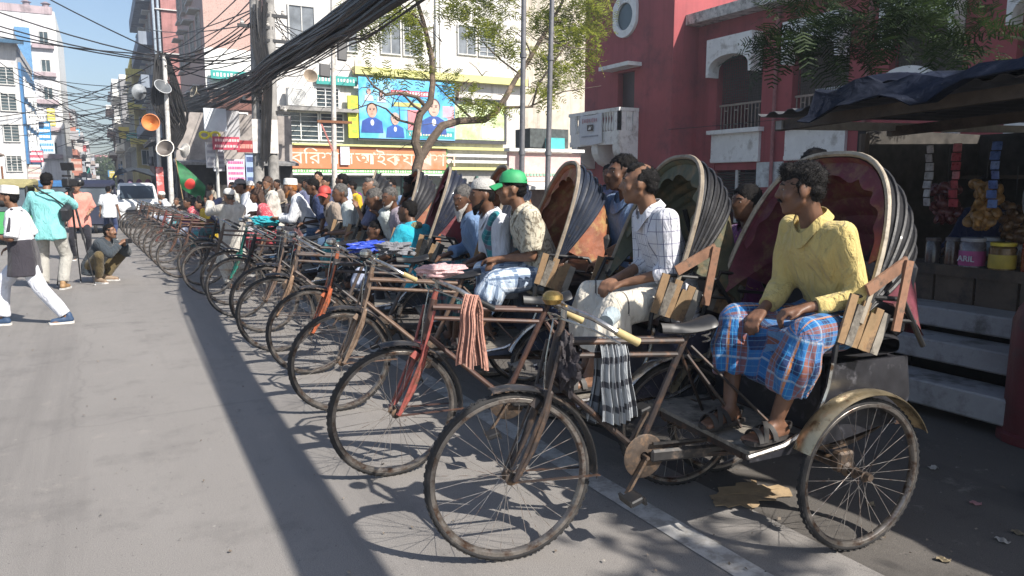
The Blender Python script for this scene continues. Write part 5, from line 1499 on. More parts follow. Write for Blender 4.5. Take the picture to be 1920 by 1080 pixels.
RW, HUBZ = 0.355, 0.355
def g_rim():
    mt = Matrix.Rotation(PI / 2, 4, 'X')
    return MB().lathe([(.318, -.016), (.332, -.017), (.337, -.013), (.325, -.008), (.318, -.004), (.318, .004), (.325, .008), (.337, .013), (.332, .017), (.318, .016), (.311, .006), (.311, -.006)], 56, mt, close=True)
def g_tyre():
    mt = Matrix.Rotation(PI / 2, 4, 'X')
    p = [(.338 + .0165 * math.cos(a), .018 * math.sin(a)) for a in [2 * PI * k / 12 for k in range(12)]]
    mb = MB().lathe(p, 64, mt, close=True)
    for k in range(64):
        for s in (-1, 1):
            a = 2 * PI * (k + (.5 if s > 0 else 0)) / 64
            mb.xf_last = None
            b = MB().box((0, s * .009, .3525), (.016, .009, .0036))
            b.xf(Matrix.Rotation(a, 4, 'Y'))
            mb.add(b.v, b.f)
    return mb
def g_spokes():
    mb = MB()
    for k in range(32):
        a = 2 * PI * k / 32
        s = 1 if k % 2 else -1
        off = 0.42 if (k // 2) % 2 else -0.42
        h = Vector((.022 * math.cos(a + off * 2), s * .028, .022 * math.sin(a + off * 2)))
        r = Vector((.315 * math.cos(a), s * .003, .315 * math.sin(a)))
        mb.tube([h, r], .0013, 3, caps=False)
    return mb
def g_hub():
    return MB().lathe([(0, -.055), (.007, -.055), (.007, -.036), (.016, -.034), (.026, -.03), (.026, -.026), (.014, -.02), (.014, .02), (.026, .026), (.026, .03), (.016, .034), (.007, .036), (.007, .055), (0, .055)], 14, Matrix.Rotation(PI / 2, 4, 'X'))
def g_frear():
    mb = g_hub()
    mb.lathe([(0, -.1), (.012, -.1), (.03, -.09), (.035, -.07), (.02, -.055)], 12, Matrix.Rotation(PI / 2, 4, 'X'))
    return mb

def arc_strip(c, r, a0, a1, half_w, n=22, drop=.012, thick=.003):
    """curved mudguard: arc in xz about c, angles in degrees from +x"""
    def fn(u, v):
        a = R(a0 + (a1 - a0) * u)
        y = -half_w + 2 * half_w * v
        rr = r - drop * (abs(2 * v - 1) ** 2.2)
        return (c[0] + rr * math.cos(a), c[1] + y, c[2] + rr * math.sin(a))
    return MB().grid(fn, n, 8, -thick)

def g_fork():
    mb = MB()
    for s in (-1, 1):
        mb.tube([(1.247, s * .05, .70), (1.265, s * .055, .62), (1.32, s * .056, .48), (1.375, s * .056, .385), (1.40, s * .056, .355)], [.017, .017, .014, .011, .013], 8)
        mb.tube([(1.205, s * .075, .90), (1.27, s * .072, .66), (1.40, s * .066, .36)], .0075, 6)
    mb.box((1.25, 0, .70), (.04, .13, .035), (0, R(-16), 0), bevel=.008)
    mb.tube([(1.25, 0, .69), (1.165, 0, 1.0)], .015, 10)
    mb.tube([(1.275, .0, .67), (1.30, .0, .64)], .03, 8)
    return mb
def g_stay():
    mb = MB()
    for s in (-1, 1):
        mb.beam((1.40, s * .064, .355), (1.02, s * .05, .335), .004, .018, (0, 1, 0))
    return mb
def g_bar():
    mb = MB()
    mb.tube([(1.165, 0, .99), (1.16, 0, 1.045), (1.175, 0, 1.06)], .014, 8)
    mb.tube([(.985, .27, .945), (1.06, .265, .985), (1.13, .22, 1.03), (1.185, .11, 1.055), (1.185, 0, 1.058), (1.185, -.11, 1.055), (1.13, -.22, 1.03), (1.06, -.265, .985), (.985, -.27, .945)], .0115, 8)
    return mb
def g_lever():
    mb = MB()
    mb.tube([(1.03, .25, .93), (1.12, .2, .98), (1.2, .08, 1.01), (1.215, 0, 1.0), (1.2, -.08, 1.01), (1.12, -.2, .98), (1.03, -.25, .93)], .005, 5)
    mb.tube([(1.215, .02, 1.0), (1.25, .03, .85), (1.262, .03, .7)], .004, 5)
    return mb
def g_grip(s):
    return lambda: MB().tube([(.965, s * .27, .935), (.985, s * .27, .945), (1.055, s * .266, .983)], [.018, .0165, .0165], 10)
def g_bell():
    return MB().lathe([(0, -.022), (.03, -.02), (.043, 0), (.04, .018), (.025, .03), (0, .034)], 14, Matrix.Translation((1.225, .035, 1.085)))
def g_frame():
    mb = MB()
    mb.tube([(1.232, 0, .73), (1.18, 0, .945)], .021, 10)
    for s in (-1, 1):
        mb.tube([(1.19, s * .02, .905), (.60, s * .025, .865)], .0135, 8)
        mb.tube([(1.215, s * .018, .75), (.80, s * .022, .385)], .0125, 8)
        mb.tube([(.80, s * .03, .38), (.4, s * .09, .35), (.03, s * .12, .335)], .012, 8)
        mb.tube([(.575, s * .025, .80), (.36, s * .14, .48)], .008, 6)
        mb.tube([(.56, s * .03, .84), (.25, s * .2, .50)], .007, 6)
    mb.tube([(1.2, 0, .845), (.61, 0, .80)], .0125, 8)
    mb.tube([(.555, 0, .90), (.80, 0, .38)], .0155, 9)
    mb.lathe([(.026, -.04), (.03, -.04), (.03, .04), (.026, .04)], 12, Matrix.Translation((.8, 0, .38)) @ Matrix.Rotation(PI / 2, 4, 'X'))
    return mb
def g_saddle():
    mb = MB()
    def fn(u, v):
        a = 2 * PI * v
        x = .70 - .26 * u
        w = .022 + .085 * max(0, (u - .25)) ** .8 * (1.2 - .35 * u)
        if u > .93: w *= .8
        z = .925 - .018 * math.sin(u * PI) + .02 * u
        return (x, w * math.cos(a), z + .022 * math.sin(a) - (0.014 * abs(math.cos(a)) ** 2))
    mb.grid(fn, 12, 14)
    return mb
def g_springs():
    mb = MB()
    for s in (-1, 1):
        mb.tube([(.5 + .018 * math.cos(k), s * .055 + .018 * math.sin(k), .86 + .0045 * k) for k in [i * .7 for i in range(14)]], .004, 4)
    mb.tube([(.68, 0, .91), (.56, 0, .885), (.48, 0, .90)], .008, 6)
    return mb
def g_crank():
    mt = Matrix.Translation((.80, .055, .38)) @ Matrix.Rotation(PI / 2, 4, 'X')
    mb = MB().lathe([(.02, -.003), (.092, -.003), (.098, 0), (.092, .003), (.02, .003)], 30, mt, close=True)
    for s in (-1, 1):
        mb.beam((.80, s * .075, .38), (.80 + s * .10, s * .085, .38 - s * .145), .012, .022, (0, 1, 0))
    mb.tube([(.8, -.09, .38), (.8, .09, .38)], .009, 8)
    return mb
def g_pedal(s):
    def f():
        c = Vector((.80 + s * .10, s * .135, .38 - s * .145))
        mb = MB().box(c, (.062, .088, .026), (0, R(18), 0), bevel=.006)
        for k in (-1, 1): mb.box(c + Vector((k * .034, 0, 0)), (.012, .092, .032), (0, R(18), 0))
        return mb
    return f
def g_chaincase():
    return MB().box((.42, .075, .365), (.72, .025, .055), (0, R(-3), 0), bevel=.01).box((.42, .075, .42), (.7, .012, .01), (0, R(-3), 0))
def g_axle():
    mb = MB().tube([(0, -.52, .335), (0, .52, .335)], .016, 10).tube([(0, -.36, .335), (0, .36, .335)], .024, 10)
    for y in (-.37, .37): mb.box((0, y, .36), (.09, .05, .09), bevel=.01)
    return mb
def g_spring(y):
    def f():
        mb = MB()
        for i, h in enumerate((.30, .25, .19)):
            mb.grid(lambda u, v: (h * (2 * u - 1), y - .02 + .04 * v, .40 + .0085 * (2 - i) + .07 * (h / .3) * (2 * u - 1) ** 2 * .9), 10, 1, .007)
        mb.tube([(0, y + .05, .43), (0, y + .05, .60)], .012, 8)
        mb.tube([(.022 * math.cos(k), y + .05 + .022 * math.sin(k), .45 + .0062 * k) for k in [i * .6 for i in range(38)]], .005, 5)
        return mb
    return f
def g_chassis():
    mb = MB()
    for s in (-1, 1):
        mb.beam((.50, s * .3, .435), (-.34, s * .3, .50), .03, .035)
    for x, z in ((.48, .438), (.1, .468), (-.32, .5)): mb.beam((x, -.36, z - .006), (x, .36, z - .006), .03, .03)
    return mb
def g_floor(): return MB().box((.31, 0, .462), (.40, .76, .018))
def g_side(s):
    def f():
        poly = [(.52, .43), (.52, .455), (.34, .475), (.235, .52), (.165, .60), (.125, .70), (.11, .80), (-.31, .80), (-.34, .62), (-.30, .52), (.0, .47), (.25, .44)]
        return MB().prism(poly, .016, Matrix.Translation((0, s * .385 + .008, 0)) @ Matrix.Rotation(PI / 2, 4, 'X'))
    return f
def g_edge(s):
    return lambda: MB().tube([(.53, s * .392, .455), (.35, s * .392, .48), (.24, s * .392, .527), (.172, s * .392, .606), (.132, s * .392, .705), (.115, s * .392, .815)], .011, 6)
def g_box():
    return MB().box((-.1, 0, .64), (.40, .74, .30)).box((.12, 0, .64), (.02, .70, .31))
def g_seat():
    def fn(u, v):
        a = 2 * PI * v
        x = -.10 + .24 * (abs(math.cos(a)) ** .4) * (1 if math.cos(a) > 0 else -1)
        z = .845 + .045 * (abs(math.sin(a)) ** .5) * (1 if math.sin(a) > 0 else -1)
        e = 1 - (abs(2 * u - 1) ** 10) * .25
        return (-.1 + (x + .1) * e, -.375 + .75 * u, .845 + (z - .845) * e + .012 * math.sin(u * PI))
    return MB().grid(fn, 14, 16)
def g_back():
    return MB().box((-.34, 0, 1.04), (.07, .72, .34), (0, R(-12), 0), bevel=.03)
def g_slat(i, s):
    def f():
        t = i / 5
        b = Vector((.145 - .175 * t, s * .455, .905 - .06 * t)); q = Vector((.085 - .18 * t, s * .455, 1.10 - .06 * t - (0, .035, .01, .05, .02, .03)[i]))
        return MB().beam(b + Vector((0, .004 * (i % 2), 0)), q + Vector((0, .004 * (i % 2), 0)), .041, .011, (0, 1, 0))
    return f
def g_bracket(s):
    def f():
        return MB().beam((.04, s * .475, 1.115), (-.17, s * .475, 1.225), .05, .012, (0, 1, 0)).beam((-.165, s * .489, 1.23), (-.115, s * .489, .94), .04, .012, (0, 1, 0))
    return f
def g_armrail(s):
    return lambda: MB().tube([(.16, s * .44, .82), (.15, s * .44, .90), (.06, s * .44, 1.09), (-.2, s * .44, 1.06), (-.34, s * .44, .85)], .012, 8).tube([(.06, s * .44, 1.0), (-.28, s * .44, .96)], .009, 6)
PIV = Vector((.05, 0, .98))
def arch_pt(t, th, Rr, w):
    c, s_ = math.cos(t), math.sin(t)
    y = w * math.copysign(abs(c) ** .72, c)
    r = Rr * max(0, s_) ** .80
    return Vector((PIV.x - r * math.sin(th), y, PIV.z + r * math.cos(th)))
def hood_par(v, kind):
    if kind == 'up': return R(22 + 38 * v), .75 - .10 * v * v, .455 - .03 * v
    if kind == 'slim': return R(20 + 23 * v), .75 - .07 * v * v, .445 - .03 * v
    if kind == 'deep': return R(14 + 52 * v), .77 - .12 * v * v, .46 - .03 * v
    return R(70 + 34 * v), .72 - .08 * v, .46 - .02 * v
def g_hood(kind, inset):
    def f():
        def fn(u, v):
            th, Rr, w = hood_par(v, kind)
            sc = .012 * abs(math.sin(v * 5 * PI)) + inset
            return arch_pt(PI * u, th, Rr - sc, w - inset)
        return MB().grid(fn, 30, 20)
    return f
def g_rib(k, kind):
    def f():
        th, Rr, w = hood_par(k / 5, kind)
        return MB().tube([arch_pt(PI * i / 30, th, Rr + .004, w + .004) for i in range(31)], .0095 if k else .013, 6)
    return f
def g_rimband(kind):
    def f():
        def fn(u, v):
            th, Rr, w = hood_par(0, kind)
            return arch_pt(PI * u, th - R(.8) + R(1.7) * v, Rr + .009, w + .009)
        return MB().grid(fn, 36, 2, .004)
    return f
def g_valance(kind):
    def f():
        def fn(u, v):
            th, Rr, w = hood_par(.02, kind)
            d = v * (.085 + .012 * math.sin(u * 60))
            t = PI * (.10 + .80 * u)
            return arch_pt(t, th + R(2) + .02 * math.sin(u * 47) * v, Rr - .02 - d, w - .015 - d * .5)
        return MB().grid(fn, 60, 3, .003)
    return f
def g_hoodback(kind):
    def f():
        th, Rr, w = hood_par(1, kind)
        def fn(u, v):
            a = arch_pt(PI * (.06 + .88 * u), th, Rr - .012, w - .01)
            b = Vector((-.40, .40 * math.cos(PI * (.06 + .88 * u)), .88))
            m = a.lerp(b, v)
            m.x -= .05 * math.sin(PI * v)
            return m
        return MB().grid(fn, 24, 8)
    return f
def g_strap(kind):
    def f():
        th, Rr, w = hood_par(1, kind)
        mb = MB()
        for yy in (-.16, .10, .2):
            mb.tube([Vector((-.30, yy, .95)), Vector((-.38, yy, 1.2)), Vector((PIV.x - .60 * math.sin(th) + .05, yy * .95, PIV.z + .56 * math.cos(th)))], .016 if yy < .15 else .006, 5)
        return mb
    return f
def g_plank(i):
    def f():
        o = i * .045
        return MB().beam((-.25 + o, -.475 - .004 * i, 1.42), (.035 + o, -.475 - .004 * i, .92), .045, .018, (0, 1, 0))
    return f

def rk_mats(frame, panel, seat, hood, lining, rim=None, fork=None, slat=None, band=None):
    return dict(frame=M(frame, rough=.5, vary=.3, scale=18, metal=.15, dirt=(.10, .05, .028), dirt_amt=.45, dscale=16),
                fork=M(fork or frame, rough=.55, vary=.3, scale=18, dirt=(.09, .055, .035), dirt_amt=.45, dscale=20),
                panel=M(panel, rough=.35, vary=.35, scale=12, coat=.3, dirt=tuple(min(1, c * 3 + .03) for c in panel), dirt_amt=.3, dscale=14),
                seat=M(seat, rough=.4, vary=.3, scale=10, coat=.2),
                hood=M(tuple(c * .7 for c in hood), rough=.5, vary=.4, scale=9, coat=.10, spec=.3, dirt=(.05, .045, .04), dirt_amt=.2, dscale=16, bump=.15, bscale=30),
                lining=M(lining[0], rough=.65, vary=.4, scale=7, dirt=lining[1], dirt_amt=.5, dscale=9, bump=.4, bscale=16),
                band=M(band or (.24, .20, .15), rough=.6, vary=.25, scale=20, dirt=(.14, .1, .07), dirt_amt=.4, dscale=12),
                slat=M(slat or (.26, .165, .085), rough=.65, vary=.35, scale=14, dirt=(.09, .06, .04), dirt_amt=.45, dscale=14))
m_rimsteel = M((.24, .22, .20), rough=.35, metal=.75, vary=.25, scale=30, dirt=(.085, .05, .034), dirt_amt=.6, dscale=14)
m_tyre = M((.022, .021, .021), rough=.85, vary=.35, scale=16, bump=.25, bscale=200, dirt=(.085, .075, .066), dirt_amt=.36, dscale=6)
m_spoke = M((.30, .28, .26), rough=.4, metal=.6, vary=.3, scale=30, dirt=(.12, .06, .035), dirt_amt=.5, dscale=20)
m_greasy = M((.07, .052, .04), rough=.6, metal=.3, vary=.4, scale=30, dirt=(.16, .10, .06), dirt_amt=.5, dscale=25)
m_chrome = M((.45, .44, .42), rough=.22, metal=.9, vary=.2, scale=20, dirt=(.18, .12, .08), dirt_amt=.4, dscale=22)
m_brass = M((.45, .30, .10), rough=.3, metal=.9, vary=.25, scale=20, dirt=(.2, .14, .07), dirt_amt=.4, dscale=18)
m_goldfender = M((.50, .41, .26), rough=.30, metal=.85, vary=.2, scale=10, dirt=(.20, .13, .075), dirt_amt=.45, dscale=18, bump=.08, bscale=50)
m_blackfender = M((.022, .021, .021), rough=.4, vary=.4, scale=12, coat=.2, dirt=(.12, .09, .07), dirt_amt=.4, dscale=14)
m_blackrub = M((.014, .014, .015), rough=.45, vary=.3, scale=20)
m_woodgrey = M((.20, .18, .15), rough=.8, vary=.4, scale=14, dirt=(.06, .05, .04), dirt_amt=.45, dscale=12)
m_woodraw = M((.25, .165, .085), rough=.7, vary=.3, scale=14, dirt=(.2, .11, .05), dirt_amt=.4, dscale=14)

RICK = []
def make_rickshaw(fx, fy, yaw, steer, mats, label, hood='up', level=0, gold=False, planks=False, yellow=False, bell=True, group='cycle rickshaws parked in the row'):
    """fx, fy: ground point under the front hub; yaw: heading degrees of local +x"""
    fwd = Vector((math.cos(R(yaw)), math.sin(R(yaw)), 0))
    org = Vector((fx, fy, 0)) - fwd * 1.40
    r = empty('cycle_rickshaw', org, R(yaw), label, 'rickshaw', group)
    def part(name, key, fn, m, smooth=True, parent=None):
        return put(name, G(key, fn, smooth), m, parent or r)
    def wheel(loc, s, name='wheel', hubfn=('hub', g_hub), flip=False):
        w = part(name, 'rim', g_rim, m_rimsteel)
        w.location = loc; w.scale = (s, s, s)
        w.rotation_euler = (0, rng.uniform(0, 6.28), 0)
        put('tyre', G('tyre', g_tyre), m_tyre, w)
        tag(put('spokes', G('spokes', g_spokes), m_spoke, w), kind='stuff')
        h = put('hub', G(*hubfn), m_greasy, w)
        if flip: h.scale = (1, -1, 1)
        return w
    # steered group
    ax0 = Vector((1.45, 0, 0)); axd = Vector((-.085, 0, .31)).normalized()
    Ms = Matrix.Translation(ax0) @ Matrix.Rotation(R(steer), 4, axd) @ Matrix.Translation(-ax0)
    def steered(o):
        o.matrix_basis = Ms @ o.matrix_basis
        return o
    w = wheel((1.40, 0, HUBZ), 1.0, 'front_wheel'); steered(w)
    steered(part('fork', 'fork', g_fork, mats['fork']))
    steered(part('mudguard_stay', 'stay', g_stay, mats['frame'], False))
    hb = steered(part('handlebar', 'bar', g_bar, m_chrome))
    put('grip', G('gripL', g_grip(1)), m_blackrub if not yellow else M((.36, .28, .13), rough=.65), hb)
    put('grip', G('gripR', g_grip(-1)), m_blackrub if not yellow else M((.36, .28, .13), rough=.65), hb)
    if level < 2:
        put('brake_rod', G('lever', g_lever), m_chrome, hb)
        if bell: put('bell', G('bell', g_bell), m_brass if gold else m_chrome, hb)
    steered(part('front_mudguard', 'ffender', lambda: arc_strip((1.40, 0, HUBZ), .385, 78, 186, .042), m_blackfender))
    part('frame', 'frame', g_frame, mats['frame'])
    sd = part('saddle', 'saddle', g_saddle, m_blackrub)
    put('saddle_springs', G('springs', g_springs), m_chrome, sd)
    if level < 2:
        ck = part('crank', 'crank', g_crank, m_greasy)
        put('pedal', G('pedalL', g_pedal(1), False), m_blackrub, ck)
        put('pedal', G('pedalR', g_pedal(-1), False), m_blackrub, ck)
        part('chain_case', 'chaincase', g_chaincase, m_blackfender, False)
        part('axle', 'axle', g_axle, m_greasy)
        for y in (-.3, .3): part('leaf_spring', 'leaf%d' % (y > 0), g_spring(y), m_greasy)
        part('chassis', 'chassis', g_chassis, mats['frame'], False)
    for s in (-1, 1):
        wheel((0, s * .465, .33), .93, 'rear_wheel', ('rearhub', g_frear), s > 0)
        part('rear_mudguard', 'rfender%d' % s, lambda s=s: arc_strip((0, s * .465, .33), .368, 24, 154, .048), m_goldfender if gold else m_chrome)
        part('side_panel', 'side%d' % s, g_side(s), mats['panel'], False)
        part('panel_edge', 'edge%d' % s, g_edge(s), m_chrome)
        part('arm_rail', 'arm%d' % s, g_armrail(s), m_blackrub)
        if level < 2:
            for i in range(6):
                part('slat', 'slat%d_%d' % (i, s), g_slat(i, s), (mats['slat'], m_woodgrey, mats['slat'], m_woodraw)[i % 4] if level == 0 else (mats['slat'], m_woodgrey, m_blackrub)[i % 3], False)
            if len(RICK) < 2: part('wood_bracket', 'brack%d' % s, g_bracket(s), M((.24, .125, .075), rough=.75, vary=.35, scale=14, dirt=(.10, .07, .05), dirt_amt=.4, dscale=14), False)
    part('footboard', 'floor', g_floor, m_woodgrey, False)
    part('seat_box', 'box', g_box, mats['panel'], False)
    part('seat_cushion', 'seat', g_seat, mats['seat'])
    part('backrest', 'back', g_back, mats['seat'], False)
    if hood:
        h = part('hood', 'hood_' + hood, g_hood(hood, 0), mats['hood'])
        put('hood_lining', G('lining_' + hood, g_hood(hood, .014)), mats['lining'], h)
        put('rim_band', G('rimband_' + hood, g_rimband(hood)), mats['band'], h)
        for k in range(6): put('hood_rib', G('rib%d_%s' % (k, hood), g_rib(k, hood)), mats['hood'] if k else mats['band'], h)
        if hood != 'fold':
            put('back_curtain', G('hback_' + hood, g_hoodback(hood)), mats['lining'], h)
            put('valance', G('val_' + hood, g_valance(hood)), mats['lining'], h)
            put('inner_straps', G('strap_' + hood, g_strap(hood)), m_blackrub, h)
    if planks:
        for i in range(2): part('hood_plank', 'plank%d' % i, g_plank(i), m_woodraw, False)
    RICK.append((r, org, fwd))
    return r

brown = (.07, .038, .03); dkbrown = (.034, .025, .022); blk = (.016, .016, .018)
red_l = ((.115, .022, .035), (.17, .09, .05)); green_l = ((.07, .075, .045), (.16, .11, .05)); orange_l = ((.23, .075, .035), (.30, .19, .07)); dred_l = ((.12, .012, .02), (.07, .01, .012))
ROW = [
 (1.38, 2.53, 173, -4, rk_mats(dkbrown, (.02, .02, .024), (.03, .03, .034), (.028, .028, .031), red_l, band=(.34, .29, .22)), 'nearest cycle rickshaw with a red lined hood and gold rear mudguards', dict(hood='up', gold=True, planks=True, yellow=True)),
 (1.27, 3.60, 165, 14, rk_mats(brown, (.03, .03, .05), (.04, .02, .02), (.024, .024, .027), green_l, fork=(.30, .075, .06)), 'second nearest cycle rickshaw with a red fork and mossy dark hood lining', dict(hood='slim')),
 (1.34, 4.85, 163, 18, rk_mats((.13, .085, .06), (.03, .04, .07), (.03, .03, .03), (.022, .03, .05), orange_l, fork=(.20, .14, .10)), 'third cycle rickshaw with an orange brown hood lining and navy hood', dict(hood='slim', yellow=True)),
 (1.38, 5.95, 163, 12, rk_mats((.06, .055, .055), (.04, .02, .02), (.03, .02, .02), (.025, .033, .055), orange_l, fork=(.42, .11, .045)), 'fourth cycle rickshaw with an orange fork and navy hood', dict(hood='slim')),
 (1.36, 6.92, 164, 8, rk_mats((.10, .08, .07), (.02, .03, .05), (.03, .03, .03), (.025, .03, .05), dred_l, fork=(.26, .17, .11)), 'fifth cycle rickshaw with a tan fork and dark red hood lining', dict(hood='slim')),
 (1.36, 7.90, 164, 14, rk_mats((.05, .045, .045), (.02, .02, .03), (.03, .03, .03), (.03, .03, .035), orange_l, fork=(.16, .11, .085)), 'sixth cycle rickshaw with a pale rear mudguard and brown hood', dict(hood='slim')),
 (1.32, 8.95, 164, 4, rk_mats(blk, (.02, .03, .03), (.03, .02, .02), (.02, .02, .022), dred_l), 'seventh cycle rickshaw with black frame and striped black hood', dict(hood='slim')),
 (1.30, 9.95, 165, 8, rk_mats((.025, .03, .035), (.02, .03, .05), (.02, .02, .04), (.02, .02, .03), green_l, fork=(.02, .20, .15)), 'eighth cycle rickshaw with a teal green fork', dict(hood=None)),
 (1.27, 11.0, 167, 4, rk_mats((.10, .075, .06), (.03, .04, .08), (.02, .02, .02), (.02, .02, .02), green_l), 'ninth cycle rickshaw of the row with dark frame behind the teal forked one', dict(hood=None)),
 (1.22, 12.1, 167, 8, rk_mats(blk, (.02, .05, .10), (.03, .03, .03), (.02, .02, .02), dred_l), 'tenth cycle rickshaw with a blue side panel beside the man in cream holding a phone', dict(hood=None)),
]
yy = 13.3
desc = ['with brown frame beside the boy in the blue grey jacket', 'with rusty frame just past the yellow shirted sitter', 'with black frame next to the flag staff', 'with reddish frame short of the flag', 'with dark frame below the flag tip', 'with dull brown frame past the flag', 'with rust brown frame near the white post', 'with black frame beside the white post', 'with brown frame before the man in white by the pickup', 'with dark frame at the far end by the pickup']
for i in range(10):
    fr_ = [brown, (.12, .06, .04), blk, (.14, .04, .035), dkbrown, (.09, .06, .05), (.13, .07, .045), blk, brown, dkbrown][i]
    ROW.append((1.05 - .038 * i, yy, 170 + rng.uniform(-4, 4), rng.uniform(-8, 14), rk_mats(fr_, (.03, .03, .04), (.04, .02, .02), (.025, .025, .03), (red_l, green_l, dred_l, orange_l)[i % 4]), 'far cycle rickshaw ' + desc[i], dict(hood='fold' if i % 4 == 1 else None)))
    yy += 1.32
for i, (fx, fy, yw, stg, mm, lab, kw) in enumerate(ROW):
    if 3 <= i < 10: yw += (0, 0, 0, 2.5, -2, 3, -3, 2, -2.5, 3)[i]; fx += (0, 0, 0, .03, -.03, .05, -.02, .06, -.04, .05)[i]
    make_rickshaw(fx, fy, yw, stg, mm, lab, level=0 if i < 3 else 1 if i < 8 else 2, **kw)

def rk_point(i, x, y, z):
    r, org, fwd = RICK[i]
    left = Vector((-fwd.y, fwd.x, 0))
    return org + fwd * x + left * y + Vector((0, 0, z))

# ---- cloths hung on the rickshaws
def hang_cloth(loc, rz, w, l, m, label, cat='scarf', seed=1, folds=6, taper=.75, name='hanging_cloth', over=.05, depth=.03):
    """a cloth folded over a bar: gathered pleats on both sides"""
    o = None
    def fn(u, v):
        # v 0..1 : front hem -> over the bar -> back hem
        s = (v - .5) * 2
        d = abs(s)
        side = over * (1 if s > 0 else -1) * min(1, d * 6)
        ww = w * (taper + (1 - taper) * d)
        ph = u * folds * 2 * PI + seed
        x = ww * (u - .5) + .012 * math.sin(v * 9 + seed)
        ph += 1.3 * math.sin(u * 9 + seed) + .5 * math.sin(v * 5 + u * 4)
        y = side + depth * math.sin(ph) * (.35 + .65 * d) * (1 if s > 0 else .8) * (.6 + .4 * math.sin(u * 7 + 2 * seed)) + .006 * math.sin(2.3 * ph + 2)
        z = -l * d * (1 if s < 0 else .93) + .02 * math.sqrt(max(0, 1 - min(1, d * 8) ** 2)) + .012 * math.sin(u * 5 + seed) * d
        return (x, y, z)
    mb = MB().grid(fn, folds * 10, 40, .002)
    o = mb.build(name, m)
    me = o.data
    at = me.attributes.new('cloth_uv', 'FLOAT_VECTOR', 'POINT')
    n = folds * 10 + 1
    uv = np.zeros((len(me.vertices), 3), dtype=np.float32)
    k = 0
    for rep in range(len(me.vertices) // (n * 41)):
        for i in range(n):
            for j in range(41):
                uv[k] = (i / (n - 1) * w * 3.0, j / 40 * 2 * l, 0); k += 1
    at.data.foreach_set('vector', uv.ravel())
    o.location = loc; o.rotation_euler = (0, 0, rz)
    return tag(o, label, cat)
def rag(loc, rad, m, label, cat, seed=1, name='rag', amp=.25):
    mb = MB().ball((0, 0, 0), rad, seg=44, rings=30)
    rr = random.Random(seed)
    ks = [(Vector((rr.uniform(-1, 1), rr.uniform(-1, 1), rr.uniform(-1, 1))).normalized() * rr.uniform(1.5, 9), rr.uniform(0, 6)) for _ in range(14)]
    vs = []
    for p in mb.v:
        p = Vector(p)
        q = Vector((p.x / rad[0], p.y / rad[1], p.z / rad[2]))
        s = .9 + amp * sum((1 - 2 * abs(math.sin(k.dot(q) + f))) / (1 + k.length * .12) for k, f in ks) / 2.6
        vs.append(tuple(p * s))
    mb.v = vs
    o = mb.build(name, m)
    o.location = loc
    return tag(o, label, cat)
m_check = cloth_mat((.30, .32, .34), (('u', .085, .3, 0, (.02, .02, .025), .85), ('v', .11, .26, .02, (.02, .02, .03), .85), ('u', .085, .08, .045, (.6, .62, .62), .7)), wrinkle=.3)
hang_cloth(rk_point(0, .935, .0, .885), R(173), .165, .36, m_check, 'black and grey checked scarf hanging over the top bar of the nearest rickshaw', seed=2, folds=5)
tag(MB().tube([Vector((.0, .0, .0)), Vector((.05, .03, .02)), Vector((.10, .09, .01))], [.03, .036, .03], 14).build('wrapped_cloth', cloth_mat((.22, .30, .34), (('v', .02, .4, 0, (.35, .4, .42), .7),), wrinkle=.8)), 'blue grey cloth wound round the nearest handlebar', 'cloth').location = rk_point(0, 1.05, .15, 1.0)
rag(rk_point(0, 1.17, .05, .82), (.06, .07, .15), M((.022, .018, .022), rough=.7, vary=.4, bump=.7, bscale=25), 'crumpled black rag tied under the nearest handlebar', 'rag', 3)
m_salmon = cloth_mat((.42, .22, .17), (('u', .05, .12, 0, (.33, .15, .11), .5),), wrinkle=.6)
hang_cloth(rk_point(1, 1.03, .25, .98), R(120), .105, .36, m_salmon, 'salmon pink scarf hanging from the second rickshaw handlebar', seed=5, folds=4, depth=.022)
rag(rk_point(1, 1.15, .04, 1.10), (.17, .09, .045), cloth_mat((.50, .32, .32), (), wrinkle=.8), 'pale pink cloth folded on the second rickshaw handlebar', 'cloth', 7, amp=.15)
rag(rk_point(2, 1.0, -.32, 1.08), (.2, .13, .07), cloth_mat((.55, .56, .56), (('u', .06, .4, 0, (.08, .08, .1), .8),), wrinkle=.8), 'crumpled white and black cloth bundle behind the third handlebar', 'cloth', 9)
rag(rk_point(3, .95, .22, 1.05), (.2, .12, .06), M((.03, .07, .42), rough=.5, vary=.3, bump=.6, bscale=18), 'bright blue plastic bundle on the fourth handlebar', 'bundle', 11)
rag(rk_point(3, .8, .05, 1.02), (.15, .12, .05), cloth_mat((.33, .04, .06), (), wrinkle=.8), 'dark red cloth bundle beside the blue plastic one', 'cloth', 12)
rag(rk_point(5, 1.05, .05, .98), (.07, .1, .12), cloth_mat((.06, .035, .035), (('v', .03, .3, 0, (.2, .1, .1), .6),), wrinkle=.8), 'dark striped rag tied on the sixth handlebar', 'rag', 13)
rag(rk_point(9, .9, .0, 1.0), (.12, .12, .18), M((.10, .12, .16), rough=.5, vary=.5, bump=.5), 'grey blue bag hung on the tenth rickshaw', 'bag', 15)
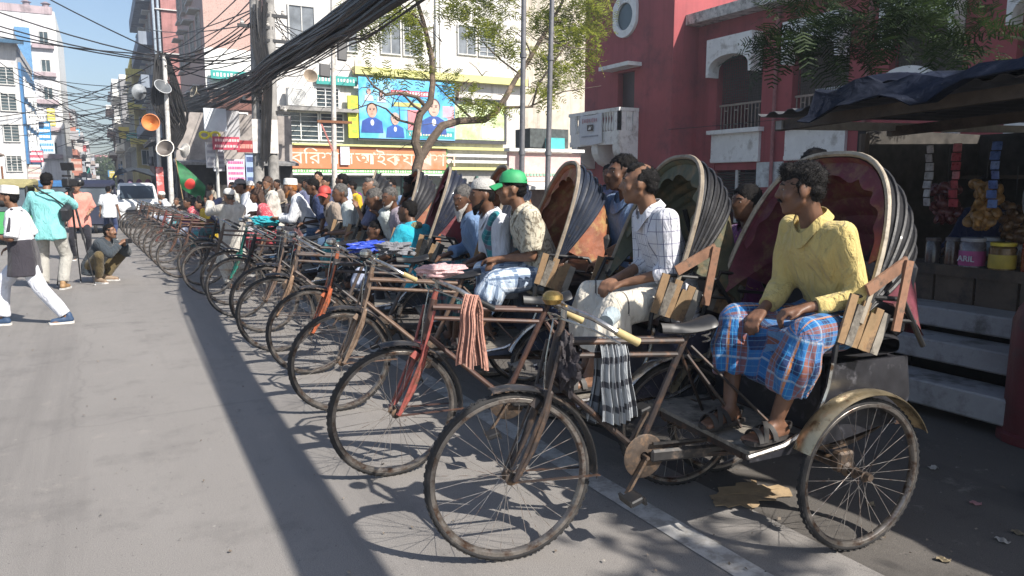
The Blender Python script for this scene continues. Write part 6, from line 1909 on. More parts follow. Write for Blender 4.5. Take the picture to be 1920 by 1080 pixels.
# where each person stands or sits, fine shift in metres
ADJ = {
    'man in a grey cap': (4520, 3500),
    'man in a loose yellow shirt and blue checked lungi on the nearest rickshaw': (0.085, -0.098, -0.031),
    'man in a white checked shirt and cream lungi on the second rickshaw': (0.159, -0.122, -0.025),
    'man in a bright green cap and printed beige shirt on the third rickshaw': (0.087, -0.047, -0.054),
    'bearded man in a white knitted cap with a teal checked shawl': (-0.054, 0.028, -0.159),
    'grey haired man with a white beard and blue shirt beside the knitted cap': (0.16, -0.071, -0.15),
    'tall dark bearded man in a grey striped shirt sitting high': (0.234, -0.081, -0.225),
    'youth in a turquoise tee shirt with an olive scarf, back half turned': (0.463, -0.16, -0.308),
    'grey haired man with a short white beard in a mauve shirt': (0.181, -0.061, -0.199),
    'dark haired man in a lavender shirt sitting low between the rickshaws': (0.421, -0.123, -0.368),
    'stooping man with close cropped grey hair and a pale tee shirt': (0.171, -0.026, -0.21),
    'old man with swept back grey hair behind the stooping one': (-0.248, 0.092, -0.185),
    'grey haired man in a white tee shirt and teal checked lungi': (0.162, -0.033, -0.158),
    'man in a red and green cap and brown shirt looking at the camera': (0.221, -0.036, -0.18),
    'dark haired man in a navy shirt and jeans left of the red cap': (-0.017, 0.013, -0.157),
    'man with a white topi, orange beard and long white shirt': (0.125, -0.02, -0.117),
    'grey bearded man with brown hair in a cream shirt': (-0.253, 0.058, -0.15),
    'person in a red printed shirt with long dark hair beside the turquoise cloth': (-0.15, 0.057, -0.24),
    'man with a white skull cap, orange beard and royal blue jersey': (-0.01, 0.005, -0.177),
    'man in a grey cap next to the royal blue jersey': (-0.169, 0.037, -0.201),
    'man in a cream kurta and white cap seen from behind, raising a phone': (-0.003, 0.013, 0.0),
    'boy in a blue grey jacket by the cream kurta': (-0.362, 0.046, -0.26),
    'person in a golden yellow shirt under the flag tip': (-0.29, 0.034, -0.406),
    'man in a red shirt below the green flag': (-0.39, 0.04, -0.48),
    'dark figure in a maroon shirt beyond the flag staff': (-0.415, 0.038, -0.683),
    'man with a reddish face cloth left of the flag staff': (-0.139, 0.012, -0.519),
    'man in a white kurta and cap leaning towards the pickup': (-0.108, 0.008, -0.45),
    'dark haired man standing behind the nearest hood, only his head showing': (-0.096, 0.122, 0.0),
    'woman in a purple and gold sari standing between the first two hoods': (-0.046, 0.049, 0.0),
    'man with a green black head cloth in the crowd behind the white checked shirt': (1.199, -0.751, 0.0),
    'fair man with spectacles standing back in the crowd by the lamp post': (-1.004, 0.293, 0.0),
    'shorter man beside the fair spectacled one': (-1.3, 0.409, 0.0),
    'black haired man seen from behind in front of the shop glass': (-1.33, 0.464, 0.0),
    'man in a maroon wrap at the back of the crowd': (0.492, -0.139, 0.0),
    'man in a denim blue shirt behind the mauve shirted one': (-0.876, 0.358, 0.0),
    'bareheaded man in a brown shirt at the back by the leaning poles': (-0.985, 0.224, 0.0),
    'man in a blue shirt behind the checked shirt, arm stretched over the slats': (0.134, -0.099, 0.0),
    'stall keeper in dark clothes behind the counter': (-0.28, 0.573, 0.0),
    'walking man in a white cap and white tunic with a dark band, black face mask': (0.091, 0.009, 0.0),
    'cameraman in a turquoise shirt seen from behind with a black shoulder bag': (0.129, 0.008, 0.0),
    'stout balding man in a salmon pink tee shirt and black trousers': (-0.085, -0.002, 0.0),
    'man in a white shirt and navy trousers walking away near the pickup': (0.012, -0.0, 0.0),
    'crouching man in a dark jacket and brown trousers taking a picture': (-0.102, 0.002, 0.0),
}
# ------------------------------------------------------------------ people
_rm_mesh = bpy.data.meshes.new('work')
_rm_obj = bpy.data.objects.new('work', _rm_mesh)
col.objects.link(_rm_obj)
_rm_mod = _rm_obj.modifiers.new('fuse', 'REMESH')
_rm_mod.mode = 'VOXEL'

def fuse(mb, vox, smooth=3):
    """melt overlapping closed shapes into one continuous surface; returns verts array and quads"""
    me = bpy.data.meshes.new('work2')
    me.from_pydata(mb.v, [], mb.f)
    bmx = bmesh.new(); bmx.from_mesh(me); bmesh.ops.recalc_face_normals(bmx, faces=bmx.faces); bmx.to_mesh(me); bmx.free()
    old = _rm_obj.data
    _rm_obj.data = me
    _rm_mod.voxel_size = vox
    bpy.context.view_layer.update()
    dg = bpy.context.evaluated_depsgraph_get()
    ev = _rm_obj.evaluated_get(dg)
    out = bpy.data.meshes.new_from_object(ev)
    bpy.data.meshes.remove(old)
    n = len(out.vertices)
    co = np.empty(n * 3); out.vertices.foreach_get('co', co); co = co.reshape(n, 3)
    ed = np.empty(len(out.edges) * 2, dtype=np.int64); out.edges.foreach_get('vertices', ed); ed = ed.reshape(-1, 2)
    deg = np.bincount(ed.ravel(), minlength=n).astype(float); deg[deg == 0] = 1
    for _ in range(smooth):
        acc = np.stack([np.bincount(ed[:, 0], co[ed[:, 1], k], n) + np.bincount(ed[:, 1], co[ed[:, 0], k], n) for k in range(3)], 1) / deg[:, None]
        co = co * .45 + acc * .55
    out.vertices.foreach_set('co', co.ravel())
    out.update()
    return out, co

def vnormals(me):
    n = len(me.vertices)
    a = np.empty(n * 3, dtype=np.float32)
    me.vertex_normals.foreach_get('vector', a)
    return a.reshape(n, 3)

def hull(mb, balls, seg=12):
    """convex hull of several balls, added as one closed shape"""
    t = MB()
    for c, r in balls: t.ball(c, r, seg=seg, rings=8)
    b = bmesh.new()
    for p in t.v: b.verts.new(p)
    res = bmesh.ops.convex_hull(b, input=b.verts)
    for v in [v for v in b.verts if not v.link_faces]: b.verts.remove(v)
    b.verts.index_update()
    mb.add([tuple(v.co) for v in b.verts], [tuple(v.index for v in f.verts) for f in b.faces])
    b.free()
    return mb

def cloth_uv(me, co, bones):
    """u = way round the nearest bone, v = way along its chain (metres)"""
    n = len(co)
    best = np.full(n, 1e9); uv = np.zeros((n, 3), dtype=np.float32)
    for a, b, v0, rad in bones:
        a = np.array(a); b = np.array(b); d = b - a; L = np.linalg.norm(d); d = d / L
        t = np.clip((co - a) @ d, 0, L)
        q = co - (a + t[:, None] * d)
        dist = np.linalg.norm(q, axis=1)
        sx = np.cross(d, [0, 0, 1.0]) if abs(d[2]) < .9 else np.cross(d, [0, 1.0, 0])
        sx /= np.linalg.norm(sx); sy = np.cross(d, sx)
        ang = np.arctan2(q @ sy, q @ sx)
        m = dist < best
        best[m] = dist[m]
        uv[m, 0] = (ang * rad)[m]
        uv[m, 1] = (v0 + (co - a) @ d)[m]
    at = me.attributes.new('cloth_uv', 'FLOAT_VECTOR', 'POINT')
    at.data.foreach_set('vector', uv.ravel())
    return uv

def folds(me, co, amp, seed, scale=1.0, along=None):
    """soft creases: a few long waves, sharpened on one side, strongest in some places only"""
    r = np.random.default_rng(seed)
    nn = vnormals(me)
    d = np.zeros(len(co))
    for k in range(6):
        w = r.normal(size=3); w /= np.linalg.norm(w)
        w = w * r.uniform(9, 30) * scale * np.array([1, 1, .5])
        w2, w3 = r.normal(size=3) * 5, r.normal(size=3) * 6
        ph = co @ w + r.uniform(0, 6.28) + 1.9 * np.sin(co @ w2 + k)
        g = np.clip(np.sin(co @ w3 + r.uniform(0, 6.28)) * .8 + .35, 0, 1)
        d += g * (np.exp(-((np.mod(ph, 6.2832) - 3.1416) / .8) ** 2) - .3)
    co = co + nn * (d * amp * .75)[:, None]
    me.vertices.foreach_set('co', co.ravel().astype(np.float32)); me.update()
    return co

def finish(me, name, m, parent, smooth=True):
    me.name = name
    me.materials.clear()
    me.polygons.foreach_set('use_smooth', [True] * len(me.polygons))
    return put(name, me, m, parent)

def ik(a, c, l1, l2, pole):
    a, c, pole = Vector(a), Vector(c), Vector(pole)
    d = c - a
    L = min(d.length, (l1 + l2) * .995)
    x = d.normalized()
    k = (l1 * l1 - l2 * l2 + L * L) / (2 * L)
    h = math.sqrt(max(0, l1 * l1 - k * k))
    p = pole - x * pole.dot(x)
    if p.length < 1e-5: p = x.orthogonal()
    p.normalize()
    return a + x * k + p * h, a + x * L

def skeleton(pelvis, lean=8, side=0, twist=0, head_yaw=0, head_pitch=0, head_roll=0, ankles=None, knee_pole=(1, 0, .6), wrists=None, elbow_pole=((-.6, .5, -.5), (-.6, -.5, -.5)), sc=1.0, toe=(0, 0), stoop=0):
    J = {}
    p = Vector(pelvis)
    S = Matrix.Rotation(R(lean), 3, 'Y') @ Matrix.Rotation(R(side), 3, 'X')
    T = S @ Matrix.Rotation(R(twist), 3, 'Z')
    J['pelvis'] = p
    J['waist'] = p + S @ Vector((0, 0, .14)) * sc
    S2 = Matrix.Rotation(R(stoop), 3, 'Y') @ S
    J['chest'] = J['waist'] + S2 @ Vector((.0, 0, .18)) * sc
    J['neck'] = J['chest'] + S2 @ Vector((-.01, 0, .17)) * sc
    T = S2 @ Matrix.Rotation(R(twist), 3, 'Z')
    J['T'] = T
    hd = Matrix.Rotation(R(head_yaw), 3, 'Z') @ Matrix.Rotation(R(head_pitch), 3, 'Y') @ Matrix.Rotation(R(head_roll), 3, 'X')
    J['H'] = hd
    nk = S2 @ Vector((.035, 0, .06)) * sc
    J['head'] = J['neck'] + nk + hd @ Vector((.015, 0, .105)) * sc
    for i, s in enumerate((1, -1)):
        J['sh%d' % i] = J['neck'] + T @ Vector((-.005, s * .17, -.05)) * sc
        J['hip%d' % i] = p + Vector((0, s * .088, -.02)) * sc
        a = Vector(ankles[i])
        kp = Vector(knee_pole) if not hasattr(knee_pole[0], '__len__') else Vector(knee_pole[i])
        kp = kp + Vector((0, s * .25, 0))
        J['kn%d' % i], J['an%d' % i] = ik(J['hip%d' % i], a, .43 * sc, .41 * sc, kp)
        fd = Matrix.Rotation(R(toe[i]), 3, 'Z') @ Vector((1, 0, 0))
        J['fd%d' % i] = fd
        J['el%d' % i], J['wr%d' % i] = ik(J['sh%d' % i], wrists[i], .28 * sc, .25 * sc, elbow_pole[i])
    J['sc'] = sc; J['hs'] = sc * .93
    return J

def head_shapes(mb, J, fine, chin=0):
    c, h, s = J['head'], J['H'], J['hs']
    def P(x, y, z): return c + h @ Vector((x, y, z)) * s
    mb.ball(P(-.012, 0, .025), (.098 * s, .077 * s, .092 * s), h)
    mb.ball(P(.028, 0, -.045), (.064 * s, .058 * s, .076 * s), h)
    mb.ball(P(.030, 0, .0), (.068 * s, .066 * s, .07 * s), h)
    mb.ball(P(.064, 0, -.098), (.026 * s, .028 * s, .022 * s), h)
    for y in (-1, 1):
        mb.cap(P(.0, y * .054, -.055), P(.058, y * .018, -.098), .02 * s, .018 * s, 8)
    if fine:
        mb.cap(P(.090, 0, .022), P(.108, 0, -.022), .009 * s, .015 * s, 8)
        mb.ball(P(.098, .012, -.027), .011 * s); mb.ball(P(.098, -.012, -.027), .011 * s)
        for y in (-1, 1):
            mb.cap(P(.087, y * .012, .03), P(.070, y * .045, .028), .012 * s, .011 * s, 8)
            mb.ball(P(.058, y * .043, -.025), .027 * s)
            mb.ball(P(-.008, y * .080, -.008), (.024 * s, .010 * s, .033 * s), h @ Matrix.Rotation(R(20 * y), 3, 'Z'))
        mb.cap(P(.088, -.016, -.058), P(.088, .016, -.058), .010 * s, seg=8)
        mb.cap(P(.085, -.014, -.070), P(.085, .014, -.070), .0105 * s, seg=8)
    else:
        mb.cap(P(.088, 0, .015), P(.104, 0, -.022), .011 * s, .017 * s, 8)
        mb.cap(P(.083, -.03, .028), P(.083, .03, .028), .015 * s, seg=8)
        mb.cap(P(.085, -.014, -.064), P(.085, .014, -.064), .014 * s, seg=8)
        for y in (-1, 1): mb.ball(P(-.008, y * .080, -.008), (.022 * s, .012 * s, .032 * s), h)
    mb.cap(P(-.028, 0, -.06), J['neck'] - Vector((0, 0, .03)) * s, .053 * s, .062 * s)

def hand_shapes(mb, J, i, fine, hd=None, curl=35):
    """palm, four fingers of different length and a thumb from the side of the palm"""
    s = J['sc']
    w = J['wr%d' % i]; e = J['el%d' % i]
    d = (hd.normalized() if hd is not None else (w - e).normalized())
    side = 1 if i == 0 else -1
    up = Vector((0, 0, 1)) - d * d.z
    if up.length < .2: up = Vector((1, 0, 0)) - d * d.x
    up.normalize()
    lat = d.cross(up) * side      # towards the little finger side
    p1 = w + d * .085 * s
    mb.cap(w + lat * .012 * s, p1 + lat * .026 * s, .019 * s, .015 * s, 8)
    mb.cap(w, p1, .021 * s, .017 * s, 8)
    mb.cap(w - lat * .012 * s, p1 - lat * .026 * s, .019 * s, .016 * s, 8)
    if not fine:
        mb.cap(p1, p1 + d * .06 * s - up * .03 * s, .024 * s, .016 * s, 8)
        mb.cap(w - lat * .02 * s, w + d * .07 * s - lat * .045 * s, .012 * s, .01 * s, 8)
        return
    for k, (o, L) in enumerate(((-.030, .068), (-.010, .078), (.010, .072), (.028, .056))):
        b = p1 + lat * o * s
        d1 = (d * math.cos(R(curl * .6)) - up * math.sin(R(curl * .6))).normalized()
        d2 = (d * math.cos(R(curl * 1.7)) - up * math.sin(R(curl * 1.7))).normalized()
        q = b + d1 * L * .55 * s
        mb.cap(b, q, .0095 * s, .0088 * s, 8); mb.cap(q, q + d2 * L * .5 * s, .0088 * s, .0072 * s, 8)
    b = w + d * .02 * s - lat * .024 * s
    q = b + (d * .8 - lat * .55 - up * .25).normalized() * .045 * s
    mb.cap(b, q, .0125 * s, .0105 * s, 8); mb.cap(q, q + (d * .95 - lat * .1 - up * .35).normalized() * .032 * s, .0105 * s, .008 * s, 8)

def foot_shapes(mb, J, i, fine):
    s = J['sc']; a = J['an%d' % i]; f = J['fd%d' % i]
    l = Vector((-f.y, f.x, 0))
    heel = a + Vector((0, 0, -.055)) * s - f * .045 * s
    ball = a + Vector((0, 0, -.065)) * s + f * .115 * s
    mb.cap(heel, a + Vector((0, 0, -.01)), .03 * s, .034 * s, 10)
    mb.cap(heel, ball + l * .02 * s, .03 * s, .022 * s, 10); mb.cap(heel, ball - l * .02 * s, .03 * s, .022 * s, 10)
    mb.cap(a + Vector((0, 0, -.02)), ball, .033 * s, .02 * s, 10)
    side = 1 if i == 0 else -1
    for k, (o, L, r_) in enumerate(((-.033, .05, .013), (-.013, .048, .010), (.004, .043, .0095), (.020, .037, .009), (.033, .03, .0085))):
        b = ball + l * o * side * s
        mb.cap(b, b + f * L * s - Vector((0, 0, .006)), r_ * s * 1.1, r_ * s, 8)

def make_body(J, tone, vox, root, fine=False, hands=(None, None), curl=(35, 35)):
    mb = MB(); s = J['sc']
    head_shapes(mb, J, fine)
    hull(mb, [(J['chest'] + J['T'] @ Vector((0, y * .075, .03)) * s, .085 * s) for y in (-1, 1)] + [(J['waist'] + Vector((0, y * .055, 0)), .08 * s) for y in (-1, 1)])
    hull(mb, [(J['waist'] + Vector((0, y * .055, 0)), .08 * s) for y in (-1, 1)] + [(J['pelvis'] + Vector((0, y * .07, 0)), .085 * s) for y in (-1, 1)])
    mb.cap(J['sh0'], J['sh1'], .05 * s); mb.cap(J['neck'] - Vector((0, 0, .02)), J['chest'], .06 * s, .09 * s)
    for i in (0, 1):
        mb.cap(J['sh%d' % i], J['el%d' % i], .046 * s, .036 * s)
        mb.cap(J['el%d' % i], J['wr%d' % i], .037 * s, .0235 * s)
        hand_shapes(mb, J, i, fine, hands[i], curl[i])
        mb.cap(J['hip%d' % i], J['kn%d' % i], .078 * s, .05 * s)
        k, a = J['kn%d' % i], J['an%d' % i]
        m = k.lerp(a, .32) - (J['fd%d' % i] * .014 * s)
        mb.cap(k, m, .048 * s, .05 * s); mb.cap(m, a, .05 * s, .031 * s)
        foot_shapes(mb, J, i, fine)
    me, co = fuse(mb, vox, 2 if fine else 2)
    o = finish(me, 'body', skin_mat(tone), root)
    # eyes and brows
    c, h, s = J['head'], J['H'], J['hs']
    def P(x, y, z): return c + h @ Vector((x, y, z)) * s
    for y in (-1, 1):
        e = MB().ball(P(.0755, y * .031, .006), (.011 * s, .012 * s, .0065 * s), h, 10, 7).build('eye', M((.30, .27, .25), rough=.25), root)
        MB().ball(P(.0835, y * .031, .006), (.005 * s, .0072 * s, .0055 * s), h, 8, 6).build('pupil', M((.012, .008, .006), rough=.15), e)
        MB().tube([P(.092, y * .014, .028), P(.088, y * .032, .034), P(.074, y * .05, .027)], [.0035 * s, .0045 * s, .003 * s], 5).build('eyebrow', M((.012, .010, .009), rough=.8), root)
    return o

def make_hair(J, m, root, style='short', vox=.012, seed=1):
    c, h, s = J['head'], J['H'], J['hs']
    def P(x, y, z): return c + h @ Vector((x, y, z)) * s
    mb = MB()
    if style == 'short':
        mb.ball(P(-.022, 0, .045), (.100 * s, .084 * s, .086 * s), h)
        mb.ball(P(-.052, 0, -.005), (.062 * s, .074 * s, .068 * s), h)
    elif style == 'thick':
        mb.ball(P(-.020, 0, .050), (.104 * s, .086 * s, .090 * s), h)
        mb.ball(P(-.052, 0, .0), (.060 * s, .075 * s, .072 * s), h)
        mb.ball(P(.055, 0, .095), (.045 * s, .06 * s, .035 * s), h)
        for y in (-1, 1): mb.cap(P(.012, y * .072, .03), P(.008, y * .074, -.02), .014 * s, .008 * s, 8)
    elif style == 'balding':
        mb.ball(P(-.045, 0, .03), (.074 * s, .083 * s, .074 * s), h)
        mb.ball(P(-.058, 0, -.012), (.056 * s, .072 * s, .06 * s), h)
        mb.ball(P(.012, 0, .075), (.066 * s, .062 * s, .050 * s), h)
        for y in (-1, 1): mb.cap(P(-.005, y * .075, .03), P(.004, y * .074, -.03), .012 * s, .008 * s, 8)
    elif style == 'long':
        mb.ball(P(-.022, 0, .045), (.104 * s, .088 * s, .090 * s), h)
        mb.cap(P(-.055, 0, 0), P(-.07, 0, -.14), .075 * s, .06 * s)
        for y in (-1, 1): mb.cap(P(-.02, y * .07, .02), P(-.04, y * .07, -.12), .035 * s, .03 * s)
    me, co = fuse(mb, vox, 2)
    r = np.random.default_rng(seed)
    nn = vnormals(me)
    d = np.zeros(len(co))
    for k in range(7):
        w = r.normal(size=3) * 110
        d += np.sin(co @ w + r.uniform(0, 6))
    co = co + nn * (d * .0016)[:, None]
    me.vertices.foreach_set('co', co.ravel().astype(np.float32)); me.update()
    o = finish(me, 'hair', m, root)
    n = 2600 if vox < .01 else 500
    idx = r.integers(0, len(co), n)
    p = co[idx]; t = nn[idx] * r.uniform(.25, .9, (n, 1)) + r.normal(size=(n, 3)) * .55 + np.array([0, 0, -.15])
    t /= np.linalg.norm(t, axis=1)[:, None]
    b = np.cross(t, r.normal(size=(n, 3))); b /= np.linalg.norm(b, axis=1)[:, None] + 1e-9
    L = r.uniform(.008, .02, (n, 1)) * (1.3 if style in ('thick', 'long') else .8); W = .0011 if vox < .01 else .002
    V = np.stack([p - nn[idx] * .002 - b * W, p - nn[idx] * .002 + b * W, p + t * L], 1).reshape(-1, 3)
    sm = bpy.data.meshes.new('hair_strands')
    sm.from_pydata(V.tolist(), [], [(3 * i, 3 * i + 1, 3 * i + 2) for i in range(n)])
    tag(put('hair_strands', sm, m, o), kind='stuff')
    return o

def make_beard(J, m, root, length=.06, vox=.012):
    c, h, s = J['head'], J['H'], J['hs']
    def P(x, y, z): return c + h @ Vector((x, y, z)) * s
    mb = MB()
    for y in (-1, 1):
        mb.cap(P(.005, y * .066, -.03), P(.045, y * .045, -.085), .014 * s, .02 * s, 8)
    mb.cap(P(.055, -.03, -.095), P(.055, .03, -.095), .026 * s, seg=8)
    hull(mb, [(P(.06, -.025, -.095), .026 * s), (P(.06, .025, -.095), .026 * s), (P(.07, 0, -.10 - length), .018 * s)])
    mb.cap(P(.097, -.022, -.047), P(.097, .022, -.047), .008 * s, seg=8)
    me, co = fuse(mb, vox, 1)
    return finish(me, 'beard', m, root)

def make_moustache(J, m, root):
    c, h, s = J['head'], J['H'], J['hs']
    def P(x, y, z): return c + h @ Vector((x, y, z)) * s
    return MB().tube([P(.088, .034, -.055), P(.100, .016, -.045), P(.103, 0, -.043), P(.100, -.016, -.045), P(.088, -.034, -.055)], [.003 * s, .007 * s, .008 * s, .007 * s, .003 * s], 6).build('moustache', m, root)

def make_cap(J, m, root, style='skull', brim_m=None):
    c, h, s = J['head'], J['H'], J['hs']
    T = Matrix.Translation(c) @ h.to_4x4() @ Matrix.Scale(s, 4)
    if style == 'skull':
        mb = MB().lathe([(.0, .142), (.04, .138), (.075, .122), (.093, .095), (.099, .062), (.098, .045), (.092, .045), (.09, .07), (0, .12)], 22)
        mb.xf(T @ Matrix.Translation((-.012, 0, 0)) @ Matrix.Rotation(R(-8), 4, 'Y') @ Matrix.Diagonal((1.06, .88, 1, 1)))
        return mb.build('cap', m, root)
    if style == 'topi':
        mb = MB().lathe([(.0, .150), (.06, .150), (.092, .143), (.098, .10), (.101, .05), (.094, .05), (.09, .13), (0, .14)], 22)
        mb.xf(T @ Matrix.Translation((-.012, 0, 0)) @ Matrix.Rotation(R(-6), 4, 'Y') @ Matrix.Diagonal((1.06, .86, 1, 1)))
        return mb.build('cap', m, root)
    mb = MB().lathe([(.0, .152), (.045, .148), (.08, .128), (.100, .09), (.104, .052), (.098, .048), (.09, .08), (0, .14)], 22)
    mb.xf(T @ Matrix.Translation((-.012, 0, 0)) @ Matrix.Rotation(R(-4), 4, 'Y') @ Matrix.Diagonal((1.05, .88, 1, 1)))
    o = mb.build('cap', m, root)
    b = MB().grid(lambda u, v: (.075 + .095 * v * (1 - .35 * (2 * u - 1) ** 2), .072 * (2 * u - 1), .055 - .03 * v - .03 * (2 * u - 1) ** 2), 12, 6, .006)
    b.xf(T)
    b.build('cap_brim', brim_m or m, o)
    MB().ball((0, 0, .153), .009).xf(T @ Matrix.Translation((-.012, 0, 0))).build('cap_button', m, o)
    return o

def make_shirt(J, m, root, sleeve=1.0, vox=.012, loose=.02, hem=.12, amp=.015, seed=1, collar=True, hem_dir=None):
    """sleeve: 0..1 of upper arm, 1..2 continues down the forearm"""
    mb = MB(); s = J['sc']; L = loose
    T = J['T']
    ch = [(J['chest'] + T @ Vector((.005, y * .088, .03)) * s, (.088 + L) * s) for y in (-1, 1)]
    wa = [(J['waist'] + Vector((0, y * .068, 0)) * s, (.086 + L) * s) for y in (-1, 1)]
    pe = [(J['pelvis'] + Vector((0, y * .08, .0)) * s, (.095 + L) * s) for y in (-1, 1)]
    shd = [(J['sh%d' % i] + Vector((0, 0, -.005)), (.052 + L * .5) * s) for i in (0, 1)]
    nk = [(J['neck'] + Vector((-.01, 0, -.035)) * s, .072 * s)]
    hull(mb, ch + shd + nk); hull(mb, ch + wa); hull(mb, wa + pe)
    if hem > .1:
        dn = Vector(hem_dir) if hem_dir else Vector((0, 0, -1))
        hull(mb, pe + [(c + dn * max(hem, .125) * s, (r_ * 1.06, r_ * 1.06, .008)) for c, r_ in pe])
    for i in (0, 1):
        a, e, w = J['sh%d' % i], J['el%d' % i], J['wr%d' % i]
        r0, r1, r2 = (.054 + L * .8) * s, (.046 + L * .8) * s, (.034 + L * .7) * s
        if sleeve <= 1:
            q = a.lerp(e, sleeve)
            mb.tube([a, q], [r0, r0 * .98], 14); mb.ball(a, r0)
        else:
            mb.tube([a, e], [r0, r1], 14); mb.ball(a, r0); mb.ball(e, r1)
            mb.tube([e, e.lerp(w, sleeve - 1)], [r1, r1 + (r2 - r1) * (sleeve - 1) + .003], 14)
    me, co = fuse(mb, vox, 3)
    bones = [(J['pelvis'] - Vector((0, 0, .2)), J['neck'], 0, .15)] + [(J['sh%d' % i] + (J['el%d' % i] - J['sh%d' % i]) * .15, J['el%d' % i], .1, .06) for i in (0, 1)] + [(J['el%d' % i], J['wr%d' % i], .38, .05) for i in (0, 1)]
    cloth_uv(me, co, bones)
    folds(me, co, amp, seed)
    o = finish(me, 'shirt', m, root)
    if collar:
        n = J['neck']; S = T
        def fn(u, v):
            a = PI * (1.04 - 2.08 * u) + PI
            r_ = (.079 + .020 * v) * s
            x = -r_ * math.cos(a) * 1.0; y = r_ * math.sin(a) * 1.02
            front = max(0, x / r_)
            z = .042 - .042 * v - .06 * front ** 2 + (.012 if v > .5 else 0) * 0
            if front > .6: z -= .05 * v * (front - .6)
            return n + S @ (Vector((x + .012 + .015 * v * front, y, z)) * s)
        MB().grid(fn, 26, 3, .004).build('collar', m, o)
    return o

def make_lungi(J, m, root, vox=.014, hem=.75, flare=.085, amp=.014, seed=2, spread=True):
    """wrap cloth over both thighs, falling past the knees; hem: fraction of the shin covered"""
    mb = MB(); s = J['sc']
    P = J['pelvis']
    hull(mb, [(P + Vector((0, y * .085, .02)) * s, .105 * s) for y in (-1, 1)] + [(J['hip%d' % i].lerp(J['kn%d' % i], .25), .098 * s) for i in (0, 1)])
    for i in (0, 1):
        h, k, a = J['hip%d' % i], J['kn%d' % i], J['an%d' % i]
        q = k.lerp(a, hem)
        fd = J['fd%d' % i]
        hull(mb, [(h, .10 * s), (k, .074 * s), (k + Vector((0, 0, -.03)), .074 * s)])
        mb.tube([k + Vector((0, 0, .01)), k.lerp(q, .5), q], [.076 * s, (.070 + flare) * .55 * s + .02, flare * s], 18)
    k0, k1 = J['kn0'], J['kn1']
    dip = Vector((-.03, 0, -.035))
    hull(mb, [(J['hip0'], .085 * s), (J['hip1'], .085 * s), (k0 + dip, .045 * s), (k1 + dip, .045 * s)])
    if (k0 - k1).length < .42:
        q0, q1 = k0.lerp(J['an0'], hem * .92), k1.lerp(J['an1'], hem * .92)
        t = MB()
        hull(mb, [(k0 + dip * 1.2, .04 * s), (k1 + dip * 1.2, .04 * s), (q0 - J['fd0'] * .02, .03 * s), (q1 - J['fd1'] * .02, .03 * s)])
    me, co = fuse(mb, vox, 4)
    bones = []
    for i in (0, 1):
        h, k, a = J['hip%d' % i], J['kn%d' % i], J['an%d' % i]
        bones += [(h, k, 0, .10), (k, a, (k - h).length, .10)]
    cloth_uv(me, co, bones)
    # hanging pleats below the knees, creases on the lap
    nn = vnormals(me)
    r = np.random.default_rng(seed)
    kz = min(k0.z, k1.z)
    low = np.clip((kz - co[:, 2]) / .15, 0, 1)
    ang = np.arctan2(co[:, 1], co[:, 0] - k0.x)
    d = np.zeros(len(co))
    for i in (0, 1):
        k = J['kn%d' % i]
        an = np.arctan2(co[:, 1] - k.y, co[:, 0] - k.x)
        m_ = (np.abs(co[:, 1] - k.y) < .13)
        d += m_ * np.sin(an * 9 + r.uniform(0, 6)) * low
    co = co + nn * (d * .008)[:, None]
    me.vertices.foreach_set('co', co.ravel().astype(np.float32)); me.update()
    folds(me, co, amp, seed, .8)
    return finish(me, 'lungi', m, root)

def make_trousers(J, m, root, vox=.014, cuff=.97, wide=.0, amp=.012, seed=3, name='trousers'):
    mb = MB(); s = J['sc']; P = J['pelvis']
    hull(mb, [(P + Vector((0, y * .08, .03)) * s, .10 * s) for y in (-1, 1)] + [(J['hip%d' % i], .096 * s) for i in (0, 1)])
    for i in (0, 1):
        h, k, a = J['hip%d' % i], J['kn%d' % i], J['an%d' % i]
        mb.cap(h, k, (.094 + wide * .4) * s, (.066 + wide * .7) * s, 14)
        mb.tube([k, k.lerp(a, cuff)], [(.066 + wide * .7) * s, (.052 + wide) * s], 14)
    me, co = fuse(mb, vox, 3)
    cloth_uv(me, co, [(J['hip%d' % i], J['kn%d' % i], 0, .09) for i in (0, 1)] + [(J['kn%d' % i], J['an%d' % i], .43, .09) for i in (0, 1)])
    folds(me, co, amp, seed)
    return finish(me, name, m, root)

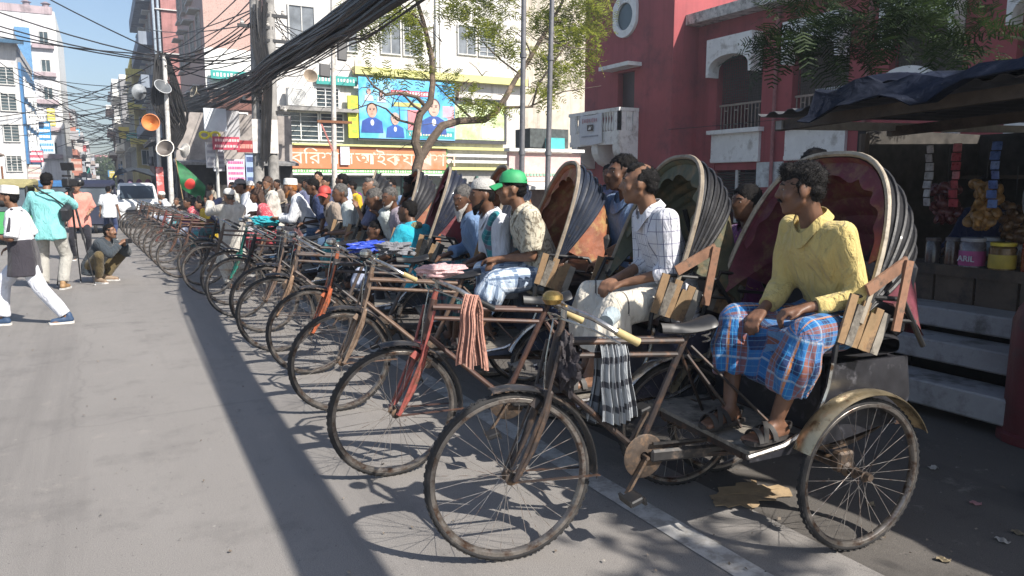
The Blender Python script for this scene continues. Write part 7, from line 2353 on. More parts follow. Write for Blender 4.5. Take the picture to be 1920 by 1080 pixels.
def make_shoes(J, m, root, style='shoe', sole_m=None):
    s = J['sc']
    for i in (0, 1):
        a, f = J['an%d' % i], J['fd%d' % i]
        rot = Matrix((f, Vector((-f.y, f.x, 0)), Vector((0, 0, 1)))).transposed().to_4x4()
        T = Matrix.Translation(a + Vector((0, 0, -.088)) * s) @ rot @ Matrix.Scale(s, 4)
        out = [(-.085, 0), (-.08, -.03), (-.03, -.034), (.05, -.042), (.12, -.048), (.165, -.035), (.182, 0), (.165, .035), (.12, .048), (.05, .042), (-.03, .034), (-.08, .03)]
        if style == 'sandal':
            o = MB().prism(out, .018, T).build('sandal', M((.03, .026, .024), rough=.7, vary=.3), root, smooth=False)
            for x0, x1, z in ((.03, .11, .085), (.09, .05, .078), (.125, .135, .062)):
                MB().grid(lambda u, v: T @ Vector((x0 + (x1 - x0) * u + (v - .5) * .028, -.05 + .10 * u, .014 + (z - .014) * math.sin(PI * u) ** .6)), 12, 2, .004).build('strap', m, o)
            MB().grid(lambda u, v: T @ Vector((-.03 - .055 * math.sin(PI * u), -.042 + .084 * u, .05 + .016 * v)), 12, 2, .004).build('strap', m, o)
        else:
            mb = MB()
            mb.cap(T @ Vector((-.045, 0, .045)), T @ Vector((.04, 0, .05)), .04 * s, .042 * s)
            mb.cap(T @ Vector((.03, 0, .04)), T @ Vector((.135, 0, .03)), .044 * s, .034 * s)
            mb.cap(T @ Vector((-.03, 0, .06)), T @ Vector((-.03, 0, .10)), .04 * s, .04 * s)
            me, co = fuse(mb, .012, 2)
            o = finish(me, 'shoe', m, root)
            MB().prism([(x * 1.02, y * 1.06) for x, y in out], .024, T @ Matrix.Translation((0, 0, -.004))).build('sole', sole_m or M((.5, .5, .48), rough=.6), o, smooth=False)

hair_blk = M((.009, .008, .008), rough=.6, vary=.4, scale=60, bump=.5, bscale=220, spec=.12)
hair_gry = M((.10, .095, .09), spec=.15, rough=.7, vary=.6, scale=60, bump=.5, bscale=220)
hair_salt = M((.012, .011, .011), spec=.15, rough=.6, vary=.6, scale=70, dirt=(.13, .125, .12), dirt_amt=.12, dscale=90, bump=.6, bscale=240)
hair_wht = M((.42, .40, .37), rough=.7, vary=.3, scale=50, bump=.5, bscale=200)
hair_org = M((.36, .13, .025), rough=.7, vary=.3, scale=50, bump=.5, bscale=200)
hair_brn = M((.06, .03, .018), rough=.6, vary=.4, scale=50, bump=.5, bscale=200)
T_DARK, T_MID, T_LITE = (.12, .060, .036), (.185, .095, .056), (.29, .165, .105)
cap_white = cloth_mat((.62, .61, .58), (), wrinkle=.3)

def person(loc, yaw, label, J, tone=T_DARK, hair=hair_blk, hstyle='short', cap=None, beard=None, stache=False, top=None, bottom=None, feet='sandal', shoe_m=None, vox=.014, fine=False, hands=(None, None), curl=(35, 35), seed=1, group=None, sole_m=None):
    loc = Vector(loc) + Vector(ADJ.get(label, (0, 0, 0)))
    r = empty('person', loc, R(yaw), label, 'person', group)
    make_body(J, tone, vox if fine else max(vox, .013), r, fine, hands, curl)
    if hair is not None: make_hair(J, hair, r, hstyle, .008 if fine else .014, seed)
    if cap: make_cap(J, cap[0], r, cap[1], cap[2] if len(cap) > 2 else None)
    if beard: make_beard(J, beard[0], r, beard[1], .009 if fine else .013)
    if stache: make_moustache(J, hair if hair else hair_blk, r)
    cv = vox * (1.25 if fine else 1.1)
    if top:
        m, kw = top
        make_shirt(J, m, r, vox=cv, seed=seed, **kw)
    if bottom:
        k, m, kw = bottom
        (make_lungi if k == 'lungi' else make_trousers)(J, m, r, vox=cv, seed=seed + 7, **kw)
    if feet: make_shoes(J, shoe_m or M((.035, .032, .03), rough=.6, vary=.3), r, feet, sole_m)
    return r

prng = random.Random(42)
HANDS = [((.30, .10, .20), (.30, -.10, .20)), ((.36, .16, .18), (.20, -.16, .20)), ((.22, .22, .22), (.34, -.05, .20)), ((.30, .02, .26), (.28, -.02, .22)), ((.40, .15, .20), (.38, -.14, .19)), ((.16, .26, .02), (.32, -.08, .2)), ((.24, .05, .46), (.28, -.10, .2))]
def sit(zf=-.33, lean=10, hy=0, hp=0, hr=0, spread=.17, fx=.36, wr=None, sc=.96, twist=0, stoop=8, px=0, ep=None, side=0, fx2=None, toe=(6, -6)):
    if wr is None:
        wr = prng.choice(HANDS); lean += prng.uniform(-5, 7); stoop += prng.uniform(-3, 9); twist += prng.uniform(-12, 12); side = prng.uniform(-5, 5); hr = prng.uniform(-7, 7); hp += prng.uniform(-4, 7); sc *= prng.uniform(.95, 1.03)
    """sitting on something: z 0 is the seat, zf the floor below it"""
    wr = wr or ((.30, .10, .20), (.30, -.10, .20))
    return skeleton((px, 0, .095 * sc), lean, side, twist, hy, hp, hr, ankles=((fx, spread * .9, zf + .09 * sc), (fx2 if fx2 is not None else fx, -spread * .9, zf + .09 * sc)), knee_pole=((.8, .28, 1), (.8, -.28, 1)), wrists=wr, elbow_pole=ep or ((-.7, .55, -.3), (-.7, -.55, -.3)), sc=sc, toe=toe, stoop=stoop)
def stand(sc=1.0, lean=2, hy=0, hp=0, wr=None, st=(0.0, 0.0), spread=.10, twist=0, ep=None, kp=(1, 0, 0), toe=(8, -8), stoop=4, z=.86):
    wr = wr or ((.05, .24, .80 * sc), (.05, -.24, .80 * sc))
    return skeleton((0, 0, z * sc + .02), lean, 0, twist, hy, hp, 0, ankles=((st[0], spread, .09 * sc), (st[1], -spread, .09 * sc)), knee_pole=kp, wrists=wr, elbow_pole=ep or ((-1, .3, 0), (-1, -.3, 0)), sc=sc, toe=toe, stoop=stoop)

# cloth patterns
B_ = (.012, .012, .02)
c_yellow = cloth_mat((.55, .43, .165), (), wrinkle=.9, blotch=((.48, .37, .14), 5, .6))
c_lungi1 = cloth_mat((.02, .12, .32), (('v', .17, .34, .02, (.015, .025, .08), .9), ('u', .15, .33, .0, (.24, .08, .035), .75), ('u', .15, .10, .06, (.45, .17, .03), .8), ('v', .17, .05, .10, (.32, .38, .45), .7), ('u', .025, .16, 0, (.03, .24, .44), .6), ('v', .028, .12, 0, (.12, .26, .40), .5)), wrinkle=.35)
c_check = cloth_mat((.62, .62, .66), (('u', .042, .10, 0, (.06, .06, .12), .85), ('v', .062, .06, .01, (.10, .10, .2), .8)), wrinkle=.5)
c_cream = cloth_mat((.60, .55, .46), (('v', .30, .030, .22, (.05, .04, .04), .9),), wrinkle=.5)
c_print = cloth_mat((.50, .46, .36), (), blotch=((.22, .19, .14), 22, .52), wrinkle=.45)
c_bwplaid = cloth_mat((.42, .50, .60), (('u', .10, .28, 0, (.06, .10, .18), .8), ('v', .13, .25, 0, (.08, .13, .22), .75), ('u', .10, .12, .05, (.65, .68, .7), .8)), wrinkle=.4)
c_whshirt = cloth_mat((.55, .57, .62), (), wrinkle=.5)
c_dkplaid = cloth_mat((.03, .09, .10), (('u', .09, .3, 0, (.02, .02, .03), .8), ('v', .11, .25, 0, (.14, .05, .06), .7), ('u', .03, .1, 0, (.15, .28, .28), .5)), wrinkle=.4)
c_teal = cloth_mat((.03, .20, .22), (('u', .11, .3, 0, (.02, .06, .09), .75), ('v', .12, .25, 0, (.20, .08, .12), .6), ('v', .03, .1, 0, (.25, .38, .4), .5)), wrinkle=.4)
c_denim = cloth_mat((.14, .22, .36), (), blotch=((.18, .26, .42), 6, .55), wrinkle=.5)
c_mauve = cloth_mat((.26, .22, .26), (('v', .05, .3, 0, (.21, .18, .22), .6),), wrinkle=.5)
c_turq = cloth_mat((.02, .33, .44), (), wrinkle=.5)
c_lav = cloth_mat((.36, .40, .52), (), wrinkle=.5)
c_stripe = cloth_mat((.16, .18, .24), (('v', .06, .4, 0, (.30, .32, .38), .8),), wrinkle=.4)
c_tee = cloth_mat((.46, .50, .48), (), wrinkle=.5)
c_brownsh = cloth_mat((.27, .22, .18), (), wrinkle=.5)
c_navy = cloth_mat((.03, .045, .11), (), wrinkle=.5)
c_jean = cloth_mat((.05, .09, .16), (), wrinkle=.5)
c_white = cloth_mat((.60, .61, .64), (), wrinkle=.5)
c_offw = cloth_mat((.50, .48, .43), (), wrinkle=.6)
c_dark = cloth_mat((.018, .018, .024), (), wrinkle=.4)
c_redpr = cloth_mat((.42, .06, .08), (), blotch=((.6, .3, .3), 26, .56), wrinkle=.4)
c_royal = cloth_mat((.04, .05, .20), (('v', .09, .12, 0, (.12, .14, .35), .8),), wrinkle=.4)
c_gold = cloth_mat((.50, .34, .02), (), wrinkle=.5)
c_slate = cloth_mat((.11, .12, .20), (), wrinkle=.5)
c_khaki = cloth_mat((.30, .27, .22), (), wrinkle=.5)
c_pink = cloth_mat((.60, .25, .20), (), wrinkle=.4)
c_sea = cloth_mat((.20, .50, .50), (), wrinkle=.5)
c_panel = cloth_mat((.035, .032, .04), (), wrinkle=.3)
c_jacket = cloth_mat((.04, .05, .06), (), wrinkle=.6)
c_olive = cloth_mat((.10, .075, .035), (), wrinkle=.5)
c_purple = cloth_mat((.13, .03, .14), (), blotch=((.45, .30, .05), 8, .62), wrinkle=.4)

def at_px_rk(i, x=-.02, y=0.0, z=.893):
    return rk_point(i, x, y, z)
def RY(i): return math.degrees(RICK[i][0].rotation_euler.z)

# 1 nearest: yellow shirt, plaid wrap
J = sit(zf=-.37, sc=.94, lean=13, hy=-42, hp=4, spread=.135, fx=.43, fx2=.47, wr=((.31, .12, .17), (.33, -.10, .13)), ep=((-.7, .35, -.5), (-.7, -.35, -.5)), stoop=12, twist=-8, toe=(4, 8))
person(at_px_rk(0, .02, .12), RY(0) + 2, 'man in a loose yellow shirt and blue checked lungi on the nearest rickshaw', J, tone=(.145, .073, .044), hair=hair_salt, hstyle='thick', stache=True, top=(c_yellow, dict(sleeve=1.82, loose=.013, hem=.10, amp=.022)), bottom=('lungi', c_lungi1, dict(hem=.66, flare=.088)), vox=.0065, fine=True, curl=(55, 50), seed=1)
# 2 white checked shirt, cream wrap
J = sit(zf=-.38, sc=.95, lean=11, hy=-24, hp=2, spread=.12, fx=.50, fx2=.44, wr=((.29, .05, .16), (.31, -.04, .17)), ep=((-.7, .4, -.4), (-.7, -.4, -.4)), stoop=10)
person(at_px_rk(1, .10, .10), RY(1), 'man in a white checked shirt and cream lungi on the second rickshaw', J, tone=(.19, .10, .06), hair=hair_salt, hstyle='balding', top=(c_check, dict(sleeve=1.35, loose=.014, hem=.14, amp=.018)), bottom=('lungi', c_cream, dict(hem=.70, flare=.11)), vox=.0075, fine=True, curl=(45, 45), seed=2)
# 3 green cap
J = sit(zf=-.38, sc=.95, lean=14, hy=-4, hp=2, spread=.14, fx=.50, fx2=.38, wr=((.32, .04, .20), (.30, -.03, .18)), stoop=10, ep=((-.7, .4, -.4), (-.7, -.4, -.4)))
person(at_px_rk(2, .10, .06), RY(2), 'man in a bright green cap and printed beige shirt on the third rickshaw', J, tone=T_MID, hair=hair_blk, cap=(M((.03, .30, .11), rough=.6), 'cap'), top=(c_print, dict(sleeve=.85, loose=.03, hem=.15, amp=.01)), bottom=('lungi', c_bwplaid, dict(hem=.5, flare=.085)), vox=.009, fine=True, seed=3)
# 4 white knit cap with dark beard and shawl
J = sit(zf=-.42, lean=10, hy=6, hp=4, spread=.15, fx=.42, wr=((.28, .06, .18), (.30, -.06, .18)))
p4 = person(at_px_rk(2, .12, -.34, .93), RY(2) + 4, 'bearded man in a white knitted cap with a teal checked shawl', J, tone=T_DARK, hair=hair_blk, cap=(M((.42, .41, .39), rough=.9, bump=.6, bscale=120), 'skull'), beard=(hair_blk, .05), top=(c_whshirt, dict(sleeve=.95, loose=.03, hem=.15)), bottom=('lungi', c_dkplaid, dict(hem=.6, flare=.1)), vox=.011, seed=4)
hull_mb = MB()
a, b, c_ = J['sh0'], J['neck'], J['chest']
hull(hull_mb, [(a + Vector((.02, .0, .03)), .05), (b + Vector((-.02, .05, 0)), .05), (c_ + Vector((.09, .12, 0)), .05)])
hull(hull_mb, [(c_ + Vector((.09, .12, 0)), .055), (J['waist'] + Vector((.10, .13, .02)), .06)])
hull(hull_mb, [(a + Vector((-.02, .0, .02)), .05), (c_ + Vector((-.09, .10, 0)), .05), (J['waist'] + Vector((-.10, .10, .05)), .05)])
me, co = fuse(hull_mb, .012, 3); cloth_uv(me, co, [(a, J['waist'], 0, .15)]); folds(me, co, .012, 5); finish(me, 'shawl', c_teal, p4)
# 5 grey hair, white beard, blue shirt
J = sit(zf=-.42, lean=12, hy=40, hp=8, spread=.15, fx=.40)
person(at_px_rk(3, .12, -.02, .90), RY(3), 'grey haired man with a white beard and blue shirt beside the knitted cap', J, tone=T_DARK, hair=hair_gry, beard=(hair_wht, .10), top=(c_denim, dict(sleeve=1.8, loose=.03, hem=.15)), bottom=('lungi', c_teal, dict(hem=.6, flare=.1)), vox=.012, seed=5)
# 6 tall dark bearded man in striped shirt
J = sit(zf=-.45, lean=0, hy=30, hp=0, spread=.15, fx=.40, stoop=2)
person(at_px_rk(5, .05, -.30, 1.02), RY(5), 'tall dark bearded man in a grey striped shirt sitting high', J, tone=(.06, .03, .018), hair=hair_blk, hstyle='thick', beard=(hair_blk, .03), top=(c_stripe, dict(sleeve=1.0, loose=.028, hem=.15)), bottom=('trousers', c_dark, {}), vox=.012, seed=6)
# 7 turquoise tee, back turned
J = sit(zf=-.30, lean=6, hy=20, hp=2, spread=.15, fx=.34, sc=.93)
p7 = person(at_px_rk(4, .58, .10, .93), RY(4) - 40, 'youth in a turquoise tee shirt with an olive scarf, back half turned', J, tone=T_DARK, hair=hair_blk, top=(c_turq, dict(sleeve=.9, loose=.028, hem=.14)), bottom=('trousers', c_dark, {}), vox=.012, seed=7)
n_ = J['neck']
MB().tube([n_ + Vector((.07, .09, -.22)), n_ + Vector((.03, .075, -.02)), n_ + Vector((-.055, .03, .015)), n_ + Vector((-.055, -.03, .015)), n_ + Vector((.03, -.075, -.02)), n_ + Vector((.09, -.09, -.34))], [.03, .034, .034, .034, .034, .03], 10).build('scarf', cloth_mat((.20, .18, .10), (), wrinkle=.8), p7)
# 8 mauve shirt, white beard
J = sit(zf=-.42, lean=8, hy=35, hp=4, spread=.15, fx=.40)
person(at_px_rk(5, .10, .05, .92), RY(5), 'grey haired man with a short white beard in a mauve shirt', J, tone=T_DARK, hair=hair_gry, beard=(hair_wht, .02), top=(c_mauve, dict(sleeve=1.0, loose=.03, hem=.15)), bottom=('lungi', c_dkplaid, dict(hem=.6)), vox=.012, seed=8)
# 9 lavender shirt low, facing away left
J = sit(zf=-.20, lean=14, hy=15, hp=4, spread=.15, fx=.38, sc=.95)
person(at_px_rk(5, .50, .05, .74), RY(5) - 12, 'dark haired man in a lavender shirt sitting low between the rickshaws', J, tone=T_DARK, hair=hair_blk, top=(c_lav, dict(sleeve=.95, loose=.03, hem=.15)), bottom=('lungi', c_lav, dict(hem=.5)), vox=.012, seed=9)
# 10 / 11 grey heads between
J = sit(zf=-.42, lean=20, hy=10, hp=14, spread=.15, fx=.38)
person(at_px_rk(5, .12, -.05, .93), RY(5), 'stooping man with close cropped grey hair and a pale tee shirt', J, tone=T_DARK, hair=hair_gry, top=(c_tee, dict(sleeve=.7, loose=.028, hem=.15)), bottom=('lungi', c_teal, dict(hem=.6)), vox=.013, seed=10)
J = sit(zf=-.42, lean=6, hy=30, hp=0, spread=.15, fx=.38)
person(at_px_rk(5, -.1, -.3, 1.0), RY(5), 'old man with swept back grey hair behind the stooping one', J, tone=T_MID, hair=hair_gry, hstyle='balding', top=(c_slate, dict(sleeve=1.0, loose=.028, hem=.15)), bottom=('trousers', c_dark, {}), vox=.013, seed=11)
# 12 white tee with teal lungi, grey hair
J = sit(zf=-.42, lean=18, hy=25, hp=6, spread=.15, fx=.42, wr=((.36, .08, .20), (.36, -.1, .2)))
person(at_px_rk(6, .12, .0, .93), RY(6), 'grey haired man in a white tee shirt and teal checked lungi', J, tone=T_DARK, hair=hair_gry, top=(c_tee, dict(sleeve=.8, loose=.03, hem=.15)), bottom=('lungi', c_teal, dict(hem=.6)), vox=.013, seed=12)
# 13 red cap facing the camera
J = sit(zf=-.42, lean=20, hy=72, hp=4, spread=.15, fx=.40, twist=25)
person(at_px_rk(7, .12, .12, .92), RY(7), 'man in a red and green cap and brown shirt looking at the camera', J, tone=T_DARK, hair=hair_blk, cap=(M((.40, .05, .04), rough=.6), 'cap'), top=(c_brownsh, dict(sleeve=1.8, loose=.03, hem=.15)), bottom=('lungi', c_jean, dict(hem=.7)), vox=.013, seed=13)
# 14 navy shirt
J = sit(zf=-.42, lean=10, hy=10, hp=2, spread=.15, fx=.40)
person(at_px_rk(7, .1, -.45, .97), RY(7), 'dark haired man in a navy shirt and jeans left of the red cap', J, tone=T_DARK, hair=hair_blk, top=(c_navy, dict(sleeve=1.0, loose=.03, hem=.15)), bottom=('trousers', c_jean, {}), vox=.013, seed=14)
# 15 white cap, orange beard, white shirt
J = sit(zf=-.42, lean=20, hy=4, hp=4, spread=.15, fx=.42, wr=((.44, .08, .24), (.44, -.05, .22)))
person(at_px_rk(8, .12, .10, .95), RY(8), 'man with a white topi, orange beard and long white shirt', J, tone=T_MID, hair=hair_org, cap=(cap_white, 'topi'), beard=(hair_org, .05), top=(c_white, dict(sleeve=1.85, loose=.035, hem=.2)), bottom=('trousers', c_dark, dict(wide=.02)), vox=.013, seed=15)
rag(rk_point(8, .62, .05, 1.02), (.22, .16, .10), cloth_mat((.03, .40, .46), (('u', .04, .3, 0, (.02, .3, .36), .6),), wrinkle=.9), 'bright turquoise pleated cloth on the lap before the white topi', 'cloth', 21)
# 16 cream shirt, long brown hair behind
J = sit(zf=-.42, lean=4, hy=55, hp=4, spread=.15, fx=.40)
person(at_px_rk(9, .05, .0, 1.0), RY(9), 'grey bearded man with brown hair in a cream shirt', J, tone=T_MID, hair=hair_brn, hstyle='long', beard=(hair_gry, .07), top=(c_offw, dict(sleeve=1.8, loose=.035, hem=.2)), bottom=('lungi', c_white, dict(hem=.7)), vox=.014, seed=16)
# 17 red print dress
J = sit(zf=-.40, lean=12, hy=10, hp=8, spread=.13, fx=.38, sc=.95)
person(at_px_rk(9, .20, .20, .92), RY(9), 'person in a red printed shirt with long dark hair beside the turquoise cloth', J, tone=T_MID, hair=hair_brn, hstyle='long', top=(c_redpr, dict(sleeve=1.0, loose=.03, hem=.15, collar=False)), bottom=('lungi', c_redpr, dict(hem=.8)), vox=.014, seed=17)
# 18 white cap orange beard royal blue
J = sit(zf=-.40, lean=6, hy=8, hp=2, spread=.13, fx=.40)
person(at_px_rk(10, .05, -.2, 1.0), RY(10), 'man with a white skull cap, orange beard and royal blue jersey', J, tone=T_MID, hair=hair_org, cap=(cap_white, 'skull'), beard=(hair_org, .05), top=(c_royal, dict(sleeve=1.8, loose=.03, hem=.18)), bottom=('lungi', c_stripe, dict(hem=.7)), vox=.014, seed=18)
J = sit(zf=-.40, lean=8, hy=20, hp=4, spread=.13, fx=.40)
person(at_px_rk(10, .0, .0, 1.0), RY(10), 'man in a grey cap next to the royal blue jersey', J, tone=T_DARK, hair=hair_blk, cap=(M((.14, .13, .13), rough=.8), 'cap'), top=(c_white, dict(sleeve=1.8, loose=.03, hem=.15)), bottom=('trousers', c_khaki, {}), vox=.014, seed=19)
# 20 cream kurta with back to camera, phone raised, standing before the row
J = stand(sc=.89, wr=((.36, .12, 1.30), (.30, -.2, 1.30)), hy=10, hp=-2, ep=((-.1, .6, -1), (-.1, -.6, -1)))
p20 = person((1.66, 11.55, 0), 112, 'man in a cream kurta and white cap seen from behind, raising a phone', J, tone=T_MID, hair=hair_gry, cap=(cap_white, 'skull'), top=(cloth_mat((.42, .40, .36), (), wrinkle=.6), dict(sleeve=1.85, loose=.04, hem=.55, collar=False)), bottom=('trousers', c_offw, dict(wide=.03)), vox=.014, seed=20)
ph = tag(MB().box((0, 0, 0), (.012, .08, .16), bevel=.004).build('phone', black_metal), 'dark phone held up by the man in the cream kurta', 'phone')
ph.location = Vector((1.66, 11.55, 0)) + Vector(ADJ.get('man in a cream kurta and white cap seen from behind, raising a phone', (0, 0, 0))) + Matrix.Rotation(R(112), 3, 'Z') @ Vector((.43, .11, 1.36)); ph.rotation_euler = (0, 0, R(112))
# far sitters
FAR = [
 (11, .1, .0, .95, 60, 'boy in a blue grey jacket by the cream kurta', T_MID, hair_blk, None, None, c_slate, 1.8, .88),
 (12, .2, .15, .95, 20, 'person in a golden yellow shirt under the flag tip', T_MID, hair_blk, None, None, c_gold, 1.0, .9),
 (13, .1, .0, .95, 50, 'man in a red shirt below the green flag', T_DARK, hair_blk, None, None, c_redpr, 1.0, 1.0),
 (14, .0, -.1, .95, 20, 'dark figure in a maroon shirt beyond the flag staff', T_DARK, hair_blk, None, None, c_purple, 1.0, 1.0),
 (17, .1, .0, .93, 70, 'man with a reddish face cloth left of the flag staff', T_MID, hair_brn, None, None, c_brownsh, 1.8, .95),
 (18, .3, .0, .95, 0, 'man in a white kurta and cap leaning towards the pickup', T_MID, hair_gry, cap_white, None, c_white, 1.85, 1.0)]
for i, (k, x, y, z, hy, lab, tn, hr_, cp, bd, tp_, sl_v, sc_) in enumerate(FAR):
    J = sit(zf=-.4, lean=14, hy=hy, hp=2, spread=.13, fx=.40, sc=sc_)
    person(at_px_rk(k, x, y, z), RY(k), lab, J, tone=tn, hair=hr_, cap=(cp, 'skull') if cp else None, top=(tp_, dict(sleeve=sl_v, loose=.03, hem=.16)), bottom=('lungi', (c_dkplaid, c_teal, c_stripe)[i % 3], dict(hem=.7)), vox=.016, seed=30 + i)
# standing behind the row
BACK = [
 ((3.62, 2.72), 200, 'dark haired man standing behind the nearest hood, only his head showing', T_MID, hair_blk, c_dark, 1.78, 0, None),
 ((3.42, 3.1), 170, 'woman in a purple and gold sari standing between the first two hoods', T_DARK, hair_blk, c_purple, 1.58, 10, 'long'),
 ((4.6, 8.6), 200, 'man with a green black head cloth in the crowd behind the white checked shirt', T_DARK, hair_blk, c_slate, 1.84, 10, None),
 ((4.9, 14.8), 215, 'fair man with spectacles standing back in the crowd by the lamp post', T_LITE, hair_blk, c_dark, 1.84, 20, None),
 ((5.2, 14.1), 205, 'shorter man beside the fair spectacled one', T_MID, hair_blk, c_slate, 1.72, 10, None),
 ((4.9, 11.7), 170, 'black haired man seen from behind in front of the shop glass', T_DARK, hair_blk, c_lav, 1.76, -20, None),
 ((4.2, 15.6), 200, 'man in a maroon wrap at the back of the crowd', T_DARK, hair_blk, c_purple, 1.66, 10, None),
 ((3.9, 21.5), 200, 'man in a dark shirt standing in the shade of the shop row', T_DARK, hair_blk, c_jacket, 1.66, 10, None),
 ((3.4, 23.0), 190, 'man in a pale shirt standing beyond the flag by the shops', T_MID, hair_blk, c_offw, 1.64, 0, None),
 ((3.3, 19.6), 190, 'woman in a red shawl standing beyond the far rickshaws', T_MID, hair_blk, c_redpr, 1.5, 0, 'long'),
 ((4.05, 10.20), 190, 'man in a teal checked shirt at the back, right of the tree trunk', T_DARK, hair_blk, c_teal, 1.62, 20, None),
 ((4.50, 12.90), 200, 'grey haired man in an off white shirt at the back under the orange sign', T_MID, hair_gry, c_offw, 1.66, 30, None),
 ((4.15, 13.60), 185, 'man in a mustard shirt half hidden behind the navy shirted sitter', T_DARK, hair_blk, c_gold, 1.64, -10, None),
 ((3.90, 16.80), 200, 'man in a slate jersey squeezed between the white topi and the poles', T_DARK, hair_blk, c_slate, 1.68, 15, None),
 ((4.30, 17.70), 175, 'thin man in a white shirt standing right under the right hand pole', T_DARK, hair_blk, c_white, 1.70, 0, None),
 ((3.50, 18.40), 190, 'woman in a dark shawl behind the red printed shirt', T_MID, hair_blk, c_dark, 1.52, 10, 'long'),
 ((4.40, 9.40), 200, 'man in a denim blue shirt behind the mauve shirted one', T_DARK, hair_blk, c_denim, 1.66, 30, None),
 ((3.00, 24.60), 190, 'man in a khaki shirt in front of the dark shop by the white post', T_DARK, hair_blk, c_khaki, 1.62, 0, None),
 ((4.9, 19.0), 200, 'bareheaded man in a brown shirt at the back by the leaning poles', T_DARK, hair_blk, c_brownsh, 1.7, 15, None)]
for i, ((x, y), yw, lab, tn, hr_, tp_, hgt, hy, hs) in enumerate(BACK):
    J = stand(sc=hgt / 1.69, hy=hy)
    person((x, y, 0), yw, lab, J, tone=tn, hair=hr_, hstyle=hs or 'short', top=(tp_, dict(sleeve=1.4, loose=.03, hem=.2)), bottom=('trousers', (c_jean, c_dark, c_khaki)[i % 3], {}), vox=.016, seed=50 + i)
# man in a blue shirt standing behind the second rickshaw, arm on the slats
J = stand(sc=1.06, hy=-4, lean=6, wr=((.34, .16, 1.06), (.46, -.12, 1.08)), ep=((-.3, .9, -.4), (-.3, -.9, -.4)))
person((3.05, 4.12, 0), 176, 'man in a blue shirt behind the checked shirt, arm stretched over the slats', J, tone=T_DARK, hair=hair_blk, top=(c_denim, dict(sleeve=1.35, loose=.03, hem=.2)), bottom=('trousers', c_dark, {}), vox=.010, fine=True, curl=(30, 20), seed=70)
# stall keeper
J = stand(sc=.98, hy=0, hp=10, wr=((.3, .2, 1.0), (.3, -.2, 1.0)))
person((6.45, 2.75, 0), 180, 'stall keeper in dark clothes behind the counter', J, tone=T_DARK, hair=hair_blk, top=(cloth_mat((.02, .03, .08), (), wrinkle=.4), dict(sleeve=1.7, loose=.03, hem=.2)), bottom=('trousers', c_dark, {}), vox=.013, seed=71)

# --- people out on the road
# walker in white with dark panel tunic, black mask
J = stand(sc=.93, lean=4, hy=-6, wr=((.26, .16, 1.0), (.16, -.2, .86)), st=(-.36, .27), spread=.07, ep=((-.6, .5, -.6), (-.8, -.4, -.3)), kp=((1, 0, .2), (1, 0, .2)), z=.835)
pw = person((-.88, 9.6, 0), 172, 'walking man in a white cap and white tunic with a dark band, black face mask', J, tone=T_MID, hair=hair_blk, cap=(cap_white, 'topi'), top=(c_white, dict(sleeve=.98, loose=.035, hem=.14, amp=.008)), bottom=('trousers', cloth_mat((.60, .62, .68), (), wrinkle=.4), dict(wide=.025)), feet='shoe', shoe_m=M((.03, .06, .12), rough=.6), vox=.011, fine=True, seed=72, sole_m=M((.6, .58, .54), rough=.6))
mb = MB()
hull(mb, [(J['waist'] + Vector((0, y * .070, .02)), (.118, .118, .01)) for y in (-1, 1)] + [(J['pelvis'] + Vector((0, y * .088, .02)), .128) for y in (-1, 1)] + [(J['pelvis'] + Vector((.01, y * .10, -.24)), (.15, .15, .008)) for y in (-1, 1)])
me, co = fuse(mb, .013, 2); folds(me, co, .006, 5); finish(me, 'dark_tunic_panel', c_panel, pw)
c0, h0 = J['head'], J['H']
MB().ball(c0 + h0 @ Vector((.058, 0, -.055)), (.060, .062, .05), h0).build('face_mask', M((.014, .014, .015), rough=.8), pw)
for y in (-1, 1): MB().tube([J['sh%d' % (0 if y > 0 else 1)] + Vector((0, y * .02, .075)), J['el%d' % (0 if y > 0 else 1)].lerp(J['sh%d' % (0 if y > 0 else 1)], .25) + Vector((.01, y * .07, 0.02))], .018, 6).build('sleeve_stripe', c_panel, pw)
# camera operator in turquoise
J = stand(sc=1.03, lean=2, hy=-8, hp=2, wr=((.30, .16, 1.2), (.42, -.12, 1.36)), ep=((-.4, .7, -.6), (-.4, -.7, -.6)), spread=.13)
po_ = person((-.84, 12.7, 0), 78, 'cameraman in a turquoise shirt seen from behind with a black shoulder bag', J, tone=T_MID, hair=hair_blk, hstyle='thick', top=(c_sea, dict(sleeve=1.5, loose=.035, hem=.16)), bottom=('trousers', cloth_mat((.34, .33, .30), (), wrinkle=.5), dict(wide=.02)), feet='shoe', shoe_m=M((.28, .17, .08), rough=.6), vox=.012, seed=73)
nk = J['neck']
bag = MB().box((-.02, -.24, 1.12), (.26, .12, .2), (0, R(-14), 0), bevel=.03).build('shoulder_bag', M((.015, .016, .02), rough=.6, vary=.3), po_, smooth=False)
MB().tube([(-.02, -.26, 1.2), (-.13, -.10, 1.36), (-.125, .06, 1.46), (-.05, .13, 1.52), (.1, .08, 1.42), (.15, -.1, 1.3), (.08, -.25, 1.2)], .012, 6).build('bag_strap', black_metal, bag)
# man in pink
J = stand(sc=.98, hy=4, wr=((.18, .2, .98), (.06, -.25, .82)), spread=.13)
person((-.36, 17.5, 0), 268, 'stout balding man in a salmon pink tee shirt and black trousers', J, tone=T_LITE, hair=hair_blk, hstyle='balding', top=(c_pink, dict(sleeve=.95, loose=.045, hem=.2)), bottom=('trousers', c_dark, {}), feet='shoe', shoe_m=M((.03, .03, .03)), vox=.013, seed=74)
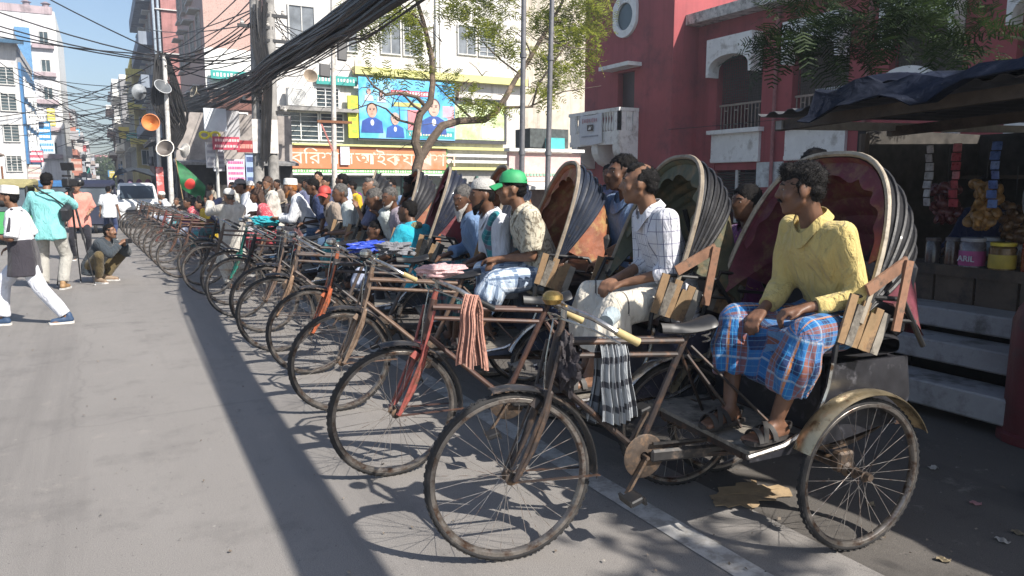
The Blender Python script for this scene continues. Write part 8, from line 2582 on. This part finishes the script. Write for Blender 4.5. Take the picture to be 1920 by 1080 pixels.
# man in white shirt walking away
J = stand(sc=.90, hy=0, st=(.1, -.1))
person((.13, 23.5, 0), 80, 'man in a white shirt and navy trousers walking away near the pickup', J, tone=T_MID, hair=hair_blk, top=(c_white, dict(sleeve=.9, loose=.035, hem=.2)), bottom=('trousers', c_navy, dict(wide=.01)), feet='shoe', shoe_m=M((.03, .03, .03)), vox=.015, seed=75)
# crouching photographer
J = skeleton((-.10, 0, .25), 26, 0, 0, -8, -4, 0, ankles=((.03, .15, .09), (.08, -.15, .09)), knee_pole=((1, .45, .9), (1, -.45, .9)), wrists=((.38, .10, .60), (.42, -.06, .62)), elbow_pole=((-.1, .8, -.8), (-.1, -.8, -.8)), toe=(20, -20), stoop=10)
person((-.02, 13.35, 0), -32, 'crouching man in a dark jacket and brown trousers taking a picture', J, tone=T_MID, hair=hair_blk, stache=True, top=(c_jacket, dict(sleeve=1.85, loose=.035, hem=.12, amp=.012)), bottom=('trousers', c_olive, dict(wide=.01)), feet='shoe', shoe_m=M((.22, .16, .11), rough=.7), vox=.012, fine=True, seed=76)
hc = tag(MB().box((0, 0, 0), (.03, .14, .075), bevel=.006).build('phone', black_metal), 'phone in the hands of the crouching man', 'phone')
hc.location = Vector((-.02, 13.35, 0)) + Vector(ADJ.get('crouching man in a dark jacket and brown trousers taking a picture', (0, 0, 0))) + Matrix.Rotation(R(-32), 3, 'Z') @ Vector((.50, .03, .65)); hc.rotation_euler = (0, 0, R(-32))

# video camera on a tripod
vc = empty('video_camera', (-.42, 13.1, 0), R(60), 'black video camera with a top monitor on a tall tripod', 'video camera')
for k in range(3):
    a = 2 * PI * k / 3 + .4
    lg_ = MB().tube([(0.03 * math.cos(a), .03 * math.sin(a), 1.38), (.16 * math.cos(a), .16 * math.sin(a), .7)], .016, 8).tube([(.16 * math.cos(a), .16 * math.sin(a), .72), (.29 * math.cos(a), .29 * math.sin(a), .01)], .010, 8).build('leg', black_metal, vc)
    MB().ball((.29 * math.cos(a), .29 * math.sin(a), .012), .016).build('rubber_foot', M((.4, .4, .4)), lg_)
MB().tube([(0, 0, 1.32), (0, 0, 1.46)], .035, 12).box((0, 0, 1.47), (.1, .08, .03)).build('tripod_head', black_metal, vc)
MB().tube([(0, .02, 1.45), (-.28, .12, 1.28)], .010, 8).build('pan_handle', black_metal, vc)
MB().box((0, 0, 1.56), (.24, .11, .12), bevel=.015).box((-.06, 0, 1.66), (.16, .04, .03)).build('camera_body', black_metal, vc, smooth=False)
MB().lathe([(.0, .10), (.045, .10), (.045, .18), (.062, .2), (.062, .28), (0, .26)], 16, Matrix.Translation((0, 0, 1.56)) @ Matrix.Rotation(PI / 2, 4, 'Y')).build('lens', M((.02, .02, .022), rough=.25), vc)
MB().box((-.02, .0, 1.80), (.03, .20, .12), (0, R(-12), 0), bevel=.008).tube([(-.02, 0, 1.66), (-.02, 0, 1.76)], .008, 6).build('monitor', black_metal, vc, smooth=False)

bpy.data.objects.remove(_rm_obj)
